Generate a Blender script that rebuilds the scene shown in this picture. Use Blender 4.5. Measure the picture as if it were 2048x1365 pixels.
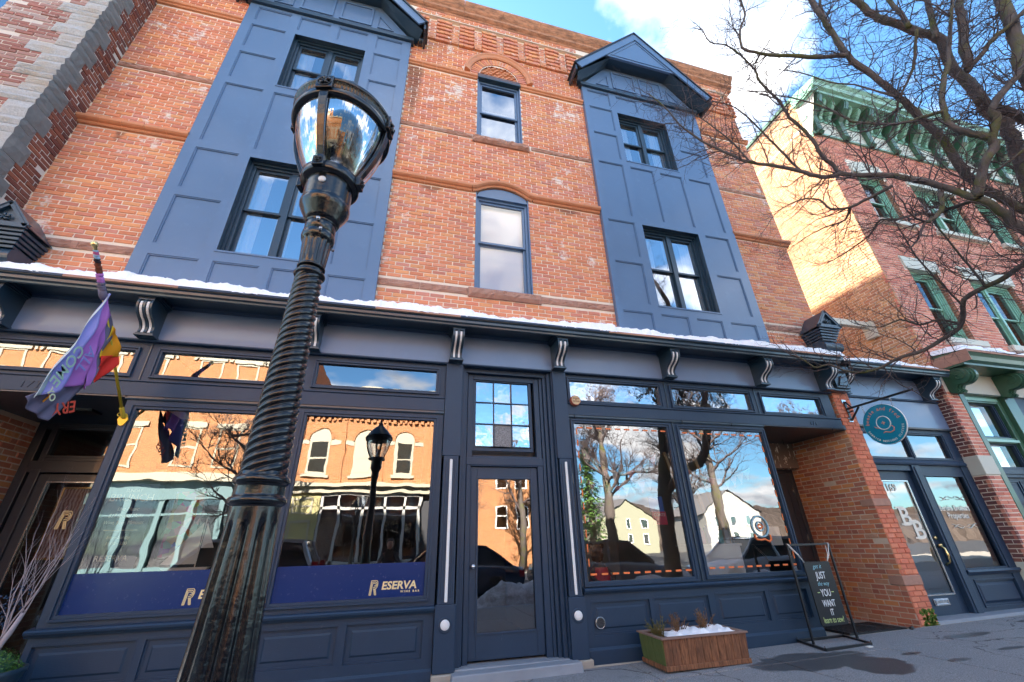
import bpy, bmesh, math, random
from mathutils import Vector, Matrix
random.seed(7)
for o in list(bpy.data.objects): bpy.data.objects.remove(o)
SC = bpy.context.scene
C = SC.collection
# ---------------------------------------------------------------- camera
cam = bpy.data.cameras.new('camera'); co = bpy.data.objects.new('camera', cam); C.objects.link(co)
r0 = (0.96768772, -0.25097699, -0.02431096); r1 = (0.08973161, 0.43286316, -0.89698257); r2 = (0.23564531, 0.86581755, 0.44139693)
M = Matrix(((r0[0], -r1[0], -r2[0]), (r0[1], -r1[1], -r2[1]), (r0[2], -r1[2], -r2[2])))
CAM = Vector((0, -5.4, 1.25))
co.matrix_world = Matrix.Translation(CAM) @ M.to_4x4()
cam.lens = 36 * 828.02 / 2048; cam.sensor_width = 36; cam.sensor_fit = 'HORIZONTAL'
cam.clip_start = 0.05; cam.clip_end = 3000
SC.camera = co
# ---------------------------------------------------------------- light
SUN_D = Vector((0.25, -0.80, -0.545)).normalized()
EXPO = 3.5
SKY_STR = 0.05
CLOUD = 8.0
w = bpy.data.worlds.new('World'); SC.world = w; w.use_nodes = True
nt = w.node_tree; N = nt.nodes; L = nt.links
bg = N['Background']; bg.inputs[1].default_value = SKY_STR
sky = N.new('ShaderNodeTexSky'); sky.sky_type = 'NISHITA'; sky.sun_disc = False
sky.sun_elevation = math.asin(-SUN_D.z); sky.sun_rotation = math.atan2(-SUN_D.x, -SUN_D.y)
sky.altitude = 100; sky.air_density = 1.0; sky.dust_density = 0.6; sky.ozone_density = 1.4
tc = N.new('ShaderNodeTexCoord'); sep = N.new('ShaderNodeSeparateXYZ'); L.new(tc.outputs['Generated'], sep.inputs[0])
def wm(op, a, b=None, c=None):
    n = N.new('ShaderNodeMath'); n.operation = op
    for i, v in enumerate((a, b, c)):
        if v is None: continue
        if isinstance(v, (int, float)): n.inputs[i].default_value = v
        else: L.new(v, n.inputs[i])
    return n.outputs[0]
zz = wm('ADD', wm('MAXIMUM', sep.outputs[2], 0.0), 0.22)
cmb = N.new('ShaderNodeCombineXYZ'); L.new(wm('DIVIDE', sep.outputs[0], zz), cmb.inputs[0]); L.new(wm('DIVIDE', sep.outputs[1], zz), cmb.inputs[1])
cmb.inputs[2].default_value = 3.7
mpg = N.new('ShaderNodeMapping'); mpg.inputs['Location'].default_value = (-8.8, 16.7, 0); L.new(cmb.outputs[0], mpg.inputs[0])
n1 = N.new('ShaderNodeTexNoise'); n1.inputs['Scale'].default_value = 2.3; n1.inputs['Detail'].default_value = 9; n1.inputs['Roughness'].default_value = 0.52
L.new(mpg.outputs[0], n1.inputs['Vector'])
rmp = N.new('ShaderNodeValToRGB'); rmp.color_ramp.elements[0].position = 0.495; rmp.color_ramp.elements[1].position = 0.62
L.new(n1.outputs['Fac'], rmp.inputs[0])
n2 = N.new('ShaderNodeTexNoise'); n2.inputs['Scale'].default_value = 3.1; n2.inputs['Detail'].default_value = 6; L.new(mpg.outputs[0], n2.inputs['Vector'])
cr = N.new('ShaderNodeValToRGB'); cr.color_ramp.elements[0].position = 0.35; cr.color_ramp.elements[1].position = 0.62
cr.color_ramp.elements[0].color = (CLOUD * 0.30, CLOUD * 0.33, CLOUD * 0.38, 1); cr.color_ramp.elements[1].color = (CLOUD, CLOUD * 0.985, CLOUD * 0.96, 1)
L.new(n2.outputs['Fac'], cr.inputs[0])
mx = N.new('ShaderNodeMix'); mx.data_type = 'RGBA'; tn = N.new('ShaderNodeMix'); tn.data_type = 'RGBA'; tn.blend_type = 'MULTIPLY'; tn.inputs[0].default_value = 1; tn.inputs[7].default_value = (0.56, 0.87, 1.02, 1); L.new(sky.outputs[0], tn.inputs[6])
L.new(rmp.outputs[0], mx.inputs[0]); L.new(tn.outputs[2], mx.inputs[6]); L.new(cr.outputs[0], mx.inputs[7])
L.new(mx.outputs[2], bg.inputs[0])
sl = bpy.data.lights.new('sun', 'SUN'); sl.energy = 5.0; sl.angle = math.radians(0.53); sl.color = (1.0, 0.90, 0.76)
so = bpy.data.objects.new('sun', sl); C.objects.link(so); so.rotation_euler = SUN_D.to_track_quat('-Z', 'Y').to_euler(); so.location = (-10, 30, 30)
SC.view_settings.view_transform = 'Standard'; SC.view_settings.look = 'None'; SC.view_settings.exposure = EXPO; SC.view_settings.gamma = 1
SC.view_settings.use_curve_mapping = False
SC.render.engine = 'CYCLES'
SC.cycles.max_bounces = 9; SC.cycles.transparent_max_bounces = 12; SC.cycles.glossy_bounces = 5; SC.cycles.caustics_reflective = False; SC.cycles.caustics_refractive = False
SC.cycles.sample_clamp_indirect = 6

# ---------------------------------------------------------------- node helpers
class NT:
    def __init__(s, name):
        s.m = bpy.data.materials.new(name); s.m.use_nodes = True; s.t = s.m.node_tree; s.t.nodes.clear()
        s.out = s.n('ShaderNodeOutputMaterial')
    def n(s, t, **kw):
        n = s.t.nodes.new(t)
        for k, v in kw.items(): setattr(n, k, v)
        return n
    def l(s, a, b): s.t.links.new(a, b)
    def set(s, sock, v):
        if isinstance(v, bpy.types.NodeSocket): s.l(v, sock)
        elif isinstance(v, (tuple, list)) and sock.type == 'RGBA': sock.default_value = tuple(v[:3]) + (1,)
        else: sock.default_value = v
    def math(s, op, a, b=None, c=None, clamp=False):
        n = s.n('ShaderNodeMath', operation=op); n.use_clamp = clamp
        for i, v in enumerate((a, b, c)):
            if v is not None: s.set(n.inputs[i], v)
        return n.outputs[0]
    def mix(s, f, a, b, blend='MIX'):
        n = s.n('ShaderNodeMix', data_type='RGBA', blend_type=blend); s.set(n.inputs[0], f); s.set(n.inputs[6], a); s.set(n.inputs[7], b); return n.outputs[2]
    def pos(s): return s.n('ShaderNodeNewGeometry').outputs['Position']
    def obj(s): return s.n('ShaderNodeTexCoord').outputs['Object']
    def noise(s, scale, detail=4, rough=0.5, vec=None, sc3=None, dist=0):
        n = s.n('ShaderNodeTexNoise'); n.inputs['Scale'].default_value = scale; n.inputs['Detail'].default_value = detail; n.inputs['Roughness'].default_value = rough
        n.inputs['Distortion'].default_value = dist
        v = vec or s.pos()
        if sc3:
            mp = s.n('ShaderNodeMapping'); mp.inputs['Scale'].default_value = sc3; s.l(v, mp.inputs[0]); v = mp.outputs[0]
        s.l(v, n.inputs['Vector']); return n.outputs['Fac']
    def ramp(s, f, *st, interp='LINEAR'):
        n = s.n('ShaderNodeValToRGB'); cr = n.color_ramp; cr.interpolation = interp
        while len(cr.elements) < len(st): cr.elements.new(0.5)
        for e, (p, c) in zip(cr.elements, st):
            e.position = p; e.color = (c, c, c, 1) if isinstance(c, (int, float)) else tuple(c) + (1,)
        s.l(f, n.inputs[0]); return n.outputs[0]
    def bump(s, h, strength=0.3, dist=0.01, normal=None):
        n = s.n('ShaderNodeBump'); n.inputs['Strength'].default_value = strength; n.inputs['Distance'].default_value = dist; s.l(h, n.inputs['Height'])
        if normal: s.l(normal, n.inputs['Normal'])
        return n.outputs[0]
    def bsdf(s, color, rough=0.6, metal=0.0, normal=None, spec=0.5, coat=0.0, emit=None, estr=0):
        n = s.n('ShaderNodeBsdfPrincipled'); s.set(n.inputs['Base Color'], color); s.set(n.inputs['Roughness'], rough); n.inputs['Metallic'].default_value = metal
        n.inputs['Specular IOR Level'].default_value = spec; n.inputs['Coat Weight'].default_value = coat; n.inputs['Coat Roughness'].default_value = 0.05
        if normal: s.l(normal, n.inputs['Normal'])
        if emit: s.set(n.inputs['Emission Color'], emit); n.inputs['Emission Strength'].default_value = estr
        s.l(n.outputs[0], s.out.inputs[0]); return s.m

def plain(name, col, rough=0.6, metal=0.0, var=0.12, bump=0.15, scale=30, spec=0.5, coat=0.0):
    t = NT(name); f = t.noise(scale, 5, 0.6); g = t.noise(1.7, 3)
    lo = tuple(c * (1 - var) for c in col); hi = tuple(min(1, c * (1 + var)) for c in col)
    c = t.mix(t.math('MULTIPLY_ADD', f, 0.5, t.math('MULTIPLY', g, 0.5)), lo, hi)
    r = t.math('ADD', t.math('MULTIPLY', f, 0.16), rough - 0.08)
    return t.bsdf(c, r, metal, t.bump(f, bump, 0.004), spec, coat)

def brick_mat(name, cols, white=0.25, dark=0.3, gain=1.0, streak=None):
    t = NT(name); g = t.n('ShaderNodeNewGeometry'); oi = t.n('ShaderNodeObjectInfo')
    r = t.math('FRACT', t.math('ADD', g.outputs['Random Per Island'], oi.outputs['Random']))
    n = len(cols)
    base = t.ramp(r, *[(i / n, tuple(x * gain for x in c)) for i, c in enumerate(cols)], interp='CONSTANT')
    r2 = t.math('FRACT', t.math('MULTIPLY', r, 17.31))
    base = t.mix(1.0, base, t.ramp(r2, (0, 0.90), (1, 1.10)), 'MULTIPLY')
    f = t.noise(45, 5, 0.65)
    base = t.mix(t.math('MULTIPLY', f, 0.35), base, tuple(c * 0.68 for c in cols[0]))
    big = t.noise(0.9, 4, 0.6); med = t.noise(5.5, 6, 0.7)
    wf = t.ramp(t.math('MULTIPLY', big, med), (0.315, 0), (0.375, 1))
    base = t.mix(t.math('MULTIPLY', wf, white), base, (0.78, 0.72, 0.66))
    df = t.ramp(t.noise(1.3, 5, 0.7, sc3=(2.2, 2.2, 0.6)), (0.60, 0), (0.72, 1))
    base = t.mix(t.math('MULTIPLY', df, dark), base, (0.10, 0.065, 0.05))
    if streak:
        s3 = t.n('ShaderNodeSeparateXYZ'); t.l(t.pos(), s3.inputs[0])
        for (sx_, sw, z0, z1) in streak:
            dx = t.math('ABSOLUTE', t.math('DIVIDE', t.math('SUBTRACT', s3.outputs[0], t.math('ADD', sx_, t.math('MULTIPLY', t.math('SUBTRACT', t.noise(2, 3), 0.5), 0.15))), sw))
            a = t.math('SUBTRACT', 1.0, dx, clamp=True); zf = t.math('DIVIDE', t.math('SUBTRACT', s3.outputs[2], z0), z1 - z0); zi = t.math('MULTIPLY', t.math('GREATER_THAN', zf, 0), t.math('LESS_THAN', zf, 1)); q = t.math('MULTIPLY', t.math('MULTIPLY', a, zi), t.math('ADD', 0.35, t.math('MULTIPLY', zf, 0.65)))
            k = t.ramp(t.math('MULTIPLY', q, t.math('ADD', 0.5, t.noise(14, 5, 0.7))), (0.25, 0), (0.55, 1)); base = t.mix(t.math('MULTIPLY', k, 0.6), base, (0.07, 0.05, 0.045))
    return t.bsdf(base, 0.85, 0, t.bump(f, 0.5, 0.004), 0.25)

def mortar_mat(name, col):
    t = NT(name); f = t.noise(60, 5, 0.7); g = t.noise(1.1, 4, 0.6)
    c = t.mix(t.math('MULTIPLY', f, 0.5), col, tuple(x * 0.7 for x in col))
    c = t.mix(t.ramp(g, (0.5, 0), (0.7, 0.5)), c, tuple(x * 0.6 for x in col))
    return t.bsdf(c, 0.92, 0, t.bump(f, 0.6, 0.004), 0.15)

def paint_mat(name, col, rough=0.38, grain=0.10, dirt=0.12, spec=0.65, coat=0.25, wear=0.0):
    t = NT(name); f = t.noise(18, 5, 0.6, sc3=(1, 1, 14)); f2 = t.noise(70, 3)
    g = t.noise(1.3, 5, 0.62); d = t.ramp(t.noise(5, 6, 0.72), (0.56, 0), (0.78, 1))
    c = t.mix(g, tuple(x * 0.86 for x in col), tuple(x * 1.14 for x in col))
    c = t.mix(t.math('MULTIPLY', d, dirt), c, tuple(x * 1.8 + 0.02 for x in col))
    if wear:
        wv = t.ramp(t.noise(9, 7, 0.78, sc3=(1, 1, 0.35)), (0.66, 0), (0.70, 1)); c = t.mix(t.math('MULTIPLY', wv, wear), c, (0.30, 0.31, 0.32))
    r = t.math('ADD', t.math('MULTIPLY', g, 0.18), rough - 0.07)
    return t.bsdf(c, r, 0, t.bump(t.math('ADD', f, t.math('MULTIPLY', f2, 0.4)), grain, 0.003), spec, coat)

def glass_mat(name, refl=0.45, tint=(0.75, 0.8, 0.82), wave=0.0, rough=0.0, wsc=1.6):
    t = NT(name)
    fr = t.n('ShaderNodeFresnel'); fr.inputs[0].default_value = 1.5
    f = t.math('ADD', t.math('MULTIPLY', fr.outputs[0], 1 - refl), refl, clamp=True)
    tr = t.n('ShaderNodeBsdfTransparent'); tr.inputs[0].default_value = tint + (1,)
    gl = t.n('ShaderNodeBsdfGlossy'); gl.inputs['Roughness'].default_value = rough; gl.inputs[0].default_value = (0.96, 0.97, 1.0, 1)
    if wave:
        nn = t.bump(t.noise(wsc, 2, 0.45), wave, 0.06); t.l(nn, gl.inputs['Normal'])
    mx = t.n('ShaderNodeMixShader'); t.l(f, mx.inputs[0]); t.l(tr.outputs[0], mx.inputs[1]); t.l(gl.outputs[0], mx.inputs[2]); t.l(mx.outputs[0], t.out.inputs[0])
    return t.m

# ---------------------------------------------------------------- mesh builder
class MB:
    def __init__(s): s.v = []; s.f = []; s.sm = []
    def add(s, vs, fs, smooth=False):
        k = len(s.v); s.v += [tuple(v) for v in vs]; s.f += [tuple(i + k for i in f) for f in fs]; s.sm += [smooth] * len(fs); return s
    def box(s, x0, x1, y0, y1, z0, z1):
        if x0 > x1: x0, x1 = x1, x0
        if y0 > y1: y0, y1 = y1, y0
        if z0 > z1: z0, z1 = z1, z0
        return s.add([(x0, y0, z0), (x1, y0, z0), (x1, y1, z0), (x0, y1, z0), (x0, y0, z1), (x1, y0, z1), (x1, y1, z1), (x0, y1, z1)],
                     [(0, 3, 2, 1), (4, 5, 6, 7), (0, 1, 5, 4), (1, 2, 6, 5), (2, 3, 7, 6), (3, 0, 4, 7)])
    def obox(s, c, ax, ay, az):
        c = Vector(c); ax = Vector(ax); ay = Vector(ay); az = Vector(az); vs = []
        for k in (-1, 1):
            for a, b in ((-1, -1), (1, -1), (1, 1), (-1, 1)): vs.append(c + ax * a + ay * b + az * k)
        return s.add(vs, [(0, 3, 2, 1), (4, 5, 6, 7), (0, 1, 5, 4), (1, 2, 6, 5), (2, 3, 7, 6), (3, 0, 4, 7)])
    def bar(s, a, b, w, h=None, up=(0, 0, 1)):
        a = Vector(a); b = Vector(b); d = b - a; h = h or w; u = Vector(up)
        if abs(d.normalized().dot(u)) > 0.98: u = Vector((0, 1, 0))
        sx = d.cross(u).normalized(); uz = sx.cross(d).normalized()
        return s.obox((a + b) / 2, d / 2, sx * w / 2, uz * h / 2)
    def quad(s, a, b, c, d): return s.add([a, b, c, d], [(0, 1, 2, 3)])
    def rectx(s, x0, x1, z0, z1, y): return s.add([(x0, y, z0), (x1, y, z0), (x1, y, z1), (x0, y, z1)], [(0, 1, 2, 3)])
    def prism_x(s, prof, x0, x1, smooth=False):   # prof: list of (y,z), closed
        n = len(prof); vs = [(x0, y, z) for y, z in prof] + [(x1, y, z) for y, z in prof]
        s.add(vs, [(i, (i + 1) % n, (i + 1) % n + n, i + n) for i in range(n)], smooth)
        return s.add(vs, [tuple(range(n))[::-1], tuple(range(n, 2 * n))])
    def prism_y(s, prof, y0, y1):   # prof (x,z)
        n = len(prof); vs = [(x, y0, z) for x, z in prof] + [(x, y1, z) for x, z in prof]
        s.add(vs, [(i, (i + 1) % n, (i + 1) % n + n, i + n) for i in range(n)])
        return s.add(vs, [tuple(range(n))[::-1], tuple(range(n, 2 * n))])
    def prism_z(s, prof, z0, z1):
        n = len(prof); vs = [(x, y, z0) for x, y in prof] + [(x, y, z1) for x, y in prof]
        s.add(vs, [(i, (i + 1) % n, (i + 1) % n + n, i + n) for i in range(n)])
        return s.add(vs, [tuple(range(n))[::-1], tuple(range(n, 2 * n))])
    def lathe(s, prof, c=(0, 0, 0), n=32, smooth=True, fn=None):  # prof (r,z)
        vs = []
        for j, (r, z) in enumerate(prof):
            for i in range(n):
                a = 2 * math.pi * i / n; rr = r if fn is None else fn(r, z, a)
                vs.append((c[0] + rr * math.cos(a), c[1] + rr * math.sin(a), c[2] + z))
        fs = [(j * n + i, j * n + (i + 1) % n, (j + 1) * n + (i + 1) % n, (j + 1) * n + i) for j in range(len(prof) - 1) for i in range(n)]
        s.add(vs, fs, smooth)
        if prof[0][0] > 1e-4: s.add(vs[:n], [tuple(range(n))[::-1]])
        if prof[-1][0] > 1e-4: s.add(vs[-n:], [tuple(range(n))])
        return s
    def tube(s, pts, rad, n=8, cap=True, smooth=True):
        pts = [Vector(p) for p in pts]; m = len(pts)
        if isinstance(rad, (int, float)): rad = [rad] * m
        d = (pts[1] - pts[0]).normalized(); u = d.orthogonal().normalized(); vs = []
        for i, p in enumerate(pts):
            if i < m - 1: nd = (pts[i + 1] - p)
            else: nd = p - pts[i - 1]
            if 0 < i < m - 1: nd = nd.normalized() + (p - pts[i - 1]).normalized()
            if nd.length < 1e-9: nd = d
            nd = nd.normalized(); u = (u - nd * u.dot(nd))
            if u.length < 1e-6: u = nd.orthogonal()
            u.normalize(); v = nd.cross(u)
            for k in range(n):
                a = 2 * math.pi * k / n; vs.append(p + (u * math.cos(a) + v * math.sin(a)) * rad[i])
        fs = [(i * n + k, i * n + (k + 1) % n, (i + 1) * n + (k + 1) % n, (i + 1) * n + k) for i in range(m - 1) for k in range(n)]
        if cap: fs += [tuple(range(n))[::-1], tuple(range((m - 1) * n, m * n))]
        return s.add(vs, fs, smooth)
    def ring_tube(s, c, R, r, axis='z', n=32, k=8):
        pts = []
        for i in range(n):
            a = 2 * math.pi * i / n; ca, sa = math.cos(a), math.sin(a)
            for j in range(k):
                b = 2 * math.pi * j / k; rr = R + r * math.cos(b); h = r * math.sin(b)
                p = (rr * ca, rr * sa, h) if axis == 'z' else ((h, rr * ca, rr * sa) if axis == 'x' else (rr * ca, h, rr * sa))
                pts.append((c[0] + p[0], c[1] + p[1], c[2] + p[2]))
        return s.add(pts, [(i * k + j, ((i + 1) % n) * k + j, ((i + 1) % n) * k + (j + 1) % k, i * k + (j + 1) % k) for i in range(n) for j in range(k)], True)
    def frame(s, x0, x1, z0, z1, w, y0, y1, wb=None, wt=None):   # rectangular ring, front y0, back y1
        wb = w if wb is None else wb; wt = w if wt is None else wt
        s.box(x0, x0 + w, y0, y1, z0, z1); s.box(x1 - w, x1, y0, y1, z0, z1)
        s.box(x0 + w, x1 - w, y0, y1, z0, z0 + wb); s.box(x0 + w, x1 - w, y0, y1, z1 - wt, z1); return s
    def disc(s, c, r, axis='y', n=28, flip=False):
        vs = []
        for i in range(n):
            a = 2 * math.pi * i / n
            vs.append((c[0] + r * math.cos(a), c[1], c[2] + r * math.sin(a)) if axis == 'y' else (c[0], c[1] + r * math.cos(a), c[2] + r * math.sin(a)))
        return s.add(vs, [tuple(range(n))])
    def me(s, name, m):
        me = bpy.data.meshes.new(name); me.from_pydata(s.v, [], s.f); me.polygons.foreach_set('use_smooth', s.sm)
        if m: me.materials.append(m)
        me.update(); return me
    def build(s, name, m, parent=None, bevel=0, recalc=True):
        me = s.me(name, m)
        if recalc and len(s.f) < 60000:
            b = bmesh.new(); b.from_mesh(me); bmesh.ops.recalc_face_normals(b, faces=b.faces); b.to_mesh(me); b.free()
        o = bpy.data.objects.new(name, me); C.objects.link(o)
        if bevel:
            md = o.modifiers.new('bevel', 'BEVEL'); md.width = bevel; md.segments = 2; md.limit_method = 'ANGLE'; md.angle_limit = math.radians(40)
        if parent: put(o, parent)
        return o
def put(o, p):
    o.parent = p; o.matrix_parent_inverse = world_loc(p).inverted()
def world_loc(p):
    m = Matrix.Translation(p.location) @ p.rotation_euler.to_matrix().to_4x4()
    if p.parent: m = world_loc(p.parent) @ p.matrix_parent_inverse @ m
    return m
def tag(o, label=None, cat=None, group=None, kind=None):
    if label: o['label'] = label
    if cat: o['category'] = cat
    if group: o['group'] = group
    if kind: o['kind'] = kind
    return o
def thing(name, loc, label, cat, group=None):
    o = bpy.data.objects.new(name, None); C.objects.link(o); o.location = loc; o.empty_display_size = 0.1
    return tag(o, label, cat, group)
def text_obj(name, s, size, mat, parent, loc, rot=(math.pi / 2, 0, 0), ext=0.0015, align='LEFT', sx=1.0, shear=0, off=0.0, sp=1.0):
    cu = bpy.data.curves.new(name, 'FONT'); cu.body = s; cu.size = size; cu.extrude = ext; cu.align_x = align; cu.shear = shear; cu.offset = off; cu.space_character = sp
    cu.resolution_u = 3
    o = bpy.data.objects.new(name, cu); C.objects.link(o)
    dg = bpy.context.evaluated_depsgraph_get(); me = bpy.data.meshes.new_from_object(o.evaluated_get(dg)); bpy.data.objects.remove(o)
    me.name = name; me.materials.clear(); me.materials.append(mat)
    o = bpy.data.objects.new(name, me); C.objects.link(o)
    m = Matrix.Translation(loc) @ (rot.to_4x4() if isinstance(rot, Matrix) else __import__('mathutils').Euler(rot).to_matrix().to_4x4()) @ Matrix.Diagonal((sx, 1, 1, 1))
    me.transform(m)
    if parent: put(o, parent)
    return o
# ---------------------------------------------------------------- materials
BR_MAIN = brick_mat('brick orange red', [(0.72, 0.285, 0.145), (0.69, 0.25, 0.135), (0.75, 0.33, 0.155), (0.65, 0.225, 0.135), (0.71, 0.305, 0.19), (0.57, 0.225, 0.16), (0.75, 0.35, 0.165), (0.67, 0.25, 0.135), (0.71, 0.285, 0.16), (0.61, 0.26, 0.20)], white=0.8, dark=0.2, streak=[(-0.40, 0.26, 8.4, 10.2), (1.30, 0.12, 6.6, 6.9), (-4.4, 0.10, 6.65, 6.88), (0.1, 0.35, 6.72, 6.87), (2.6, 0.4, 6.72, 6.87)])
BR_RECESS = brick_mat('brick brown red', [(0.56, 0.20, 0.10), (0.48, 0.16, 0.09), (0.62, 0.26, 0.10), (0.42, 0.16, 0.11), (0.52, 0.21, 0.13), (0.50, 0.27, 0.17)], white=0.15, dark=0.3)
BR_PIER = brick_mat('brick painted red', [(0.70, 0.24, 0.14), (0.66, 0.21, 0.13), (0.72, 0.26, 0.15), (0.62, 0.20, 0.12)], white=0.12, dark=0.3)
BR_GREEN = brick_mat('brick pinkish red', [(0.72, 0.27, 0.18), (0.64, 0.22, 0.15), (0.76, 0.32, 0.20), (0.52, 0.17, 0.13), (0.74, 0.31, 0.22), (0.66, 0.24, 0.17)], white=0.12, dark=0.15)
BR_SIDE = brick_mat('brick red sunlit tan', [(0.62, 0.33, 0.17), (0.56, 0.28, 0.15), (0.68, 0.39, 0.20), (0.52, 0.24, 0.14), (0.64, 0.36, 0.20)], white=0.1, dark=0.1)  # red brick shifted to tan, the sunlight's yellow put into the colour
BR_NEIGH = brick_mat('brick weathered whitewashed', [(0.36, 0.165, 0.135), (0.33, 0.15, 0.125), (0.38, 0.23, 0.20), (0.42, 0.34, 0.31), (0.30, 0.14, 0.115), (0.42, 0.29, 0.26)], white=0.6, dark=0.1)
BR_DARK = brick_mat('brick dark red', [(0.20, 0.07, 0.05), (0.24, 0.085, 0.055), (0.15, 0.06, 0.05), (0.28, 0.10, 0.06)], white=0.03, dark=0.5)  # darker red tones for the side return of the left neighbour
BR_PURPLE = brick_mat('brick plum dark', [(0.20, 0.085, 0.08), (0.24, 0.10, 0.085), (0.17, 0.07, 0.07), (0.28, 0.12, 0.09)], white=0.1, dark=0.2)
MORT = mortar_mat('mortar cream', (0.88, 0.76, 0.63))
MORT_G = mortar_mat('mortar grey', (0.68, 0.62, 0.55))
MORT_D = mortar_mat('mortar tan', (0.66, 0.52, 0.40)); MORT_R = mortar_mat('mortar painted red', (0.52, 0.20, 0.13))
STONE = plain('brownstone', (0.40, 0.22, 0.16), 0.9, var=0.45, bump=1.0, scale=14)
TERRA = plain('terracotta', (0.60, 0.25, 0.12), 0.6, var=0.25, bump=0.4, scale=12)
TERRA_W = NT('terracotta weathered')
_f = TERRA_W.noise(8, 6, 0.7, sc3=(0.6, 1, 2.5)); _c = TERRA_W.mix(TERRA_W.ramp(_f, (0.35, 0), (0.62, 1)), (0.22, 0.12, 0.08), (0.58, 0.29, 0.17))
TERRA_W = TERRA_W.bsdf(_c, 0.85, 0, TERRA_W.bump(_f, 0.6, 0.01), 0.2)
GRANITE = NT('granite rock faced'); _f = GRANITE.noise(9, 8, 0.75); _g = GRANITE.noise(60, 3, 0.7); _v = GRANITE.noise(2.3, 4, 0.6)
_c = GRANITE.mix(_g, (0.26, 0.27, 0.275), (0.66, 0.67, 0.66)); _c = GRANITE.mix(GRANITE.ramp(_v, (0.5, 0), (0.75, 0.8)), _c, (0.44, 0.36, 0.26))
GRANITE_ = GRANITE; GRANITE = GRANITE.bsdf(_c, 0.85, 0, GRANITE.bump(_f, 1.0, 0.035), 0.3)
GRANITE_D = plain('shaded granite', (0.17, 0.18, 0.175), 0.9, var=0.6, bump=1.0, scale=16)  # darker copy of the granite, paints the shade onto the quoin side faces
PAINT = paint_mat('slate blue paint', (0.088, 0.158, 0.275), 0.38, grain=0.2, dirt=0.2, wear=0.06)
PAINT_D = paint_mat('dark navy trim paint', (0.012, 0.033, 0.056), 0.36)
PAINT_S = paint_mat('charcoal blue shopfront paint', (0.016, 0.038, 0.076), 0.44, grain=0.35, spec=0.4, coat=0.03, wear=0.25)
PAINT_F = paint_mat('shade lifted frieze paint', (0.135, 0.195, 0.31), 0.36, grain=0.12)  # frieze colour lightened to offset the shade under the cornice soffit
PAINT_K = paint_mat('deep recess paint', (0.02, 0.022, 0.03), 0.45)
SILVER = plain('silver white paint', (0.74, 0.74, 0.74), 0.45, bump=0.1)
WHITE = plain('white paint', (0.80, 0.80, 0.78), 0.5, bump=0.05)
VINYL = plain('white vinyl window', (0.72, 0.72, 0.70), 0.5, bump=0.02)
SNOW = NT('snow'); _f = SNOW.noise(7, 6, 0.65); _g = SNOW.noise(60, 3); SNOW = SNOW.bsdf(SNOW.mix(_f, (0.90, 0.92, 0.95), (0.97, 0.97, 0.98)), 0.7, 0, SNOW.bump(SNOW.math('ADD', _f, SNOW.math('MULTIPLY', _g, 0.25)), 0.7, 0.03), 0.2)
DSNOW = NT('dirty snow'); _f = DSNOW.noise(5, 7, 0.7); DSNOW = DSNOW.bsdf(DSNOW.mix(DSNOW.ramp(_f, (0.35, 0), (0.7, 1)), (0.30, 0.28, 0.27), (0.84, 0.87, 0.92)), 0.8, 0, DSNOW.bump(_f, 0.8, 0.05), 0.2)
GLASS = glass_mat('shop window glass', 0.19, (0.80, 0.84, 0.86), 0.02, wsc=2.2)
GLASS_UP = glass_mat('upper window glass', 0.45, (0.72, 0.80, 0.86), 0.01)
GLASS_OLD = glass_mat('old wavy glass', 0.38, (0.7, 0.75, 0.78), 0.05, wsc=6)
GLASS_DARK = glass_mat('dim glass', 0.03, (0.6, 0.6, 0.6), 0.01)
GLASS_MID = glass_mat('green building glass', 0.10, (0.5, 0.5, 0.5), 0.02)
GLASS_CLR = glass_mat('clear window glass', 0.10, (0.97, 0.97, 0.98), 0.0)
LAMPG = NT('prismatic lamp glass')
_tc = LAMPG.n('ShaderNodeTexCoord'); _s = LAMPG.n('ShaderNodeSeparateXYZ'); LAMPG.l(_tc.outputs['Object'], _s.inputs[0])
_a = LAMPG.math('ARCTAN2', _s.outputs[1], _s.outputs[0]); _w = LAMPG.math('SINE', LAMPG.math('MULTIPLY', _a, 90)); _b = LAMPG.bump(_w, 0.045, 0.003)
_g = LAMPG.n('ShaderNodeBsdfGlossy'); _g.inputs['Roughness'].default_value = 0.03; LAMPG.l(_b, _g.inputs['Normal'])
_r = LAMPG.n('ShaderNodeBsdfRefraction'); _r.inputs['IOR'].default_value = 1.12; _r.inputs['Roughness'].default_value = 0.03; LAMPG.l(_b, _r.inputs['Normal'])
_t = LAMPG.n('ShaderNodeBsdfTransparent'); _t.inputs[0].default_value = (0.80, 0.86, 0.93, 1)
_m0 = LAMPG.n('ShaderNodeMixShader'); _m0.inputs[0].default_value = 0.25; LAMPG.l(_r.outputs[0], _m0.inputs[2]); LAMPG.l(_t.outputs[0], _m0.inputs[1])
_m = LAMPG.n('ShaderNodeMixShader'); _fr = LAMPG.n('ShaderNodeFresnel'); _fr.inputs[0].default_value = 1.5
LAMPG.l(LAMPG.math('ADD', LAMPG.math('MULTIPLY', _fr.outputs[0], 0.6), 0.05), _m.inputs[0]); LAMPG.l(_m0.outputs[0], _m.inputs[1]); LAMPG.l(_g.outputs[0], _m.inputs[2]); LAMPG.l(_m.outputs[0], LAMPG.out.inputs[0]); LAMPG = LAMPG.m
IRON = NT('gloss black cast iron'); _f = IRON.noise(28, 5, 0.6); _g = IRON.noise(6, 3)
IRON = IRON.bsdf(IRON.mix(_g, (0.002, 0.003, 0.005), (0.006, 0.008, 0.012)), IRON.math('ADD', IRON.math('MULTIPLY', _g, 0.15), 0.10), 0, IRON.bump(_f, 0.45, 0.005), 0.45, 0.25)
BLACK = plain('black metal', (0.012, 0.012, 0.014), 0.35, bump=0.1)
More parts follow.
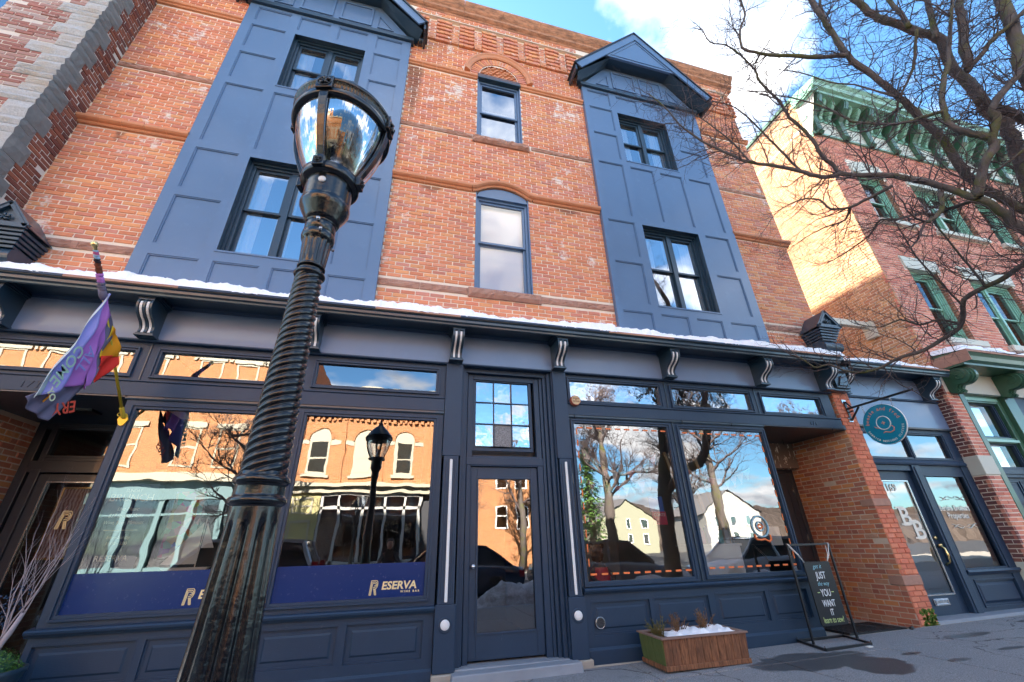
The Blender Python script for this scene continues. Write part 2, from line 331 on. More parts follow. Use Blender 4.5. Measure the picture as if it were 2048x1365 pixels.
BRASS = plain('yellow gold paint', (0.62, 0.42, 0.04), 0.3, metal=0.4, var=0.15)
GOLD = plain('polished brass', (0.80, 0.60, 0.28), 0.18, metal=0.9, var=0.1, bump=0.05)
GOLDP = plain('gold leaf lettering', (0.80, 0.66, 0.36), 0.4, metal=0.2, bump=0.05)
CREAM = plain('cream vinyl lettering', (0.78, 0.76, 0.66), 0.5, bump=0.02)
NAVY = plain('navy blue vinyl film', (0.006, 0.026, 0.13), 0.25, var=0.05, bump=0.0)
GREEN_D = paint_mat('forest green paint', (0.035, 0.11, 0.06), 0.4)
GREEN_L = paint_mat('mint green paint', (0.22, 0.44, 0.32), 0.4)
CREAMP = plain('cream painted stone', (0.62, 0.60, 0.50), 0.7, var=0.12, bump=0.3, scale=9)
BLUEL = paint_mat('sky blue paint', (0.25, 0.45, 0.68), 0.4)
CURTAIN = plain('white blind', (0.90, 0.91, 0.92), 0.8, var=0.03, bump=0.05)
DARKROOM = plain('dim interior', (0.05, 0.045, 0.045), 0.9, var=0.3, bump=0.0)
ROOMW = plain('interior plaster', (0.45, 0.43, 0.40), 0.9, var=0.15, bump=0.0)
WOOD = NT('stained cedar'); _o = WOOD.n('ShaderNodeObjectInfo'); _f = WOOD.noise(6, 6, 0.65, sc3=(9, 9, 1.2), dist=0.6); _k = WOOD.noise(3.5, 4, 0.6)
_c = WOOD.mix(WOOD.ramp(_f, (0.35, 0), (0.62, 1)), (0.085, 0.035, 0.017), (0.30, 0.13, 0.06)); _c = WOOD.mix(WOOD.math('MULTIPLY', _o.outputs['Random'], 0.4), _c, (0.14, 0.06, 0.035)); _c = WOOD.mix(WOOD.ramp(_k, (0.52, 0), (0.75, 0.6)), _c, (0.05, 0.03, 0.02))
WOOD = WOOD.bsdf(_c, 0.62, 0, WOOD.bump(_f, 0.5, 0.006), 0.35)
WOODG = NT('algae green wood'); _f = WOODG.noise(7, 6, 0.65, sc3=(6, 6, 1)); WOODG = WOODG.bsdf(WOODG.mix(_f, (0.05, 0.06, 0.02), (0.15, 0.18, 0.06)), 0.8, 0, WOODG.bump(_f, 0.5, 0.006), 0.2)
WOODT = plain('weathered rim wood', (0.24, 0.15, 0.115), 0.7, var=0.35, bump=0.6, scale=14)
BARK = NT('bark'); _f = BARK.noise(14, 7, 0.75, sc3=(1, 1, 0.4)); _m = BARK.ramp(BARK.noise(2.6, 4, 0.6), (0.50, 0), (0.66, 1))
_c = BARK.mix(_f, (0.035, 0.028, 0.027), (0.20, 0.17, 0.155)); _c = BARK.mix(BARK.math('MULTIPLY', _m, 0.75), _c, (0.11, 0.12, 0.025))
BARK = BARK.bsdf(_c, 0.9, 0, BARK.bump(_f, 0.9, 0.02), 0.2)
TWIG = plain('twig bark', (0.085, 0.063, 0.062), 0.8, var=0.5, bump=0.2)
BIRCH = plain('pale lavender branches', (0.32, 0.27, 0.29), 0.7, var=0.4, bump=0.4)
ORANGE = plain('orange vinyl', (0.80, 0.20, 0.05), 0.5, bump=0.0)
RED = plain('red fabric', (0.60, 0.02, 0.02), 0.6, var=0.3)
TEAL = plain('teal enamel', (0.010, 0.26, 0.40), 0.35, var=0.08, bump=0.05)
CORAL = plain('coral lettering', (0.85, 0.32, 0.20), 0.5, bump=0.0)
CHALKB = plain('chalk cyan', (0.35, 0.72, 0.85), 0.8, bump=0.1)
CHALKY = plain('chalk yellow green', (0.62, 0.78, 0.30), 0.8, bump=0.1)
CHALKW = plain('chalk white', (0.75, 0.80, 0.82), 0.8, bump=0.1)
PAPER = plain('paper', (0.75, 0.73, 0.68), 0.7, bump=0.02)
SILVERM = plain('brushed steel', (0.55, 0.56, 0.58), 0.25, metal=0.9, bump=0.05)
ASPH = NT('asphalt'); _f = ASPH.noise(120, 4, 0.7); _g = ASPH.noise(1.0, 5, 0.6); ASPH = ASPH.bsdf(ASPH.mix(ASPH.math('MULTIPLY_ADD', _f, 0.6, ASPH.math('MULTIPLY', _g, 0.4)), (0.022, 0.022, 0.024), (0.085, 0.085, 0.088)), 0.75, 0, ASPH.bump(_f, 0.5, 0.006), 0.4)
# pavement: speckled concrete with damp patches that have their own outlines
t = NT('speckled concrete'); f = t.noise(95, 4, 0.75); g = t.noise(1.2, 5, 0.6)
c = t.mix(t.ramp(f, (0.40, 0), (0.62, 1)), (0.13, 0.135, 0.145), (0.38, 0.385, 0.40)); c = t.mix(t.math('MULTIPLY', g, 0.4), c, (0.20, 0.20, 0.20))
sp = t.n('ShaderNodeSeparateXYZ'); t.l(t.pos(), sp.inputs[0]); wob = t.math('MULTIPLY', t.math('SUBTRACT', t.noise(3.5, 9, 0.74), 0.5), 1.3); wet = None
for (px, py, rx, ry) in ((4.55, -0.78, 0.70, 0.30), (5.0, -1.12, 0.35, 0.35), (7.25, -0.62, 0.38, 0.09), (9.6, -0.35, 0.8, 0.1), (6.9, -1.25, 0.2, 0.05), (5.9, -1.35, 0.16, 0.05), (7.9, -1.0, 0.2, 0.05), (1.0, -1.3, 0.6, 0.3), (3.2, -1.9, 0.8, 0.25), (5.75, -0.98, 0.14, 0.04)):
    a = t.math('POWER', t.math('DIVIDE', t.math('SUBTRACT', sp.outputs[0], px), rx), 2); b = t.math('POWER', t.math('DIVIDE', t.math('SUBTRACT', sp.outputs[1], py), ry), 2)
    e = t.math('MULTIPLY', t.math('SUBTRACT', 1.04, t.math('ADD', t.math('SQRT', t.math('ADD', a, b)), wob)), 14.0, clamp=True); wet = e if wet is None else t.math('MAXIMUM', wet, e)
c = t.mix(t.math('MULTIPLY', wet, 0.8), c, (0.035, 0.036, 0.04))
vo = t.n('ShaderNodeTexVoronoi', feature='DISTANCE_TO_EDGE'); vo.inputs['Scale'].default_value = 0.42
mpv = t.n('ShaderNodeMapping'); nz = t.n('ShaderNodeTexNoise'); nz.inputs['Scale'].default_value = 1.6; nz.inputs['Detail'].default_value = 6; t.l(t.pos(), nz.inputs['Vector']); vm = t.n('ShaderNodeVectorMath', operation='MULTIPLY_ADD'); t.l(nz.outputs['Color'], vm.inputs[0]); vm.inputs[1].default_value = (0.9, 0.9, 0); t.l(t.pos(), vm.inputs[2]); t.l(vm.outputs[0], vo.inputs['Vector'])
crk = t.math('MULTIPLY', t.math('LESS_THAN', vo.outputs['Distance'], 0.0035), t.math('GREATER_THAN', t.noise(0.8, 3), 0.47)); c = t.mix(t.math('MULTIPLY', crk, 0.75), c, (0.04, 0.04, 0.045))
salt = t.ramp(t.noise(38, 3, 0.8), (0.70, 0), (0.72, 1)); c = t.mix(t.math('MULTIPLY', salt, t.math('SUBTRACT', 0.7, t.math('MULTIPLY', wet, 0.6))), c, (0.62, 0.64, 0.68))
st_ = t.ramp(t.noise(2.2, 6, 0.72), (0.58, 0), (0.66, 1)); c = t.mix(t.math('MULTIPLY', st_, 0.35), c, (0.10, 0.10, 0.11))
PAVE = t.bsdf(c, t.math('SUBTRACT', 0.85, t.math('MULTIPLY', wet, 0.45)), 0, t.bump(f, 0.5, 0.005), 0.4)
BLUEST = plain('bluestone', (0.24, 0.27, 0.31), 0.7, var=0.3, bump=0.5, scale=10)
CONCR = plain('rough concrete', (0.36, 0.33, 0.28), 0.9, var=0.35, bump=0.8, scale=12)
# textured brick for surfaces too far away to tell the pieces apart
def far_brick(name, a, b, m, sx=1.0):
    t = NT(name); tx = t.n('ShaderNodeTexBrick'); s = t.n('ShaderNodeSeparateXYZ'); t.l(t.pos(), s.inputs[0]); cc = t.n('ShaderNodeCombineXYZ')
    t.l(t.math('ADD', s.outputs[0], s.outputs[1]), cc.inputs[0]); t.l(s.outputs[2], cc.inputs[1]); t.l(cc.outputs[0], tx.inputs['Vector'])
    tx.inputs['Color1'].default_value = a + (1,); tx.inputs['Color2'].default_value = b + (1,); tx.inputs['Mortar'].default_value = m + (1,)
    tx.inputs['Scale'].default_value = 1; tx.inputs['Brick Width'].default_value = 0.214; tx.inputs['Row Height'].default_value = 0.07; tx.inputs['Mortar Size'].default_value = 0.006
    g = t.noise(0.7, 5, 0.6); col = t.mix(t.math('MULTIPLY', g, 0.4), tx.outputs[0], tuple(x * 0.7 for x in a))
    return t.bsdf(col, 0.85, 0, t.bump(tx.outputs['Fac'], 0.3, 0.006), 0.2)
FB_O = far_brick('distant orange brick', (0.42, 0.175, 0.065), (0.30, 0.115, 0.045), (0.46, 0.33, 0.22))
FB_R = far_brick('distant red brick', (0.36, 0.15, 0.09), (0.30, 0.12, 0.08), (0.45, 0.36, 0.28))
# ---------------------------------------------------------------- brickwork
_bm = None
def unit_brick():
    global _bm
    if _bm is None:
        # local x: along wall, y: outward normal negative is out, z up ; unit half sizes = 1, small chamfer on the face
        e = 0.94; ez = 0.86
        v = [(-1, 0.2, -1), (1, 0.2, -1), (1, 0.2, 1), (-1, 0.2, 1), (-1, -0.7, -1), (1, -0.7, -1), (1, -0.7, 1), (-1, -0.7, 1), (-e, -1, -ez), (e, -1, -ez), (e, -1, ez), (-e, -1, ez)]
        f = [(0, 1, 5, 4), (1, 2, 6, 5), (2, 3, 7, 6), (3, 0, 4, 7), (4, 5, 9, 8), (5, 6, 10, 9), (6, 7, 11, 10), (7, 4, 8, 11), (8, 9, 10, 11)]
        _bm = (v, f)
    return _bm
COURSE = 0.0700
class Wall:
    """collects the bricks of one thing, builds the nearest 300 singly and the rest as one part"""
    def __init__(s, root, seed=1): s.root = root; s.items = []; s.rng = random.Random(seed); s.cache = {}
    def field(s, org, ax, out, u0, u1, z0, z1, mat, holes=(), L=0.205, J=0.010, headers=0, phase=0.0, jit=0.0018, skipfn=None, course=COURSE, proud=None, irregular=0.0):
        ax = Vector(ax); out = Vector(out); org = Vector(org); rng = s.rng
        k0 = int(math.ceil((z0 - 0.001) / course)); k1 = int(math.floor((z1 + 0.001) / course))
        for k in range(k0, k1):
            zc = (k + 0.5) * course; ints = [(u0, u1)]
            for h in holes:
                iv = h(zc) if callable(h) else ((h[0], h[1]) if h[2] - 0.02 < zc < h[3] + 0.02 else None)
                if not iv: continue
                new = []
                for a, b in ints:
                    if iv[1] <= a or iv[0] >= b: new.append((a, b)); continue
                    if iv[0] > a: new.append((a, iv[0]))
                    if iv[1] < b: new.append((iv[1], b))
                ints = new
            hd = headers and k % headers == 0; ll = 0.098 if hd else L; step = ll + J
            off = phase + (step * 0.5 if k % 2 else 0) + (rng.uniform(-1, 1) * irregular * step)
            for a, b in ints:
                n = math.floor((a - off) / step); u = off + n * step
                while u < b:
                    s0 = max(a, u); s1 = min(b, u + ll)
                    if s1 - s0 > 0.028:
                        d = rng.gauss(0, jit); pr = proud(k, (s0 + s1) / 2) if proud else 0.0
                        c = org + ax * ((s0 + s1) / 2) + Vector((0, 0, zc + rng.gauss(0, 0.0008))) + out * (d + pr)
                        s.items.append((c, ax, out, (s1 - s0) / 2, (course - J) / 2 + rng.gauss(0, 0.0006), rng.gauss(0, 0.004), mat, 0.0))
                    u += step
    def single(s, c, ax, out, hu, hz, mat, tilt=0.0, up=None): s.items.append((Vector(c), Vector(ax), Vector(out), hu, hz, tilt, mat, 1.0 if up is None else 0.0))
    def finish(s, name='brick', limit=300):
        v, f = unit_brick(); D = 0.045
        def size(it): # apparent size
            d = (it[0] - CAM); L_ = d.length; return it[3] * it[4] * abs(d.normalized().dot(it[2])) / (L_ * L_)
        vis = lambda it: on_screen(it[0])
        items = sorted(s.items, key=lambda it: (-(size(it) if vis(it) else size(it) * 1e-3)))
        me = {}
        for it in items[:limit]:
            c, ax, out, hu, hz, tl, mat, _ = it
            if mat.name not in me:
                m_ = bpy.data.meshes.new(name); m_.from_pydata(v, [], f); m_.materials.append(mat); me[mat.name] = m_
            o = bpy.data.objects.new(name, me[mat.name]); C.objects.link(o)
            up = Vector((0, 0, 1)); a2 = (ax * math.cos(tl) + up * math.sin(tl)); u2 = (up * math.cos(tl) - ax * math.sin(tl))
            R = Matrix((a2 * hu, -out * D, u2 * hz)).transposed().to_4x4(); R.translation = c - out * D
            # unit y=-1 lies on the face
            o.matrix_basis = R; o.parent = s.root; o.matrix_parent_inverse = world_loc(s.root).inverted()
        groups = {}
        for it in items[limit:]: groups.setdefault(it[6].name, []).append(it)
        for g, its in groups.items():
            mb = MB()
            for c, ax, out, hu, hz, tl, mat, _ in its:
                up = Vector((0, 0, 1)); a2 = (ax * math.cos(tl) + up * math.sin(tl)) * hu; u2 = (up * math.cos(tl) - ax * math.sin(tl)) * hz; o_ = -out * D; b = c - out * D
                k = len(mb.v); mb.v += [tuple(b + a2 * x + o_ * y + u2 * z) for x, y, z in v]; mb.f += [tuple(i + k for i in q) for q in f]; mb.sm += [False] * len(f)
            o = mb.build('brickwork', its[0][6], s.root, recalc=False); tag(o, kind='stuff')
_R3 = (Vector(r0), Vector(r1), Vector(r2))
def on_screen(p, m=0.04):
    d = p - CAM; z = _R3[2].dot(d)
    if z < 0.05: return False
    u = _R3[0].dot(d) / z * 828.02 / 2048; v = _R3[1].dot(d) / z * 828.02 / 2048
    return abs(u) < 0.5 + m and abs(v) < 0.3333 + m
def plate(mb, x0, x1, z0, z1, holes, y):
    xs = sorted({x0, x1, *[h[0] for h in holes], *[h[1] for h in holes]}); zs = sorted({z0, z1, *[h[2] for h in holes], *[h[3] for h in holes]})
    for i in range(len(xs) - 1):
        j0 = None
        for j in range(len(zs)):
            ok = False
            if j < len(zs) - 1:
                cx_, cz_ = (xs[i] + xs[i + 1]) / 2, (zs[j] + zs[j + 1]) / 2
                ok = not any(h[0] < cx_ < h[1] and h[2] < cz_ < h[3] for h in holes)
            if ok and j0 is None: j0 = j
            if not ok and j0 is not None: mb.rectx(xs[i], xs[i + 1], zs[j0], zs[j], y); j0 = None
def recessed_panel(x0, x1, z0, z1, y, raised=False, d=0.026):
    """field panel set into a stile plane at y (front is -y)"""
    m = MB(); e = 0.016; f = 0.014
    def ring(a, ya, b, yb):
        (p0, p1, q0, q1), (s0, s1, t0, t1) = a, b
        A = [(p0, ya, q0), (p1, ya, q0), (p1, ya, q1), (p0, ya, q1)]; B = [(s0, yb, t0), (s1, yb, t0), (s1, yb, t1), (s0, yb, t1)]
        m.add(A + B, [(i, (i + 1) % 4, (i + 1) % 4 + 4, i + 4) for i in range(4)])
    def ins(k): return (x0 + k, x1 - k, z0 + k, z1 - k)
    ring(ins(0), y, ins(0), y + 0.010); ring(ins(0), y + 0.010, ins(e), y + 0.010); ring(ins(e), y + 0.010, ins(e + 0.003), y + d)
    if raised:
        ring(ins(-0.020), y - 0.014, ins(0), y - 0.014); ring(ins(-0.020), y, ins(-0.020), y - 0.014); ring(ins(0), y - 0.014, ins(0), y)
        ring(ins(e + 0.003), y + d, ins(e + 0.018), y + d); ring(ins(e + 0.018), y + d, ins(e + 0.055), y + 0.004); m.rectx(*ins(e + 0.055), y + 0.004)
    else: m.rectx(*ins(e + 0.003), y + d)
    return m
def sash_window(parent, x0, x1, z0, z1, y, n=1, depth=0.10, mat=None, glass=None, curtain=None, trim=None, meet=0.5, open_=0.0, clear=False, shade=None):
    """double hung window: frame part, with sash, pane as sub-parts. y = plane of the outer frame face"""
    mat = mat or PAINT; glass = glass or GLASS_UP
    fr = MB(); fr.frame(x0, x1, z0, z1, 0.045, y, y + depth)
    mw = 0.085 if n > 1 else 0; W_ = (x1 - x0 - 0.09 - mw * (n - 1)) / n
    for i in range(1, n): fr.box(x0 + 0.045 + i * W_ + (i - 1) * mw, x0 + 0.045 + i * W_ + i * mw, y + 0.005, y + depth, z0 + 0.045, z1 - 0.045)
    w_ = fr.build('window', mat, parent, bevel=0.003)
    zm = z0 + (z1 - z0) * meet
    for i in range(n):
        a = x0 + 0.045 + i * (W_ + mw); b = a + W_
        s = MB(); s.frame(a, b, zm - 0.02, z1 - 0.045, 0.045, y + 0.03, y + 0.062, wb=0.04); s.build('sash', mat, w_, bevel=0.003)
        s = MB(); s.frame(a, b, z0 + 0.045 + open_, zm + 0.02 + open_, 0.045, y + 0.066, y + 0.096, wt=0.04, wb=0.06); s.build('sash', mat, w_, bevel=0.003)
        g = MB(); g.rectx(a + 0.045, b - 0.045, zm + 0.02, z1 - 0.09, y + 0.048); g.build('pane', glass, w_, recalc=False)
        g = MB(); g.rectx(a + 0.045, b - 0.045, z0 + 0.105 + open_, zm - 0.02 + open_, y + 0.082); g.build('pane', glass, w_, recalc=False)
        if trim:
            s = MB(); s.frame(a + 0.045, b - 0.045, z0 + 0.1, z1 - 0.09, 0.022, y + 0.10, y + 0.12); s.build('inner_trim', trim, w_)
    if curtain:
        for (a, b, c_, d, m_) in curtain:
            q = MB(); n_ = max(2, int((b - a) / 0.03))
            for k in range(n_):
                xa = a + (b - a) * k / n_; xb = a + (b - a) * (k + 1) / n_; ya = y + 0.14 + (0.012 if k % 2 else 0) * (0 if m_ == 'flat' else 1); yb = y + 0.14 + (0.012 if (k + 1) % 2 else 0) * (0 if m_ == 'flat' else 1)
                q.quad((xa, ya, c_), (xb, yb, c_), (xb, yb, d), (xa, ya, d))
            q.build('curtain', CURTAIN, w_, recalc=False)
    r = MB(); X0, X1, Y0, Y1, Z0, Z1 = x0 - 0.05, x1 + 0.05, y + depth + 0.005, y + 2.2, z0 - 0.05, z1 + 0.3
    r.quad((X0, Y1, Z0), (X1, Y1, Z0), (X1, Y1, Z1), (X0, Y1, Z1)); r.quad((X0, Y0, Z1), (X1, Y0, Z1), (X1, Y1, Z1), (X0, Y1, Z1)); r.quad((X0, Y0, Z0), (X1, Y0, Z0), (X1, Y1, Z0), (X0, Y1, Z0))
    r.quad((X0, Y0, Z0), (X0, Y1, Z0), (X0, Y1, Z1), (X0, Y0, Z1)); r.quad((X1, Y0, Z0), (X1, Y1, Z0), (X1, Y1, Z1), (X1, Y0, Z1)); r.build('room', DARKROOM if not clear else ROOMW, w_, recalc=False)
    return w_

# ================================================================= GROUND
gz = lambda x: 0.014 * (x - 2.5)
m = MB(); m.quad((-600, -600, -0.30), (600, -600, -0.30), (600, 600, -0.30), (-600, 600, -0.30)); tag(m.build('ground', ASPH, recalc=False), kind='structure')
m = MB(); m.box(-60, 60, -13.4, -5.0, -0.32, -0.14); tag(m.build('road', ASPH), kind='structure')
pv = bpy.data.objects.new('pavement', None); C.objects.link(pv); tag(pv, kind='structure')
_e = MB()
for s_ in range(2): pass
rows = [-5.0, -3.55, -2.1, -0.72, -0.06]; xs = [-14 + 1.52 * i for i in range(24)]
for j in range(4):
    for i in range(23):
        a, b, c_, d = xs[i] + 0.006, xs[i + 1] - 0.006, rows[j] + 0.006, rows[j + 1] - 0.006
        if j == 3 and b < -13: continue
        q = MB(); h = 0.0025 * math.sin(i * 7.3 + j * 3.1)
        vs = []
        for zt in (-0.14, 0):
            for (x, y) in ((a, c_), (b, c_), (b, d), (a, d)): vs.append((x, y, gz(x) + zt + (h if zt == 0 else 0)))
        q.add(vs, [(0, 3, 2, 1), (4, 5, 6, 7), (0, 1, 5, 4), (1, 2, 6, 5), (2, 3, 7, 6), (3, 0, 4, 7)]); q.build('slab', PAVE, pv, bevel=0.004)
m = MB(); m.add([(-14, -5.0, gz(-14) - 0.16), (22, -5, gz(22) - 0.16), (22, 0.0, gz(22) - 0.16), (-14, 0.0, gz(-14) - 0.16)] + [(-14, -5.0, gz(-14) - 0.012), (22, -5, gz(22) - 0.012), (22, 0.0, gz(22) - 0.012), (-14, 0.0, gz(-14) - 0.012)], [(0, 3, 2, 1), (4, 5, 6, 7), (0, 1, 5, 4), (1, 2, 6, 5), (2, 3, 7, 6), (3, 0, 4, 7)])
m.build('pavement_bed', CONCR, pv)
m = MB(); m.box(-14, 22, -5.16, -5.0, -0.3, 0.0); tag(m.build('kerb', BLUEST, bevel=0.01), kind='structure')
m = MB(); m.box(5.62, 7.40, -0.05, 1.5, -0.1, 0.035); m.box(-4.7, -3.03, -0.05, 1.6, -0.1, -0.05); m.box(7.4, 30, -0.05, 0.4, -0.1, 0.06); tag(m.build('entrance_floor', CONCR), kind='structure')

# ================================================================= MAIN BUILDING
B = thing('brick_building', (1.36, 0, 0), 'three storey orange red brick building with two slate blue panelled bays above a dark shopfront', 'building')
WM = Wall(B, 3)
def arch2(z):  # segmental window head
    if z < 6.93: return (0.88, 1.85)
    r = 0.95; c_ = 7.14 - r; 
    if z < 7.12: h = math.sqrt(max(0, r * r - (z - c_) ** 2)); return (1.365 - min(h, 0.485), 1.365 + min(h, 0.485))
    return None
def arch2h(z): return arch2(z) if 4.86 < z < 7.12 else None
def arch3h(z):
    if z < 8.36: return None
    if z < 10.36: return (0.87, 1.80)
    h2 = 0.78 ** 2 - (z - 10.36) ** 2
    return (1.335 - math.sqrt(h2), 1.335 + math.sqrt(h2)) if h2 > 0 else None
bands = [(-9, 9, 4.73, 4.85), (-9, 9, 8.28, 8.38), (-9, 9, 6.88, 7.02), (-9, 9, 10.12, 10.25)]
def white_patch(mat): return mat
WM.field((0, 0, 0), (1, 0, 0), (0, -1, 0), -0.56, 3.28, 4.20, 11.13, BR_MAIN, [*bands, arch2h, arch3h], irregular=0.05)
WM.field((0, 0, 0), (1, 0, 0), (0, -1, 0), -4.945, -3.55, 4.20, 11.13, BR_MAIN, bands, irregular=0.05)
WM.field((0, 0, 0), (1, 0, 0), (0, -1, 0), 6.28, 7.67, 4.20, 11.13, BR_MAIN, bands, irregular=0.05)
# corbel table: ribbed courses with slots ending in terracotta blocks
slots = [(-5.1 + 0.5117 * i + 0.10, -5.1 + 0.5117 * i + 0.27) for i in range(26)]
slots = [(a + 0.145, b + 0.145) for a, b in slots]
sl_h = [(a, b, 11.16, 12.0) for a, b in slots]
for (a, b) in ((-0.56, 3.28), (-4.945, -3.55), (6.28, 7.72)):
    WM.field((0, -0.035, 0), (1, 0, 0), (0, -1, 0), a, b, 11.13, 12.02, BR_MAIN, sl_h, proud=lambda k, u: 0.016 if k % 2 else -0.004)
    WM.field((0, 0.03, 0), (1, 0, 0), (0, -1, 0), a, b, 11.13, 11.98, BR_MAIN, [(p1, q0, 11, 12.1) for (p0, p1), (q0, q1) in zip(slots[:-1], slots[1:])])
    WM.field((0, -0.05, 0), (1, 0, 0), (0, -1, 0), a, b, 12.04, 12.32, BR_MAIN)
for a, b in slots:
    if any(p <= a and b <= q for p, q in ((-0.56, 3.28), (-4.945, -3.55), (6.28, 7.72))):
        m = MB(); m.box(a + 0.01, b - 0.01, -0.045, 0.03, 11.15, 11.30); m.box(a + 0.045, b - 0.045, -0.055, -0.045, 11.18, 11.27); m.build('terracotta_tile', TERRA, B, bevel=0.006)
# voussoir ring over the third floor window
for i in range(27):
    a = math.pi * (i + 0.5) / 27; r = 0.527; c = Vector((1.335 + r * math.cos(a), -0.004, 10.36 + r * math.sin(a)))
    m = MB(); d = Vector((math.cos(a), 0, math.sin(a))); tt = Vector((-math.sin(a), 0, math.cos(a)))
    m.obox(c + Vector((0, 0.04, 0)), d * 0.092, Vector((0, 0.045, 0)), tt * 0.0245); m.build('voussoir', BR_MAIN, B, bevel=0.003)
# rough tympanum tiles
rg = random.Random(5)
for j in range(6):
    for i in range(9):
        x = 0.93 + 0.092 * i + (0.046 if j % 2 else 0); z = 10.40 + 0.066 * j
        if (x - 1.335) ** 2 + (z - 10.36) ** 2 < 0.40 ** 2:
            m = MB(); p = rg.uniform(0.02, 0.045); m.add([(x - .042, 0.05, z - .03), (x + .042, 0.05, z - .03), (x + .042, 0.05, z + .03), (x - .042, 0.05, z + .03), (x - .03, 0.05 - p, z - .018), (x + .03, 0.045 - p, z - .02), (x + .028, 0.04 - p, z + .012), (x - .03, 0.055 - p, z + .016)], [(0, 1, 5, 4), (1, 2, 6, 5), (2, 3, 7, 6), (3, 0, 4, 7), (4, 5, 6, 7)])
            m.build('rough_tile', TERRA, B)
m = MB(); m.rectx(0.86, 1.81, 10.36, 10.80, 0.052); m.build('tympanum', TERRA, B, recalc=False)
# body of the building (mortar backing)
m = MB(); holes = [(0.88, 1.85, 4.86, 7.10), (0.87, 1.80, 8.36, 10.36), (-3.0, -1.0, 4.9, 6.8), (-3.0, -1.0, 8.45, 10.15), (3.9, 5.6, 4.85, 6.8), (3.9, 5.6, 8.45, 10.1)]
holes = [(1.335 - math.sqrt(.42 ** 2 - (i * .035 + .03) ** 2), 1.335 + math.sqrt(.42 ** 2 - (i * .035 + .03) ** 2), 10.36 + i * .035, 10.395 + i * .035) for i in range(11)] + [(0.88, 1.85, 4.86, 7.10), (0.87, 1.80, 8.36, 10.36), (-2.72, -1.34, 4.9, 6.8), (-2.72, -1.34, 8.45, 10.15), (4.02, 5.46, 4.85, 6.8), (4.02, 5.42, 8.45, 10.1)]
plate(m, -4.95, 7.68, 4.0, 11.15, holes, 0.009); m.rectx(-4.95, 7.7, 11.15, 12.1, 0.034); m.box(-4.95, 7.7, -0.042, 0.2, 12.02, 12.4)
m.quad((7.68, 0.009, 3.0), (7.68, 13, 3.0), (7.68, 13, 12.5), (7.68, 0.009, 12.5)); m.quad((-4.95, 0.009, 3.0), (-4.95, 13, 3.0), (-4.95, 13, 12.5), (-4.95, 0.009, 12.5)); m.quad((-4.95, 13, 0), (7.68, 13, 0), (7.68, 13, 12.5), (-4.95, 13, 12.5))
m.build('mortar', MORT, B, recalc=False)
m = MB(); m.box(-4.95, 7.68, 0.1, 13, 12.25, 12.35); m.build('roof', ASPH, B)
# bay recess sides: jambs of window openings in brick wall
# string courses (moulded terracotta) along straight + arched paths
def course(path, prof, name, mat, seg=None):
    """sweep prof [(out, up)] along path [(x,z)] on the facade"""
    m = MB(); n = len(prof); P_ = [Vector((x, 0, z)) for x, z in path]; vs = []
    for i, p in enumerate(P_):
        if i == 0: d = P_[1] - p
        elif i == len(P_) - 1: d = p - P_[i - 1]
        else: d = (P_[i + 1] - p).normalized() + (p - P_[i - 1]).normalized()
        d.normalize(); nn = Vector((-d.z, 0, d.x))
        if nn.z < 0 and abs(d.x) > 0.3: nn = -nn
        for o_, u_ in prof: vs.append(p + nn * u_ + Vector((0, -o_, 0)))
    fs = [(i * n + k, i * n + (k + 1) % n, (i + 1) * n + (k + 1) % n, (i + 1) * n + k) for i in range(len(P_) - 1) for k in range(n)] + [tuple(range(n)), tuple(range((len(P_) - 1) * n, len(P_) * n))]
    m.add(vs, fs, False); return m.build(name, mat, B)
roll = [(-0.03, -0.065), (0.03, -0.065), (0.045, -0.05), (0.04, -0.03), (0.075, -0.02), (0.10, 0.0), (0.105, 0.03), (0.09, 0.055), (0.05, 0.07), (-0.03, 0.07)]
roll2 = [(-0.03, -0.06), (0.03, -0.06), (0.04, -0.045), (0.035, -0.03), (0.065, -0.015), (0.075, 0.015), (0.06, 0.045), (0.045, 0.06), (-0.03, 0.06)]
def seg_course(x0, x1, z, prof, mat=TERRA, L_=0.30):
    n = max(1, round((x1 - x0) / L_))
    for i in range(n):
        a = x0 + (x1 - x0) * i / n; b = x0 + (x1 - x0) * (i + 1) / n; course([(a + 0.002, z), (b - 0.002, z)], prof, 'string_course', mat)
for a, b in ((-4.98, -3.555), (6.28, 7.74)): seg_course(a, b, 6.95, roll); seg_course(a, b, 10.185, roll2)
seg_course(-0.565, 0.80, 6.95, roll); seg_course(1.93, 3.27, 6.95, roll)
pa = [(0.80, 6.95), (0.86, 6.965)] + [(1.365 + 0.50 * math.sin(t_), 6.40 + 0.78 * math.cos(t_)) for t_ in [(-0.66 + 1.32 * i / 12) * 1.0 for i in range(13)]]
pa = [(0.80, 6.95), (0.87, 6.97), (0.97, 7.035), (1.08, 7.09), (1.22, 7.13), (1.365, 7.145), (1.51, 7.13), (1.65, 7.09), (1.76, 7.035), (1.86, 6.97), (1.93, 6.95)]
for i in range(0, 10, 2): course(pa[i:i + 3], roll, 'string_course', TERRA)
seg_course(-0.565, 0.86, 10.185, roll2); seg_course(1.81, 3.27, 10.185, roll2)
hood = [(1.335 + 0.695 * math.cos(math.pi * i / 24), 10.36 + 0.695 * math.sin(math.pi * i / 24)) for i in range(25)][::-1]
for i in range(0, 24, 3): course(hood[i:i + 4], [(-0.03, -0.065), (0.03, -0.065), (0.05, -0.04), (0.06, -0.01), (0.085, 0.02), (0.08, 0.05), (0.05, 0.065), (-0.03, 0.065)], 'hood_mould', TERRA)
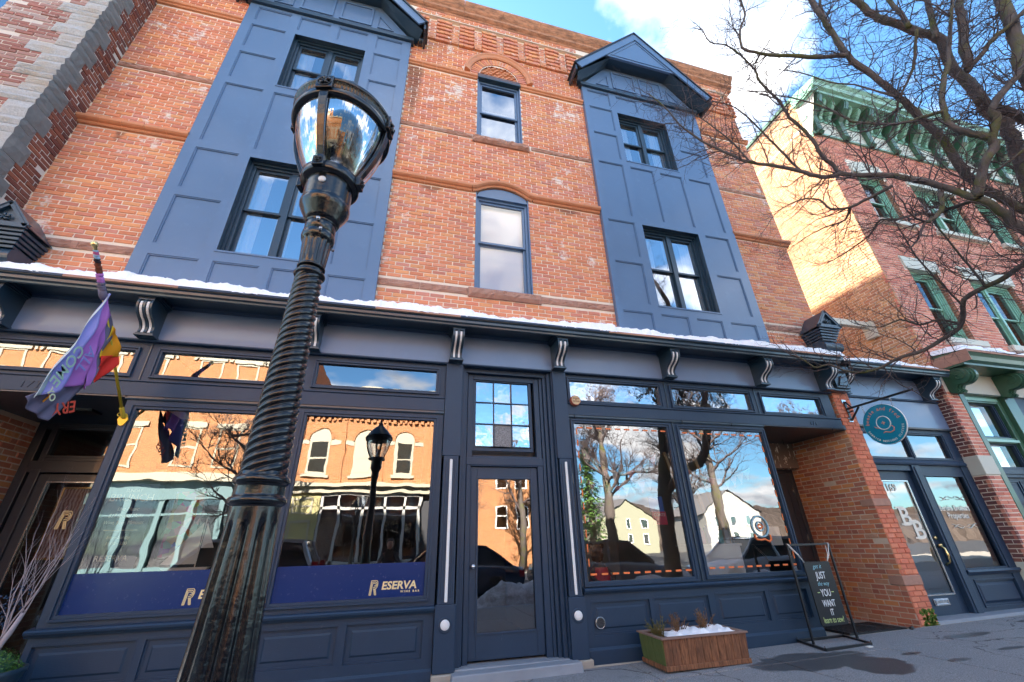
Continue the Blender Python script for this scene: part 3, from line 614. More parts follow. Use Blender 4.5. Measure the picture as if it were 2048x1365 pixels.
# brownstone bands and sills, rock faced
def rock(x0, x1, z0, z1, out, name, seed, mat=STONE, y1=0.06, amp=0.016, parent=None):
    rr = random.Random(seed); nx = max(3, int((x1 - x0) / 0.05)); nz = 4; m = MB(); vs = []
    for j in range(nz + 1):
        for i in range(nx + 1):
            edge = i in (0, nx) or j in (0, nz); vs.append((x0 + (x1 - x0) * i / nx, -(out * (0.4 if edge else 1) + (0 if edge else rr.uniform(-amp, amp))), z0 + (z1 - z0) * j / nz + (0 if edge else rr.uniform(-.008, .008))))
    fs = [(j * (nx + 1) + i, j * (nx + 1) + i + 1, (j + 1) * (nx + 1) + i + 1, (j + 1) * (nx + 1) + i) for j in range(nz) for i in range(nx)]
    m.add(vs, fs); k = len(m.v); 
    for (a, b) in (((x0, z0), (x1, z0)), ((x1, z0), (x1, z1)), ((x1, z1), (x0, z1)), ((x0, z1), (x0, z0))):
        m.quad((a[0], -out * 0.4, a[1]), (b[0], -out * 0.4, b[1]), (b[0], y1, b[1]), (a[0], y1, a[1]))
    return m.build(name, mat, parent or B)
for k, (z0, z1) in enumerate(((4.735, 4.85), (8.285, 8.375))):
    for i, (a, b) in enumerate(((-4.94, -4.2), (-4.195, -3.555), (-0.56, 0.05), (0.055, 0.78), (1.98, 2.6), (2.605, 3.275), (6.285, 7.0), (7.005, 7.66))): rock(a, b, z0, z1, 0.022, 'stone_band', i + 10 * k)
rock(0.785, 1.975, 4.70, 4.862, 0.075, 'window_sill', 50); rock(0.79, 1.93, 8.20, 8.36, 0.075, 'window_sill', 51)
# windows of the middle bay
m = MB(); pts = [(0.90, 6.82), (1.83, 6.82)] + [(x, z - 0.075) for x, z in [(1.80, 6.99), (1.74, 7.03), (1.65, 7.075), (1.51, 7.12), (1.365, 7.135), (1.22, 7.12), (1.08, 7.075), (0.99, 7.03), (0.93, 6.99)]]
m.prism_y(pts, 0.0, 0.12); m.build('window_head', PAINT, B, bevel=0.004)
m = MB(); m.box(0.883, 0.90, -0.004, 0.14, 4.862, 6.99); m.box(1.83, 1.848, -0.004, 0.14, 4.862, 6.99); m.build('window_casing', PAINT, B)
sash_window(B, 0.90, 1.83, 4.862, 6.82, 0.05, 1, mat=PAINT, curtain=[(0.94, 1.79, 4.9, 6.8, 'flat')], meet=0.51, glass=GLASS_CLR)
m = MB(); m.prism_x([(-0.06, 10.16), (0.05, 10.16), (0.05, 10.37), (-0.01, 10.37), (-0.06, 10.20)], 0.875, 1.795); m.build('window_head', PAINT_D, B, bevel=0.004)
m = MB(); m.box(0.872, 0.89, -0.004, 0.14, 8.36, 10.16); m.box(1.78, 1.798, -0.004, 0.14, 8.36, 10.16); m.build('window_casing', PAINT, B)
sash_window(B, 0.89, 1.78, 8.36, 10.16, 0.04, 1, mat=PAINT, open_=0.10, meet=0.47, curtain=None)
for (x, z) in ((1.30, 7.28),):
    m = MB(); m.tube([(x, 0.01, z), (x, -0.03, z - 0.01)], 0.015, 6); m.build('iron_hook', BLACK, B)

# cornice in long moulded sections
prof = [(0.15, 12.30), (-0.055, 12.30), (-0.075, 12.33), (-0.06, 12.355), (-0.09, 12.37), (-0.13, 12.40), (-0.135, 12.44), (-0.11, 12.47), (-0.12, 12.50), (-0.16, 12.54), (-0.215, 12.62), (-0.235, 12.66), (-0.235, 12.70), (0.15, 12.72)]
n = 14
for i in range(n):
    a = -5.0 + 12.85 * i / n; b = -5.0 + 12.85 * (i + 1) / n; m = MB(); m.prism_x([(y, z - 0.10) for y, z in prof], a + 0.003, b - 0.003); m.build('cornice_block', TERRA_W, B)

# ---- panelled bays
def bay(x0, x1, cols, w2, w3, gc):
    YB = -0.075
    bz0, bz1 = 4.25, 10.82
    rows_ = dict(r1=(10.22, 10.64), r2=(9.38, 10.07), r3=(8.48, 9.22), r4=(6.91, 8.32), r5=(5.93, 6.75), r6=(4.92, 5.78), r7=(4.39, 4.75))
    pans = []
    for ci, (a, b) in enumerate(cols):
        for rn in (('r1', 'r2', 'r3', 'r4', 'r5', 'r6', 'r7') if ci in (0, 3) else ('r1', 'r4', 'r7')): pans.append((a, b) + rows_[rn])
    holes_ = pans + [w2, w3]
    m = MB(); plate(m, x0, x1, bz0, bz1, holes_, YB); m.quad((x0, YB, bz0), (x0, 0.01, bz0), (x0, 0.01, bz1), (x0, YB, bz1)); m.quad((x1, YB, bz0), (x1, 0.01, bz0), (x1, 0.01, bz1), (x1, YB, bz1))
    bay_ = m.build('bay_casing', PAINT, B, recalc=False)
    for p in pans: recessed_panel(*p, YB).build('panel', PAINT, bay_, recalc=False)
    for wi, (a, b, c_, d) in enumerate((w2, w3)):
        m = MB(); m.quad((a, YB, c_), (a, 0.09, c_), (a, 0.09, d), (a, YB, d)); m.quad((b, YB, c_), (b, 0.09, c_), (b, 0.09, d), (b, YB, d)); m.quad((a, YB, d), (b, YB, d), (b, 0.09, d), (a, 0.09, d)); m.quad((a, YB, c_), (b, YB, c_), (b, 0.09, c_), (a, 0.09, c_))
        m.frame(a + 0.001, b - 0.001, c_ + 0.001, d - 0.001, 0.035, 0.02, 0.06); m.build('window_reveal', PAINT_D, B, recalc=False)
        cw = 0.20 if wi == 0 else 0.24
        sash_window(B, a + 0.03, b - 0.03, c_ + 0.02, d - 0.03, 0.055, 2, mat=PAINT_D, trim=VINYL, curtain=[(a + 0.10, a + 0.10 + cw, c_, d, 'c'), (b - 0.12 - cw, b - 0.12, c_, d, 'c')], clear=True)
        m = MB(); m.box(a - 0.02, b + 0.02, YB - 0.012, YB, c_ - 0.03, c_); m.build('window_sill', PAINT, B, bevel=0.003)
    # gable hood
    zb = 10.74; yF = -0.40; slope = 1.09; half = 1.76; ze = 10.93; za = ze + half * slope
    m = MB(); m.box(x0 - 0.05, x1 + 0.05, -0.135, 0.0, zb - 0.03, zb + 0.065); m.build('gable_base', PAINT_D, B, bevel=0.005)
    # panelled wall under the hood
    zs = 11.66; hx = 0.80
    tr = [(x0 + 0.03, zb + 0.065), (x1 - 0.03, zb + 0.065), (gc + hx, zs), (gc - hx, zs)]
    m = MB(); m.prism_y(tr, -0.085, 0.0); gw = m.build('gable_wall', PAINT, B)
    for (a, b, sh) in ((gc - 1.13, gc - 0.80, 'L'), (gc - 0.68, gc - 0.06, 'R'), (gc + 0.06, gc + 0.68, 'R'), (gc + 0.80, gc + 1.13, 'T')):
        z0_, z1_ = zb + 0.17, zs - 0.12; m = MB()
        if sh == 'R': out_ = [(a, z0_), (b, z0_), (b, z1_), (a, z1_)]
        elif sh == 'L': out_ = [(a, z0_), (b, z0_), (b, z0_ + 0.42)]
        else: out_ = [(a, z0_), (b, z0_), (a, z0_ + 0.42)]
        cx_ = sum(p[0] for p in out_) / len(out_); cz_ = sum(p[1] for p in out_) / len(out_)
        inn = [(cx_ + (x - cx_) * 0.86, cz_ + (z - cz_) * 0.86) for x, z in out_]; k = len(out_)
        m.add([(x, -0.088, z) for x, z in out_] + [(x, -0.108, z) for x, z in out_] + [(x, -0.108, z) for x, z in inn] + [(x, -0.088, z) for x, z in inn], [(r_ * k + i, r_ * k + (i + 1) % k, (r_ + 1) * k + (i + 1) % k, (r_ + 1) * k + i) for r_ in range(3) for i in range(k)])
        m.build('panel_moulding', PAINT, gw)
    # front pediment triangle above the flat soffit
    zt = 11.60; hz = (za - 0.16 - zt) / slope
    m = MB(); m.prism_y([(gc - hz, zt), (gc + hz, zt), (gc, za - 0.16)], yF, yF + 0.05); pd = m.build('pediment', PAINT, B)
    m = MB(); k1 = 0.80; k2 = 0.74; cz_ = zt + 0.32
    T1 = [(gc + (x - gc) * k1, cz_ + (z - cz_) * k1) for x, z in ((gc - hz, zt), (gc + hz, zt), (gc, za - 0.16))]; T2 = [(gc + (x - gc) * k2, cz_ + (z - cz_) * k2) for x, z in ((gc - hz, zt), (gc + hz, zt), (gc, za - 0.16))]
    m.add([(x, yF - 0.001, z) for x, z in T1] + [(x, yF - 0.014, z) for x, z in T1] + [(x, yF - 0.014, z) for x, z in T2] + [(x, yF - 0.001, z) for x, z in T2], [(r_ * 3 + i, r_ * 3 + (i + 1) % 3, (r_ + 1) * 3 + (i + 1) % 3, (r_ + 1) * 3 + i) for r_ in range(3) for i in range(3)]); m.build('pediment_moulding', PAINT, pd)
    m = MB(); m.quad((gc - hx, yF + 0.02, zt + 0.02), (gc + hx, yF + 0.02, zt + 0.02), (gc + hx, 0, zs), (gc - hx, 0, zs)); 
    for sg in (-1, 1):
        m.quad((gc + sg * hx, yF + 0.02, zt + 0.02), (gc + sg * hx, 0, zs), (gc + sg * 1.60, 0, zb + 0.03), (gc + sg * 1.72, yF + 0.02, ze - 0.28 + 0.05))
    m.build('soffit', PAINT_D, B, recalc=False)
    for sg in (-1, 1):  # rake boards and roof slabs
        e = Vector((gc + sg * half, 0, ze)); a_ = Vector((gc, 0, za)); d = (a_ - e); nn = Vector((-d.z * sg, 0, d.x * sg)).normalized() * (1)
        if nn.z < 0: nn = -nn
        m = MB(); wdt = 0.17; lo = e - nn * wdt; la = a_ - Vector((0, 0, wdt / nn.z))
        m.prism_y([(e.x, e.z), (a_.x, a_.z), (la.x, la.z), (lo.x, lo.z)], yF - 0.028, yF + 0.002); m.build('rake_board', PAINT, B, bevel=0.004)
        m = MB(); up = nn * 0.035; m.prism_y([(e.x + sg * 0.03, e.z - 0.03), (a_.x, a_.z), (a_.x, a_.z + 0.05), (e.x + up.x + sg * 0.03, e.z + up.z - 0.03)], yF - 0.05, 0.9); m.build('gable_roof', BLACK, B)
        m = MB(); m.prism_x([(yF + 0.0, ze - 0.03), (0.0, ze - 0.03), (0.0, zb + 0.0), (-0.12, zb + 0.0), (yF, ze - 0.20)], gc + sg * half - 0.02 * sg, gc + sg * half + 0.02 * sg); m.build('eave_return', PAINT_D, B)
bay(-3.56, -0.56, ((-3.40, -2.82), (-2.66, -2.10), (-1.95, -1.40), (-1.235, -0.72)), (-2.665, -1.395, 4.93, 6.73), (-2.66, -1.39, 8.51, 10.07), -2.06)
bay(3.28, 6.29, ((3.40, 3.955), (4.12, 4.66), (4.83, 5.36), (5.54, 6.09)), (4.12, 5.375, 4.92, 6.74), (4.085, 5.33, 8.49, 10.04), 4.785)
for x, z0_, z1_ in ((-0.45, 4.4, 4.5),): pass
m = MB(); m.tube([(-0.36, -0.25, 10.62), (-0.36, -0.12, 10.62)], 0.045, 10); m.build('drain_spout', BLACK, B)
# ================================================================= SHOPFRONT (parts of the brick building)
CB = bpy.context.collection
def crown(x0, x1, root, dy=0.0, dz=0.0, fz0=3.555, endcap=False):
    Y = lambda y: y + dy
    Z = lambda z: z + dz
    m = MB(); m.box(x0, x1, Y(-0.02), Y(0.12), Z(fz0), Z(4.0)); m.build('frieze', PAINT_F, root)
    m = MB(); m.prism_x([(Y(0.05), Z(3.985)), (Y(-0.03), Z(3.985)), (Y(-0.045), Z(4.0)), (Y(-0.045), Z(4.012)), (Y(-0.07), Z(4.035)), (Y(0.05), Z(4.035))], x0, x1); m.build('crown_moulding', PAINT_S, root)
    m = MB(); m.prism_x([(Y(0.05), Z(3.53)), (Y(-0.04), Z(3.53)), (Y(-0.05), Z(3.54)), (Y(-0.05), Z(3.555)), (Y(-0.03), Z(3.56)), (Y(0.05), Z(3.56))], x0, x1); m.build('frieze_rail', PAINT_S, root)
    # soffit and gutter
    m = MB(); m.prism_x([(Y(0.1), Z(4.035)), (Y(-0.37), Z(4.005)), (Y(-0.37), Z(3.965)), (Y(-0.385), Z(3.955)), (Y(-0.40), Z(3.965)), (Y(-0.405), Z(3.985)), (Y(-0.43), Z(4.0)), (Y(-0.435), Z(4.03)), (Y(-0.425), Z(4.05)), (Y(-0.44), Z(4.056)), (Y(-0.445), Z(4.08)), (Y(0.1), Z(4.27))], x0, x1); m.build('cornice', PAINT_D, root)
    for i in range(max(1, round((x1 - x0) / 1.1))):
        n_ = max(1, round((x1 - x0) / 1.1)); a = x0 + (x1 - x0) * i / n_; b = x0 + (x1 - x0) * (i + 1) / n_
        m = MB(); m.box(a + 0.002, b - 0.002, Y(-0.458), Y(-0.446), Z(4.062), Z(4.092)); m.build('gutter_strip', STONE if i % 3 == 1 else PAINT_S, root)
def bracket(xc, root, dy=0.0, dz=0.0, w=0.155, stripe=True, mat=None):
    mat = mat or PAINT_D
    key = [(-0.335, 3.925), (-0.345, 3.88), (-0.335, 3.83), (-0.30, 3.785), (-0.25, 3.75), (-0.195, 3.72), (-0.155, 3.68), (-0.140, 3.64), (-0.145, 3.60), (-0.15, 3.585)]
    # smooth
    pts = []
    for i in range(len(key) - 1):
        p0 = key[max(0, i - 1)]; p1 = key[i]; p2 = key[i + 1]; p3 = key[min(len(key) - 1, i + 2)]
        for k in range(3):
            t = k / 3; pts.append(tuple(0.5 * ((2 * p1[j]) + (-p0[j] + p2[j]) * t + (2 * p0[j] - 5 * p1[j] + 4 * p2[j] - p3[j]) * t * t + (-p0[j] + 3 * p1[j] - 3 * p2[j] + p3[j]) * t ** 3) for j in (0, 1)))
    pts.append(key[-1]); pts = [(y + dy, z + dz) for y, z in pts]
    m = MB(); a, b = xc - w / 2, xc + w / 2
    m.prism_x(pts + [(dy, 3.585 + dz), (dy, 3.925 + dz)], a, b)
    # raised rims along the face so that two flutes read
    def strip(u0, u1, h, mb, i0=0, i1=None):
        q = pts[i0:i1]; vs = []
        for k, (y, z) in enumerate(q):
            k2 = min(k + 1, len(q) - 1); k1 = max(k - 1, 0); d = Vector((0, q[k2][0] - q[k1][0], q[k2][1] - q[k1][1])).normalized(); nn = Vector((0, d.z, -d.y));
            if nn.y > 0: nn = -nn
            o_ = nn * h; vs += [(u0, y, z), (u0, y + o_.y, z + o_.z), (u1, y + o_.y, z + o_.z), (u1, y, z)]
        n_ = len(q); fs = [(4 * k + j, 4 * k + j + 1, 4 * k + j + 5, 4 * k + j + 4) for k in range(n_ - 1) for j in range(3)] + [(0, 1, 2, 3), (4 * n_ - 4, 4 * n_ - 3, 4 * n_ - 2, 4 * n_ - 1)]
        mb.add(vs, fs)
    for u in (0.0, 0.43, 0.86): strip(a + w * u, a + w * (u + 0.14), 0.014, m)
    br = m.build('bracket', mat, root, recalc=False)
    if stripe:
        for u in (0.205, 0.635):
            s_ = MB(); strip(a + w * u, a + w * (u + 0.16), 0.009, s_, 2, -1); s_.build('silver_stripe', SILVER, br, recalc=False)
    c_ = MB()
    for k, (e, z) in enumerate(((0.0, 3.925), (0.012, 3.945), (0.028, 3.962), (0.04, 3.985))): c_.box(a - e, b + e, dy - 0.35 - e * 0.6, dy, z + dz, z + dz + 0.021)
    c_.build('bracket_cap', mat, br)
    c_ = MB(); c_.box(a - 0.02, b + 0.02, dy - 0.175, dy, 3.548 + dz, 3.568 + dz); c_.box(a - 0.01, b + 0.01, dy - 0.165, dy, 3.568 + dz, 3.585 + dz); c_.build('bracket_base', mat, br, bevel=0.003)
    return br
crown(-4.95, 7.32, B)
for xc in (-4.45, -3.035, -1.225, 0.625, 2.145, 4.015, 5.80, 7.19): bracket(xc, B)
def transom(x0, x1, z0, z1, root, y=0.02, glass=None, mat=None, gw=0.035):
    m = MB(); m.frame(x0 - 0.045, x1 + 0.045, z0 - 0.045, z1 + 0.045, 0.02, y - 0.032, y + 0.02); m.frame(x0 - 0.025, x1 + 0.025, z0 - 0.025, z1 + 0.025, 0.025, y - 0.018, y + 0.05)
    t_ = m.build('transom_window', mat or PAINT_S, root, bevel=0.002)
    g = MB(); g.rectx(x0, x1, z0, z1, y + 0.025); g.build('pane', glass or GLASS, t_, recalc=False); return t_
trL = [(-4.55, -3.14, 3.135, 3.42), (-2.87, -1.47, 3.135, 3.425), (-1.135, 0.385, 3.135, 3.43)]
trR = [(2.34, 3.835, 3.135, 3.44), (4.075, 5.545, 3.145, 3.435), (5.81, 7.03, 3.135, 3.42)]
for a, b, c_, d in trL + trR: transom(a, b, c_, d, B, glass=GLASS_OLD if a > 2 else GLASS)
# flat framing of the transom zone, with holes
m = MB(); q_ = MB(); plate(m, -4.66, 0.51, 3.03, 3.535, [(a - .03, b + .03, c_ - .03, d + .03) for a, b, c_, d in trL], 0.015); plate(q_, 2.26, 7.30, 3.06, 3.535, [(a - .03, b + .03, c_ - .03, d + .03) for a, b, c_, d in trR], 0.015); m.build('transom_frame', PAINT_S, B, recalc=False); q_.build('transom_frame', PAINT_S, B, recalc=False)
for x in (-3.0, -1.31, 3.96, 5.68): m = MB(); m.box(x - 0.006, x + 0.006, 0.004, 0.016, 3.06, 3.53); m.build('mullion_bead', PAINT_D, B)
m = MB(); m.prism_x([(0.1, 2.86), (-0.03, 2.86), (-0.03, 3.02), (-0.045, 3.03), (-0.045, 3.045), (0.0, 3.055), (0.1, 3.055)], -4.66, 0.505); sbl = m.build('sign_band', PAINT_S, B)
m = MB(); m.prism_x([(1.35, 2.845), (-0.02, 2.845), (-0.02, 2.86), (0.02, 2.862), (0.02, 2.90), (1.35, 2.90)], -4.66, -3.03); m.build('porch_soffit', PAINT_D, B)
m = MB(); m.prism_x([(0.1, 2.90), (-0.03, 2.90), (-0.03, 3.05), (-0.05, 3.06), (-0.05, 3.075), (0.0, 3.085), (0.1, 3.085)], 2.27, 7.32); sbr = m.build('sign_band', PAINT_S, B)
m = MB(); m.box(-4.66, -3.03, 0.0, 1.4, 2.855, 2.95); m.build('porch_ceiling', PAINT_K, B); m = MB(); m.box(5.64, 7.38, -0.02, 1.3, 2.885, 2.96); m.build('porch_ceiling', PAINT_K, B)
m = MB(); m.prism_x([(0.1, 2.82), (-0.012, 2.82), (-0.02, 2.835), (-0.02, 2.86), (0.1, 2.86)], -3.05, 0.505); m.build('band_moulding', PAINT_D, B); m = MB(); m.prism_x([(0.1, 2.86), (-0.012, 2.86), (-0.02, 2.875), (-0.02, 2.9), (0.1, 2.9)], 2.27, 5.66); m.build('band_moulding', PAINT_D, B)
text_obj('street_number', '173', 0.125, PAINT_D, sbl, (-4.03, -0.031, 2.885), ext=0.006, shear=0.1, off=-0.006)
text_obj('street_number', '171', 0.11, PAINT_D, sbr, (6.60, -0.031, 2.925), ext=0.006, off=-0.006)
for x in (2.36, 4.12, 5.02, 7.05):
    m = MB(); m.tube([(x, -0.03, 2.90), (x, -0.045, 2.885), (x, -0.03, 2.86), (x + 0.01, -0.02, 2.85)], 0.006, 6); m.build('cup_hook', BLACK, B)

def shop_window(x0, x1, z0, z1, ox0, ox1, oz0, oz1, root, decal=None):
    m = MB(); m.frame(ox0, ox1, oz0, oz1, 0.0, 0, 0)
    m = MB(); plate(m, ox0, ox1, oz0, oz1, [(x0 - .03, x1 + .03, z0 - .03, z1 + .03)], 0.004)
    m.frame(x0 - 0.05, x1 + 0.05, z0 - 0.05, z1 + 0.05, 0.02, -0.022, 0.01); m.frame(x0 - 0.03, x1 + 0.03, z0 - 0.03, z1 + 0.03, 0.03, -0.008, 0.05)
    w_ = m.build('shop_window', PAINT_S, root, bevel=0.002, recalc=False)
    # slightly bowed pane, fine grid so reflections warp
    g = MB(); g.rectx(x0, x1, z0, z1, 0.028); g.build('pane', GLASS, w_, recalc=False)
    if decal:
        d_ = MB(); d_.rectx(x0, x1, z0, decal, 0.022); d_.build('vinyl_band', NAVY, w_, recalc=False)
    return w_
wA = shop_window(-2.91, -1.46, 0.77, 2.72, -3.03, -1.30, 0.67, 2.82, B, 1.10)
wB = shop_window(-1.15, 0.385, 0.77, 2.73, -1.285, 0.505, 0.67, 2.82, B, 1.10)
wC = shop_window(2.345, 3.85, 0.82, 2.79, 2.27, 3.95, 0.755, 2.86, B)
wD = shop_window(4.07, 5.59, 0.83, 2.78, 3.97, 5.655, 0.755, 2.86, B)
m = MB(); m.box(-1.30, -1.285, -0.004, 0.05, 0.67, 2.82); m.build('mullion', PAINT_D, B); m = MB(); m.box(3.952, 3.968, -0.01, 0.05, 0.755, 2.86); m.build('mullion', PAINT_D, B)
m = MB(); m.quad((5.655, 0.0, 0.0), (5.655, 1.25, 0.0), (5.655, 1.25, 2.88), (5.655, 0.0, 2.88)); m.build('porch_side', PAINT_S, B, recalc=False); m = MB(); m.quad((-3.03, 0.0, 0.0), (-3.03, 1.38, 0.0), (-3.03, 1.38, 2.88), (-3.03, 0, 2.88)); m.build('porch_side', PAINT_S, B, recalc=False)
# sills, risers
def sill(x0, x1, z): m = MB(); m.prism_x([(0.05, z - 0.04), (-0.03, z - 0.04), (-0.04, z - 0.02), (-0.06, z - 0.015), (-0.065, z + 0.005), (-0.055, z + 0.018), (0.05, z + 0.035)], x0, x1); m.build('sill', PAINT_S, B)
sill(-3.07, 0.505, 0.65); sill(2.27, 5.67, 0.735)
kL = [(-3.0, -2.22, 0.24, 0.54), (-2.14, -1.34, 0.23, 0.54), (-1.20, -0.465, 0.22, 0.54), (-0.38, 0.395, 0.21, 0.545)]
kR = [(2.37, 3.14, 0.28, 0.605), (3.22, 3.99, 0.28, 0.605), (4.11, 4.88, 0.28, 0.61), (4.96, 5.57, 0.28, 0.61)]
m = MB(); plate(m, -3.05, 0.505, 0.10, 0.62, [(a - .02, b + .02, c_ - .02, d + .02) for a, b, c_, d in kL], 0.0); m.build('stall_riser', PAINT_S, B, recalc=False); m = MB(); plate(m, 2.27, 5.66, 0.16, 0.70, [(a - .02, b + .02, c_ - .02, d + .02) for a, b, c_, d in kR], 0.0); rz = m.build('stall_riser', PAINT_S, B, recalc=False)
for k in kL + kR: recessed_panel(k[0] - .02, k[1] + .02, k[2] - .02, k[3] + .02, 0.0).build('panel_frame', PAINT_S, rz, recalc=False); recessed_panel(*k, 0.012, raised=True).build('panel', PAINT_S, rz, recalc=False)
m = MB(); m.prism_x([(0.05, -0.12), (-0.025, -0.12), (-0.025, 0.14), (-0.005, 0.165), (0.05, 0.165)], 2.28, 5.66); m.build('plinth_board', PAINT_S, B); m = MB(); m.prism_x([(0.05, -0.12), (-0.025, -0.12), (-0.025, 0.10), (-0.005, 0.12), (0.05, 0.12)], -3.05, 0.505); m.build('plinth_board', PAINT_S, B)
m = MB(); m.box(2.27, 5.75, -0.06, -0.026, -0.12, 0.012); m.build('footing', CONCR, B, bevel=0.01); m = MB(); m.box(0.50, 0.80, -0.09, 0.3, -0.12, 0.07); m.build('footing', CONCR, B, bevel=0.01); m = MB(); m.box(2.03, 2.30, -0.075, 0.3, -0.12, 0.075); m.build('footing', CONCR, B, bevel=0.01)
# cast iron pilasters
for a, b in ((0.51, 0.735), (2.055, 2.265)):
    m = MB(); m.box(a, b, -0.048, 0.28, 2.28, 3.535); m.box(a + 0.02, b - 0.02, -0.044, 0.28, 0.68, 2.28); m.box(a, b, -0.058, 0.28, 0.075, 0.68)
    xm = (a + b) / 2
    for sx in (-1, 1): m.box(xm + sx * 0.055 - 0.008, xm + sx * 0.055 + 0.008, -0.055, -0.045, 0.74, 2.22)
    p_ = m.build('pilaster', PAINT_S, B, bevel=0.005)
    q = MB(); q.box(xm - 0.017, xm + 0.017, -0.062, -0.044, 0.70, 2.235); q.build('silver_strip', SILVER, p_, bevel=0.008)
    q = MB(); q.lathe([(0.075, 0.0), (0.075, 0.006), (0.062, 0.012), (0.056, 0.004)], n=28); me = None
    o = q.build('disc_surround', PAINT_S, p_); o.data.transform(Matrix.Translation((xm, -0.056, 0.495)) @ Matrix.Rotation(math.pi / 2, 4, 'X'))
    q = MB(); q.lathe([(0.05, 0.0), (0.05, 0.014), (0.044, 0.02), (0.0, 0.016)], n=28); o = q.build('silver_disc', SILVER, p_); o.data.transform(Matrix.Translation((xm, -0.056, 0.495)) @ Matrix.Rotation(math.pi / 2, 4, 'X'))
# central entrance
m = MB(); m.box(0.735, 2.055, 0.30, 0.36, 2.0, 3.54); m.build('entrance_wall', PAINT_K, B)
m = MB(); m.box(0.735, 0.75, -0.02, 0.32, 0.08, 3.54); m.box(2.04, 2.055, -0.02, 0.32, 0.08, 3.54)
for x0_, x1_, y_ in ((0.752, 0.80, 0.05), (0.80, 0.83, 0.085), (1.99, 2.038, 0.03), (1.94, 1.985, 0.075), (1.895, 1.935, 0.11)): m.box(x0_, x1_, y_, 0.30, 0.085, 3.53)
m.box(0.752, 2.038, 0.06, 0.3, 3.47, 3.532); m.build('door_jamb', PAINT_S, B, bevel=0.004)
yd = 0.15
m = MB(); m.frame(0.84, 1.89, 2.25, 3.47, 0.075, yd - 0.02, yd + 0.08); m.box(0.835, 1.895, yd - 0.04, yd + 0.08, 2.20, 2.30); m.box(0.84, 0.9, yd - 0.035, yd + 0.08, 0.085, 2.2); m.box(1.815, 1.89, yd - 0.035, yd + 0.08, 0.085, 2.2); m.box(0.9, 1.815, yd - 0.035, yd + .08, 2.185, 2.2); dfm = m.build('door_frame', PAINT_S, B, bevel=0.006)
m = MB(); gx0, gx1, gz0, gz1 = 0.955, 1.735, 2.45, 3.375; m.frame(gx0 - 0.04, gx1 + 0.04, gz0 - 0.06, gz1 + 0.045, 0.04, yd, yd + 0.04)
cw_ = (gx1 - gx0) / 3; ch_ = (gz1 - gz0) / 3
for i in (1, 2): m.box(gx0 + cw_ * i - 0.008, gx0 + cw_ * i + 0.008, yd - 0.004, yd + 0.03, gz0, gz1); m.box(gx0, gx1, yd - 0.003, yd + 0.031, gz0 + ch_ * i - 0.008, gz0 + ch_ * i + 0.008)
tw = m.build('nine_light_transom', PAINT_S, B, bevel=0.002)
rr = random.Random(11)
for i in range(3):
    for j in range(3):
        g = MB(); a = gx0 + cw_ * i + 0.008; b = gx0 + cw_ * (i + 1) - 0.008; c_ = gz0 + ch_ * j + 0.008; d = gz0 + ch_ * (j + 1) - 0.008; t1, t2 = rr.uniform(-.004, .004), rr.uniform(-.004, .004)
        g.quad((a, yd + 0.015 + t1, c_), (b, yd + 0.015 - t1, c_), (b, yd + 0.015 - t1 + t2, d), (a, yd + 0.015 + t1 + t2, d)); g.build('pane', WOODT if (i, j) == (1, 0) and False else (PAVE if (i, j) == (1, 0) else GLASS_OLD), tw, recalc=False)
m = MB(); m.frame(0.905, 1.81, 0.115, 2.18, 0.09, yd, yd + 0.045, wb=0.24, wt=0.14); dr = m.build('door', PAINT_S, B, bevel=0.004)
m = MB(); m.frame(0.985, 1.73, 0.345, 2.05, 0.022, yd - 0.012, yd + 0.01); m.build('glazing_bead', PAINT_S, dr, bevel=0.003)
g = MB(); g.rectx(0.995, 1.72, 0.355, 2.04, yd + 0.02); g.build('pane', GLASS, dr, recalc=False)
m = MB(); m.lathe([(0.026, 0), (0.026, 0.006), (0.012, 0.01), (0.011, 0.03), (0.022, 0.038), (0.027, 0.05), (0.022, 0.062), (0.0, 0.066)], n=20); o = m.build('knob', SILVERM, dr); o.data.transform(Matrix.Translation((0.947, yd, 1.03)) @ Matrix.Rotation(math.pi / 2, 4, 'X'))
m = MB(); m.box(0.74, 2.05, -0.02, 0.3, -0.1, 0.09); m.add([(0.68, -0.20, -0.14), (2.14, -0.20, -0.10), (2.14, -0.05, -0.10), (0.68, -0.05, -0.14), (0.70, -0.19, 0.075), (2.12, -0.17, 0.085), (2.12, -0.01, 0.085), (0.70, -0.01, 0.075)], [(0, 3, 2, 1), (4, 5, 6, 7), (0, 1, 5, 4), (1, 2, 6, 5), (2, 3, 7, 6), (3, 0, 4, 7)]); m.build('door_step', BLUEST, B, bevel=0.012)
m = MB(); m.box(0.74, 0.76, 0.36, 3, 0, 3.5); m.box(2.04, 2.06, 0.36, 3, 0, 3.5); m.box(0.74, 2.06, 3, 3.02, 0, 3.5); m.box(0.74, 2.06, 0.36, 3, 3.45, 3.5); m.box(0.74, 2.06, 0.30, 3, 0.06, 0.085); m.build('hallway', DARKROOM, B)
# louvre vent on the riser
m = MB(); m.lathe([(0.062, 0), (0.062, 0.008), (0.056, 0.012), (0.053, 0.004), (0, 0.004)], n=24); o = m.build('vent_rim', SILVERM, B); o.data.transform(Matrix.Translation((2.455, 0.0, 0.40)) @ Matrix.Rotation(math.pi / 2, 4, 'X'))
m = MB(); m.disc((2.455, -0.0135, 0.40), 0.053)
vg = m.build('vent_grille', BLACK, B, recalc=False); q = MB()
for rr_, nn_ in ((0.016, 6), (0.032, 12), (0.046, 18)):
    for i in range(nn_):
        a = 2 * math.pi * i / nn_; q.disc((2.455 + rr_ * math.cos(a), -0.016, 0.40 + rr_ * math.sin(a)), 0.0032, n=6)
q.build('vent_dots', SILVERM, vg, recalc=False)
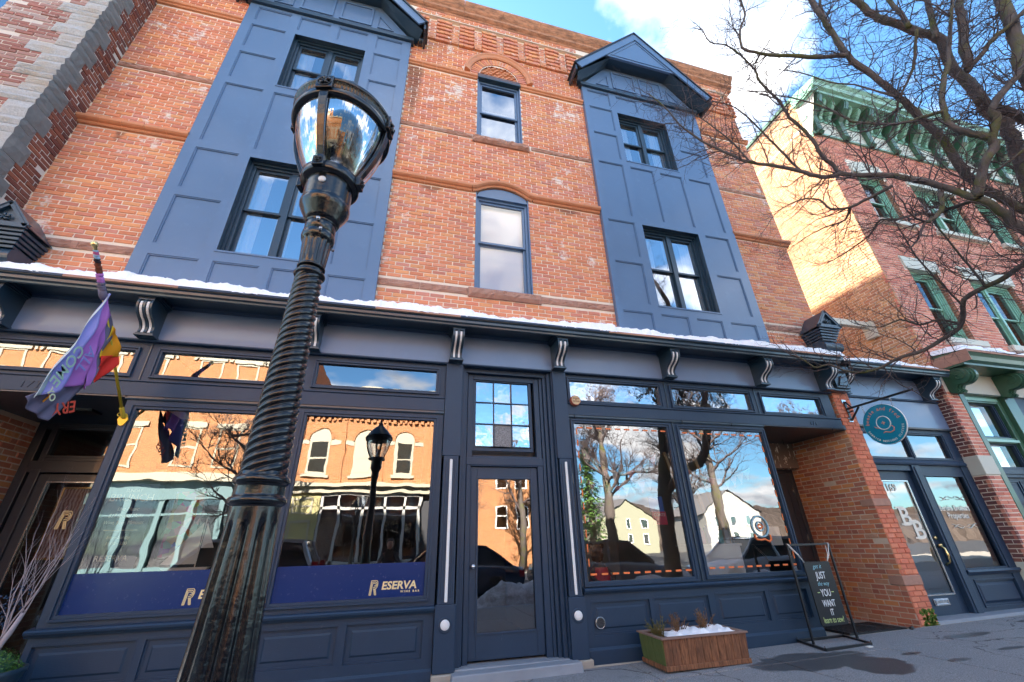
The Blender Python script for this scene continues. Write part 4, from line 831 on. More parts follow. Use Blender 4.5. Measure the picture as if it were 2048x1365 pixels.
# recessed entrance on the left
yr = 1.38
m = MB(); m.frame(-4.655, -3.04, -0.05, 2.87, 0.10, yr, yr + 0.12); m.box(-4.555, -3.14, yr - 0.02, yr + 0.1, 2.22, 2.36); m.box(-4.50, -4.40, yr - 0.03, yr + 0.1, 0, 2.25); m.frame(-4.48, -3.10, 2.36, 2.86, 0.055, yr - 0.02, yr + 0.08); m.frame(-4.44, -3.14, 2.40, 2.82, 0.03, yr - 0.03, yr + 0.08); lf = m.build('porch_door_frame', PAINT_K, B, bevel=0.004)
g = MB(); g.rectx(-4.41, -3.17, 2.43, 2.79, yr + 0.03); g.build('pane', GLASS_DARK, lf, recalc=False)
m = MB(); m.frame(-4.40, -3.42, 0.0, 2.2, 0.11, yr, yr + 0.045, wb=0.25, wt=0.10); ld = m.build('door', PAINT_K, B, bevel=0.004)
m = MB(); m.frame(-4.30, -3.52, 0.24, 2.11, 0.012, yr - 0.008, yr + 0.01); m.build('glazing_bead', SILVERM, ld)
g = MB(); g.rectx(-4.29, -3.53, 0.25, 2.10, yr + 0.02); g.build('pane', GLASS_DARK, ld, recalc=False)
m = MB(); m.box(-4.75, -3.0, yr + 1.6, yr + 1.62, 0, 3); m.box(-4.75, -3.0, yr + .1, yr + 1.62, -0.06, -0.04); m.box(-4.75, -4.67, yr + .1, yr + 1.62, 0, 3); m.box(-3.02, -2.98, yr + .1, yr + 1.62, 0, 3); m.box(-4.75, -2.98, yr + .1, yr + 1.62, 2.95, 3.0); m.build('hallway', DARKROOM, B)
def reserva_R(parent, x, z, h, y, mat, wd=None):
    """inline drawn capital R made of three parallel strokes"""
    m = MB(); w_ = h * 0.62; lw = h * 0.045
    def P_(u, v): return Vector((x + (u + v * 0.16) * w_ / 0.62 * 0.62, y, z + v * h))
    for k in range(3):
        o = k * 0.10
        path = [(0.10 + o * 0.9, 0.0), (0.10 + o * 0.9, 1 - o if k else 1.0)] if False else None
        top = 1 - o; rt = 0.92 - o; bot = 0.42 + o
        pts = [(0.05 + o * 1.05, 0.0), (0.05 + o * 1.05, top), (rt - 0.22, top)]
        for a in range(1, 7):
            t_ = math.pi / 2 - math.pi * a / 7; pts.append((rt - 0.24 + 0.24 * math.cos(t_), (top + bot) / 2 + (top - bot) / 2 * math.sin(t_)))
        pts += [(rt - 0.24, bot), (0.42 - o * 0.2, bot)] if k < 2 else [(rt - 0.24, bot)]
        for a, b in zip(pts[:-1], pts[1:]): m.bar(P_(*a), P_(*b), 0.003, lw, up=(0, 1, 0)) if False else m.bar(P_(*a), P_(*b), lw, 0.003, up=(0, 1, 0))
    for k in range(3):
        o = k * 0.10; m.bar(P_(0.50 + o, 0.42), P_(0.72 + o, 0.0), lw, 0.003, up=(0, 1, 0))
    m.bar(P_(0.05, 0.0), P_(0.26, 0.0), lw, 0.003, up=(0, 1, 0)); m.bar(P_(0.72, 0), P_(0.92, 0), lw, 0.003, up=(0, 1, 0))
    return m.build('letter_R', mat, parent)
for win, x in ((wA, -1.94), (wB, -0.20)):
    reserva_R(win, x, 0.80, 0.135, 0.019, GOLDP)
    text_obj('lettering', 'ESERVA', 0.105, GOLDP, win, (x + 0.125, 0.020, 0.848), sx=1.06, shear=0.12, off=0.003, ext=0.001)
    text_obj('lettering', 'WINE BAR', 0.026, GOLDP, win, (x + 0.33, 0.020, 0.812), sx=1.1, off=0.001, sp=1.7, ext=0.001)
reserva_R(ld, -4.03, 1.56, 0.20, yr + 0.012, GOLDP)
# orange dashes and shop emblem on the right windows
for win, a, b, zb_, zt_ in ((wC, 2.40, 3.80, 0.885, 2.72), (wD, 4.12, 5.55, 0.895, 2.71)):
    x = a; 
    while x < b - 0.05:
        m = MB(); m.box(x, x + 0.085, 0.0215, 0.0245, zb_, zb_ + 0.022); m.build('orange_dash', ORANGE, win)
        m = MB(); m.box(x, x + 0.085, 0.0215, 0.0245, zt_, zt_ + 0.020); m.build('orange_dash', ORANGE, win); x += 0.15
for k in range(11):
    m = MB(); m.box(2.385, 2.40, 0.0215, 0.0245, 0.98 + k * 0.165, 1.07 + k * 0.165); m.build('orange_dash', ORANGE, wC)
    m = MB(); m.box(5.545, 5.56, 0.0215, 0.0245, 0.98 + k * 0.165, 1.07 + k * 0.165); m.build('orange_dash', ORANGE, wD)
LB = plain('pale blue vinyl', (0.25, 0.42, 0.50), 0.5, bump=0)
m = MB(); m.ring_tube((5.10, 0.02, 1.40), 0.135, 0.013, 'y', 36, 6); m.ring_tube((5.10, 0.02, 1.40), 0.06, 0.010, 'y', 24, 6); m.build('emblem_ring', LB, wD)
m = MB(); m.tube([(4.97, 0.02, 1.30), (4.99, 0.02, 1.235), (5.06, 0.02, 1.225), (5.13, 0.02, 1.235), (5.20, 0.02, 1.20), (5.24, 0.02, 1.23), (5.235, 0.02, 1.29)], 0.013, 6); m.tube([(5.05, .02, 1.40), (5.10, .02, 1.43), (5.15, .02, 1.40), (5.10, .02, 1.37), (5.05, .02, 1.40)], 0.010, 6); m.build('emblem_thread', ORANGE, wD)

# recessed right porch: brick pier, door, peeling transom box
X7 = 7.385
WM.field((X7, 0, 0), (0, 1, 0), (-1, 0, 0), -0.002, 1.42, -0.0, 2.94, BR_RECESS, headers=6, course=0.0705, jit=0.003, irregular=0.12)
def pier_l(z): return None
WM.field((0, -0.004, 0), (1, 0, 0), (0, -1, 0), 7.40, 7.745, 0.06, 3.56, BR_PIER, [(7.3, 7.8, 1.66, 1.78), (7.3, 7.8, 0.56, 0.70)], course=0.0705, L=0.16, irregular=0.1, jit=0.003)
WM.field((7.385, 0, 0), (0, 1, 0), (-1, 0, 0), -0.002, 0.06, 2.96, 3.55, BR_PIER, course=0.0705)
for (z0, z1) in ((1.665, 1.775), (0.565, 0.695)):
    m = MB(); m.box(7.372, 7.75, -0.012, 0.20, z0, z1); m.build('stone_band', STONE, B, bevel=0.01)
m = MB(); m.quad((X7 + 0.008, 0.006, -0.05), (X7 + 0.008, 1.45, -0.05), (X7 + 0.008, 1.45, 3.6), (X7 + 0.008, 0.006, 3.6)); m.build('mortar', MORT_D, B, recalc=False); m = MB(); m.rectx(X7 + 0.008, 7.75, -0.05, 3.62, 0.005); m.quad((7.75, 0.005, 0), (7.75, 0.5, 0), (7.75, 0.5, 4.2), (7.75, 0.005, 4.2)); m.build('mortar', MORT_R, B, recalc=False)
MOSS = plain('moss', (0.10, 0.17, 0.02), 0.95, var=0.5, bump=0.8)
rr = random.Random(4); m = MB()
for i in range(150):
    x = 7.47 + rr.random() * 0.27; z = 0.05 + rr.random() ** 1.6 * 0.22; s_ = rr.uniform(0.006, 0.02); m.obox((x, -0.006, z), (s_, 0, rr.uniform(-.3, .3) * s_), (0, 0.004, 0), (0, 0, s_ * 0.7))
tag(m.build('moss', MOSS, B), kind='stuff')
# porch door
m = MB(); m.frame(6.45, 7.375, 0.0, 2.42, 0.07, 1.28, 1.38); m.box(5.66, 6.45, 1.28, 1.34, 0, 2.9); m.build('porch_door_frame', PAINT_K, B, bevel=0.004)
m = MB(); m.box(6.52, 7.305, 1.31, 1.36, 0.04, 2.35); pdr = m.build('door', PAINT_K, B)
for (a, b, c_, d) in ((6.62, 7.2, 0.2, 0.9), (6.62, 7.2, 1.05, 2.2)): m = MB(); m.frame(a, b, c_, d, 0.025, 1.298, 1.311); m.build('door_moulding', PAINT_K, pdr)
for z in (0.5, 1.2, 2.0): m = MB(); m.box(7.285, 7.30, 1.292, 1.312, z, z + 0.09); m.build('hinge', SILVERM, pdr)
PEEL = NT('peeling brown paint'); _f = PEEL.noise(16, 5, 0.7, sc3=(1, 1, 0.45)); PEEL = PEEL.bsdf(PEEL.mix(PEEL.ramp(_f, (0.575, 0), (0.60, 1)), (0.13, 0.095, 0.075), (0.62, 0.58, 0.50)), 0.7, 0, PEEL.bump(_f, 0.4, 0.005))
m = MB(); m.box(6.75, 7.375, 1.10, 1.40, 2.42, 2.885); m.build('peeling_box', PEEL, B, bevel=0.006)
m = MB(); m.box(6.85, 6.86, 0.8, 0.81, 2.78, 2.885); m.build('ceiling_hook', SILVERM, B)
# left porch brick side (the far jamb)
WM.field((-4.66, 0, 0), (0, 1, 0), (1, 0, 0), 0.0, 1.40, -0.07, 2.86, BR_RECESS, headers=6, irregular=0.12, jit=0.003)
m = MB(); m.quad((-4.668, -0.02, -0.1), (-4.668, 1.5, -0.1), (-4.668, 1.5, 3.0), (-4.668, -0.02, 3.0)); m.box(-4.95, -4.67, -0.01, 1.5, -0.1, 3.56); m.build('mortar', MORT_D, B, recalc=False)
m = MB(); m.box(-3.95, -3.65, 0.55, 0.75, 2.82, 2.856); m.build('ceiling_lamp_box', BLACK, B)
# corner consoles standing on the cornice ends
def end_block(x0, x1, root, mirror=False):
    w_ = x1 - x0; xm = (x0 + x1) / 2; yF = -0.40
    m = MB(); m.box(x0 + 0.05, x1 - 0.05, -0.30, 0.0, 4.08, 4.32); c_ = m.build('corner_console', PAINT_D, root, bevel=0.01)
    m = MB(); pr = [(-0.02 - 0.0, 4.18)] ; pts = []
    for i in range(13):
        a = math.pi * (i / 12 - 0.5); pts.append((-0.27 - 0.10 * math.cos(a), 4.33 + 0.10 * math.sin(a)))
    m.prism_x([(0, 4.2)] + pts + [(0, 4.45)], x0 + 0.03, x1 - 0.03); m.build('scroll', PAINT_D, c_)
    m = MB()
    for i in range(5): e = 0.02 + 0.018 * i; m.box(x0 + 0.09 - e, x1 - 0.09 + e, yF + 0.10 - e, 0, 4.44 + i * 0.047, 4.44 + i * 0.047 + 0.036)
    m.build('stepped_moulding', PAINT_D, c_, bevel=0.004)
    m = MB(); zb_, zt_ = 4.70, 4.99; m.prism_y([(x0, zb_), (x1, zb_), (xm, zt_)], yF + 0.02, 0.0); m.build('pediment_cap', PAINT_D, c_)
    m = MB(); e = 0.045
    for (p, q) in (((x0 - 0.02, zb_ - 0.0), (xm, zt_ + 0.02)), ((x1 + 0.02, zb_), (xm, zt_ + 0.02))): m.bar((p[0], yF - 0.0, p[1]), (q[0], yF - 0.0, q[1]), 0.06, 0.045, up=(0, 1, 0))
    m.bar((x0 - 0.02, yF, zb_), (x1 + 0.02, yF, zb_), 0.06, 0.045, up=(0, 1, 0)); m.build('pediment_rim', PAINT_D, c_)
    for sg in (-1, 1):
        m = MB(); xe = x0 if sg < 0 else x1; m.quad((xe + sg * 0.03, yF - 0.03, zb_ - 0.01), (xm, yF - 0.03, zt_ + 0.04), (xm, 0.0, zt_ + 0.04), (xe + sg * 0.03, 0.0, zb_ - 0.01)); m.build('cap_roof', PAINT_D, c_, recalc=False)
    m = MB()
    for k in range(5): a = 2 * math.pi * k / 5 + 0.3; m.tube([(xm, yF - 0.005, zb_ + 0.10), (xm + 0.05 * math.cos(a), yF - 0.012, zb_ + 0.10 + 0.04 * math.sin(a)), (xm + 0.07 * math.cos(a + .5), yF - 0.005, zb_ + 0.10 + 0.05 * math.sin(a + .5))], [0.012, 0.016, 0.006], 6)
    m.build('leaf_ornament', PAINT_D, c_)
end_block(7.16, 7.63, B); end_block(-4.92, -4.45, B)
m = MB(); m.box(7.33, 7.70, -0.12, 0.05, 3.56, 3.60); m.box(7.36, 7.67, -0.16, 0.05, 3.60, 3.90); m.box(7.33, 7.70, -0.22, 0.05, 3.90, 4.0); m.prism_y([(7.40, 3.64), (7.63, 3.64), (7.515, 3.83)], -0.185, -0.16); m.build('pier_console', PAINT_D, B, bevel=0.006)
m = MB(); m.quad((7.3, -0.4, 4.02), (7.75, -0.4, 4.02), (7.75, 0.3, 4.2), (7.3, 0.3, 4.2)); m.build('cornice_link', PAINT_D, B, recalc=False)
# efflorescence specks already in the brick material; soot streak below left bay hood
WM.finish()
# snow lying on the shop cornice
def snow_bank(name, x0, x1, y0, y1, z0, z1, h, label, seed, dx=0.022, group=None):
    rr = random.Random(seed); nx = int((x1 - x0) / dx); ny = 7; m = MB(); vs = []; ph = [rr.uniform(0, 6.28) for _ in range(6)]
    for i in range(nx + 1):
        x = x0 + (x1 - x0) * i / nx; hh = h * (0.82 + 0.16 * math.sin(x * 2.1 + ph[0]) + 0.10 * math.sin(x * 6.3 + ph[1]) + 0.07 * math.sin(x * 17 + ph[2]) + 0.05 * math.sin(x * 41 + ph[5]) + rr.uniform(-.06, .06)); ed = 0.014 * math.sin(x * 9 + ph[3]) + 0.008 * math.sin(x * 31 + ph[0]) + rr.uniform(-.006, .006) + 0.02 * math.sin(x * 2.7 + ph[4])
        ends = min(1, (x - x0) / 0.06, (x1 - x) / 0.06); hh *= max(0.1, ends)
        for j in range(ny + 1):
            t_ = j / ny; y = y0 + ed + (y1 - y0 - ed) * t_; zb = z0 + (z1 - z0) * t_
            if j == 0: z = zb - 0.004
            else:
                prof_ = min(1.0, (t_ * 5.5) ** 0.5); z = zb + hh * prof_ + (0.35 * hh * math.sin(x * 4 + j) * 0.2 if j > 1 else 0)
            vs.append((x, y - (0.02 if j == 1 else 0), z))
    m.add(vs, [(i * (ny + 1) + j, (i + 1) * (ny + 1) + j, (i + 1) * (ny + 1) + j + 1, i * (ny + 1) + j + 1) for i in range(nx) for j in range(ny)], True)
    o = m.build(name, SNOW); tag(o, label, 'snow', group, 'stuff'); return o
snow_bank('snow', -4.93, 7.5, -0.435, 0.0, 4.085, 4.24, 0.14, 'long band of white snow lying on top of the dark shopfront cornice', 3)
# ================================================================= LEFT NEIGHBOUR
NB = thing('stone_trimmed_building', (-7.0, -0.57, 0), 'tall weathered brick building with rough grey granite corner stones at the far left', 'building')
WN = Wall(NB, 9); yN = -0.575; xN = -4.95
qw = []; rr = random.Random(21); z = 3.9; k = 0
m_ = []
while z < 15:
    h = rr.choice((0.21, 0.28)); w1 = (0.42, 0.30, 0.50, 0.26)[k % 4] + rr.uniform(-.03, .03); w2 = (0.20, 0.30)[k % 2] + rr.uniform(-.01, .01)
    if z > 6: h = 0.28 if k % 2 else 0.21
    qw.append((z, z + h, w1, w2)); z += h; k += 1
def qf(zc):
    for a, b, w1, w2 in qw:
        if a <= zc < b: return (xN - w1, xN + 1)
def qs(zc):
    for a, b, w1, w2 in qw:
        if a <= zc < b: return (yN - 1, yN + w2)
WN.field((0, yN, 0), (1, 0, 0), (0, -1, 0), -9.0, xN, 4.0, 15.0, BR_NEIGH, [qf, (-7.2, -6.02, 7.95, 9.9), (-7.2, -6.02, 11.6, 13.4)], irregular=0.15, jit=0.004)
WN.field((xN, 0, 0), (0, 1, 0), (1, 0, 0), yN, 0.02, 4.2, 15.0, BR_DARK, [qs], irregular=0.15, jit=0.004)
for i, (a, b, w1, w2) in enumerate(qw):
    n0 = 1 if rr.random() < 0.5 else 2
    for s_ in range(n0):
        z0 = a + (b - a) * s_ / n0 + 0.003; z1 = a + (b - a) * (s_ + 1) / n0 - 0.003; m = MB(); e = rr.uniform(0.012, 0.035); e2 = rr.uniform(0.008, 0.025)
        x0, y1 = xN - w1 - rr.uniform(0, .04) * (n0 - 1), yN + w2; ns = 5
        # rock-faced L-stone: front face grid, side face grid
        nx = max(3, int(w1 / 0.07)); vs = []
        for j in range(3):
            for q in range(nx + 1): vs.append((x0 + (xN - x0) * q / nx, yN - (e * (0.25 if j in (0, 2) or q == 0 else 1) + (rr.uniform(-.008, .012) if j == 1 else 0)), z0 + (z1 - z0) * j / 2))
        ny = 4
        for j in range(3):
            for q in range(1, ny + 1): vs.append((xN + e2 * (0.3 if j in (0, 2) or q == ny else 1) + (rr.uniform(-.006, .008) if j == 1 else 0), yN - e * 0.2 + (y1 - yN + e * .2) * q / ny, z0 + (z1 - z0) * j / 2))
        F_ = lambda j, q: j * (nx + 1) + q
        S_ = lambda j, q: F_(j, nx) if q == 0 else 3 * (nx + 1) + j * ny + q - 1
        fs = [(F_(j, q), F_(j, q + 1), F_(j + 1, q + 1), F_(j + 1, q)) for j in range(2) for q in range(nx)] + [(S_(j, q), S_(j, q + 1), S_(j + 1, q + 1), S_(j + 1, q)) for j in range(2) for q in range(ny)]
        m.add(vs, fs); m.box(x0, xN - 0.001, yN - 0.003, yN + 0.06, z0, z1); m.box(xN - 0.06, xN + 0.003, yN + 0.062, y1, z0 + .0005, z1 - .0005)
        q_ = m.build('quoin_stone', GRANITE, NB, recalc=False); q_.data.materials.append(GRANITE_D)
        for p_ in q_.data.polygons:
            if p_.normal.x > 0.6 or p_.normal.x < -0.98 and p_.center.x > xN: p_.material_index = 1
WN.finish()
m = MB(); plate(m, -14, xN - 0.004, 0.0, 16, [(-7.2, -6.02, 7.95, 9.9), (-7.2, -6.02, 11.6, 13.4)], yN + 0.008); m.quad((xN - 0.008, yN + 0.008, 0), (xN - 0.008, 0.05, 0), (xN - 0.008, 0.05, 16), (xN - 0.008, yN + 0.008, 16)); m.quad((xN - 0.0, 0.05, 4.2), (xN - 0.0, 12, 4.2), (xN, 12, 16), (xN, 0.05, 16)); m.box(-14, xN, yN + 0.01, 12, 16, 16.2); m.build('mortar', MORT_G, NB, recalc=False)
for z0, z1 in ((7.95, 9.9), (11.6, 13.4)): sash_window(NB, -7.2, -6.02, z0, z1, yN + 0.06, 1, mat=BLUEL)
m = MB(); m.box(-14, -4.96, yN - 0.35, yN, 3.8, 4.1); m.build('shop_cornice', PAINT_D, NB)

# ================================================================= LOW SHOP 169
LS = thing('low_shop', (9.0, 0.2, 0), 'one storey dark blue office front squeezed between the brick buildings', 'shop')
dy = 0.20; dz = 0.04
crown(7.76, 10.31, LS, dy, dz, 3.58)
bracket(7.83, LS, dy, dz - 0.005); bracket(10.02, LS, dy, dz - 0.005)
m = MB(); m.box(7.76, 10.31, dy - 0.015, dy + 0.1, 3.06, 3.57); m.build('name_board', PAINT_F, LS)
m = MB(); m.prism_x([(dy + 0.1, 3.02), (dy - 0.04, 3.02), (dy - 0.045, 3.05), (dy - 0.015, 3.06), (dy + 0.1, 3.06)], 7.76, 10.31); m.build('rail', PAINT_D, LS)
yw = dy + 0.02
for (a, b) in ((7.95, 9.02), (9.11, 10.0)): transom(a, b, 2.50, 2.92, LS, y=yw, glass=GLASS)
m = MB(); plate(m, 7.76, 10.31, 2.36, 3.03, [(7.92, 9.05, 2.47, 2.95), (9.08, 10.03, 2.47, 2.95)], yw - 0.005); m.build('transom_frame', PAINT_S, LS, recalc=False)
m = MB(); m.prism_x([(yw + 0.1, 2.36), (yw - 0.05, 2.36), (yw - 0.06, 2.39), (yw - 0.03, 2.44), (yw - 0.02, 2.455), (yw + 0.1, 2.455)], 7.76, 10.25); m.build('rail', PAINT_S, LS)
m = MB(); m.box(7.76, 7.95, yw - 0.02, yw + 0.1, 0.1, 2.36); m.box(8.86, 9.06, yw - 0.035, yw + 0.1, 0.09, 2.36); m.box(8.90, 9.02, yw - 0.05, yw - 0.03, 0.09, 2.33); m.box(10.13, 10.31, yw - 0.02, yw + 0.1, 0.09, 2.36); m.box(7.95, 8.86, yw - 0.01, yw + .1, 2.26, 2.36); m.build('shop_frame', PAINT_S, LS, bevel=0.006)
m = MB(); m.frame(7.95, 8.86, 0.10, 2.26, 0.13, yw + 0.05, yw + 0.09, wb=0.30, wt=0.17); d9 = m.build('door', PAINT_S, LS, bevel=0.004)
g = MB(); g.rectx(8.05, 8.70, 0.38, 2.10, yw + 0.07); g.build('pane', GLASS, d9, recalc=False)
m = MB(); m.frame(8.055, 8.725, 0.375, 2.10, 0.018, yw + 0.04, yw + 0.06); m.build('glazing_bead', SILVERM, d9)
m = MB(); m.box(8.20, 8.52, yw + 0.035, yw + 0.05, 0.24, 0.335); m.frame(8.22, 8.50, 0.255, 0.32, 0.012, yw + 0.028, yw + 0.036); m.build('mail_slot', SILVERM, d9, bevel=0.004)
m = MB(); xk = 8.80; m.tube([(xk, yw + 0.05, 1.18), (xk, yw + 0.02, 1.18)], 0.03, 14); m.tube([(xk, yw + 0.05, 1.05), (xk, yw - 0.0, 1.06), (xk + 0.0, yw - 0.035, 1.02), (xk, yw - 0.04, 0.92), (xk, yw - 0.03, 0.83), (xk, yw + 0.05, 0.78)], [0.022, 0.014, 0.013, 0.016, 0.012, 0.02], 8); m.tube([(xk - 0.02, yw + 0.03, 1.07), (xk + 0.02, yw, 1.075)], 0.02, 10); m.build('door_handle', GOLD, d9)
text_obj('street_number', '169', 0.165, CREAM, d9, (8.18, yw + 0.062, 1.93), ext=0.001, off=0.003)
def slab_B(x, z, h, parent):
    """slab serif capital B"""
    o = text_obj('letter_B', 'B', h * 1.38, CREAM, parent, (x, yw + 0.062, z), ext=0.001, off=0.008, sx=1.05)
    m = MB(); m.box(x - 0.03, x + 0.14, yw + 0.0605, yw + 0.0625, z, z + 0.026); m.box(x - 0.03, x + 0.14, yw + 0.0605, yw + 0.0625, z + h * 0.965 - 0.022, z + h * 0.965 + 0.004); m.build('serif', CREAM, parent)
slab_B(8.24, 1.385, 0.295, d9); slab_B(8.43, 1.175, 0.295, d9)
wx0, wx1 = 9.13, 10.04
m = MB(); plate(m, 9.05, 10.14, 0.70, 2.36, [(wx0 - .02, wx1 + .02, 0.73, 2.17)], yw); m.frame(wx0 - .045, wx1 + .045, 0.70, 2.195, 0.025, yw - 0.022, yw + 0.01); w9 = m.build('shop_window', PAINT_S, LS, recalc=False, bevel=0.002)
g = MB(); g.rectx(wx0 - .02, wx1 + .02, 0.73, 2.17, yw + 0.03); g.build('pane', GLASS, w9, recalc=False)
text_obj('lettering', 'Berisha Brothers', 0.125, CREAM, w9, (9.17, yw + 0.022, 1.60), ext=0.001, sx=0.86, off=0.002)
text_obj('lettering', 'Properties', 0.135, CREAM, w9, (9.30, yw + 0.022, 1.475), ext=0.001, sx=0.88, off=0.002)
for zc in (1.80, 1.35):
    m = MB()
    for sg in (-1, 1):
        pts = [(9.60 + sg * (0.01 + 0.30 * t_ / 12), yw + 0.022, zc + 0.032 * math.sin(t_ / 12 * 5.2) * (1 if zc > 1.5 else -1)) for t_ in range(13)]; m.tube(pts, [0.003 + 0.004 * math.sin(math.pi * i / 12) for i in range(13)], 5)
        pts = [(9.60 + sg * (0.06 + 0.24 * t_ / 12), yw + 0.022, zc - 0.024 * math.sin(t_ / 12 * 4.8) * (1 if zc > 1.5 else -1)) for t_ in range(13)]; m.tube(pts, [0.002 + 0.003 * math.sin(math.pi * i / 12) for i in range(13)], 5)
    m.build('flourish', CREAM, w9)
m = MB(); m.prism_x([(yw + .1, 0.62), (yw - 0.03, 0.62), (yw - 0.05, 0.65), (yw - 0.07, 0.67), (yw - 0.06, 0.70), (yw + 0.1, 0.705)], 9.05, 10.30); m.build('sill', PAINT_S, LS)
m = MB(); plate(m, 9.05, 10.31, 0.07, 0.63, [(9.2, 10.16, 0.19, 0.54)], yw); rz9 = m.build('stall_riser', PAINT_S, LS, recalc=False); recessed_panel(9.2, 10.16, 0.19, 0.54, yw, raised=True).build('panel', PAINT_S, rz9, recalc=False)
m = MB(); m.add([(7.72, -0.02, 0.0), (12, -0.02, 0.0), (12, 0.5, 0.0), (7.72, 0.5, 0.0), (7.74, 0.0, 0.105), (12, 0.0, 0.15), (12, 0.5, 0.15), (7.74, 0.5, 0.105)], [(0, 3, 2, 1), (4, 5, 6, 7), (0, 1, 5, 4), (1, 2, 6, 5), (2, 3, 7, 6), (3, 0, 4, 7)]); m.build('door_step', BLUEST, LS, bevel=0.012)
m = MB(); m.box(7.76, 10.3, 0.32, 8, 4.05, 4.25); m.box(7.76, 10.3, 7.9, 8, 0, 4.1); m.build('roof', ASPH, LS)
m = MB(); m.box(7.76, 10.3, 2.4, 2.45, 0.1, 4.0); m.box(7.76, 10.3, .35, 2.4, 0.06, 0.1); m.box(8.9, 10.1, 1.2, 1.24, 0.1, 1.6); m.build('back_wall', ROOMW, LS)
snow_bank('snow', 7.72, 10.25, dy - 0.435, 0.4, 4.125, 4.30, 0.11, 'short band of snow on the low shop roof beside the green trimmed building', 8)
# cream timber brace between the two tall buildings
m = MB(); m.bar((7.69, 0.72, 5.62), (10.32, 0.72, 5.62), 0.11, 0.15); bm_ = tag(m.build('timber_brace', CREAMP, bevel=0.008), 'cream painted timber bar spanning the gap above the low shop roof', 'beam')
m = MB(); m.box(10.22, 10.32, 0.60, 0.84, 5.30, 5.70); m.build('brace_bracket', CREAMP, bm_, bevel=0.01)

# ================================================================= GREEN TRIMMED BUILDING
GB = thing('green_trimmed_building', (13.0, 0, 0), 'three storey red brick building with mint green windows and a green bracketed cornice', 'building')
WG = Wall(GB, 5); xG = 10.33
gw = [(11.20, 12.22, 8.40, 10.10), (13.22, 14.95, 8.40, 10.10), (15.70, 16.75, 8.40, 10.10), (11.24, 12.20, 5.03, 6.90), (13.25, 14.85, 5.03, 6.90), (15.70, 16.7, 5.03, 6.90)]
gl = [(11.10, 12.34, 10.05, 10.55), (13.10, 15.05, 10.05, 10.55), (15.6, 16.85, 10.05, 10.55), (11.13, 12.33, 6.90, 7.24), (13.06, 14.98, 6.90, 7.24), (15.6, 16.8, 6.90, 7.24)]
gs = [(11.16, 12.36, 8.28, 8.41), (13.14, 15.03, 8.28, 8.41), (15.62, 16.84, 8.28, 8.41), (11.18, 12.38, 4.90, 5.04), (13.18, 14.95, 4.90, 5.04), (15.62, 16.8, 4.90, 5.04)]
WG.field((0, 0, 0), (1, 0, 0), (0, -1, 0), xG, 17.6, 4.2, 11.35, BR_GREEN, gw + gl + gs, jit=0.0015)
WG.field((xG, 0, 0), (0, 1, 0), (-1, 0, 0), -0.001, 3.3, 4.2, 11.8, BR_SIDE, [], jit=0.0015)
slopeG = lambda y: 12.95 + 0.07 * y
WG.field((xG, 0, 0), (0, 1, 0), (-1, 0, 0), 0.08, 3.3, 11.8, 12.88, BR_SIDE, [], jit=0.0015)
# pier beside the low shop
WG.field((0, 0, 0), (1, 0, 0), (0, -1, 0), xG, 10.70, 0.10, 3.82, BR_GREEN, [(10, 11, 2.18, 2.53), (10, 11, 0.42, 0.78)])
WG.field((xG, 0, 0), (0, 1, 0), (-1, 0, 0), -0.001, 0.25, 0.10, 4.2, BR_PURPLE, [(-1, 1, 2.18, 2.53), (-1, 1, 0.42, 0.78)])
WG.field((xG, 0, 0), (0, 1, 0), (-1, 0, 0), 0.2, 0.28, 3.9, 4.2, BR_GREEN)
WG.finish()
for z0, z1 in ((2.185, 2.53), (0.425, 0.78)): m = MB(); m.box(xG - 0.012, 10.715, -0.015, 0.26, z0, z1); m.build('stone_block', CREAMP, GB, bevel=0.012)
m = MB(); plate(m, xG + .008, 30, 4.1, 11.6, gw, 0.008); plate(m, xG + 0.008, 10.71, 0, 4.2, [], 0.008); m.quad((xG + 0.008, 0.008, 0), (xG + 0.008, 3.3, 0), (xG + 0.008, 3.3, 12.95), (xG + 0.008, 0.008, 12.95)); m.build('mortar', MORT, GB, recalc=False)
m = MB(); m.quad((xG, 3.3, 3), (xG, 14, 3), (xG, 14, 13.0), (xG, 3.3, 13.0)); m.build('brick_wall', FB_R, GB, recalc=False); m = MB(); m.quad((17.6, -0.002, 4.2), (30, -0.002, 4.2), (30, -0.002, 11.6), (17.6, -0.002, 11.6)); m.build('brick_wall', FB_R, GB, recalc=False)
m = MB(); m.box(xG - 0.03, 30, 0.0, 14, 12.93, 13.0); m.box(xG - 0.05, xG + 0.15, 0.05, 14, 12.93, 13.03); m.build('roof', GREEN_D, GB)
for i, (a, b, c_, d) in enumerate(gw):
    n_ = 2 if b - a > 1.4 else 1
    m = MB(); m.frame(a + .002, b - .002, c_, d - .002, 0.06, 0.10, 0.22); m.frame(a + 0.06, b - 0.06, c_ + 0.06, d - 0.06, 0.03, 0.13, 0.2); wf = m.build('window_casing', GREEN_L, GB, bevel=0.003)
    m = MB(); m.quad((a, 0.0, c_), (a, 0.2, c_), (a, 0.2, d), (a, 0.0, d)); m.build('reveal', FB_R, GB, recalc=False); m = MB(); m.quad((b, 0.0, c_), (b, 0.2, c_), (b, 0.2, d), (b, 0.0, d)); m.build('reveal', FB_R, GB, recalc=False)
    sash_window(GB, a + 0.08, b - 0.08, c_ + 0.06, d - 0.07, 0.15, n_, mat=GREEN_L, glass=GLASS_MID)
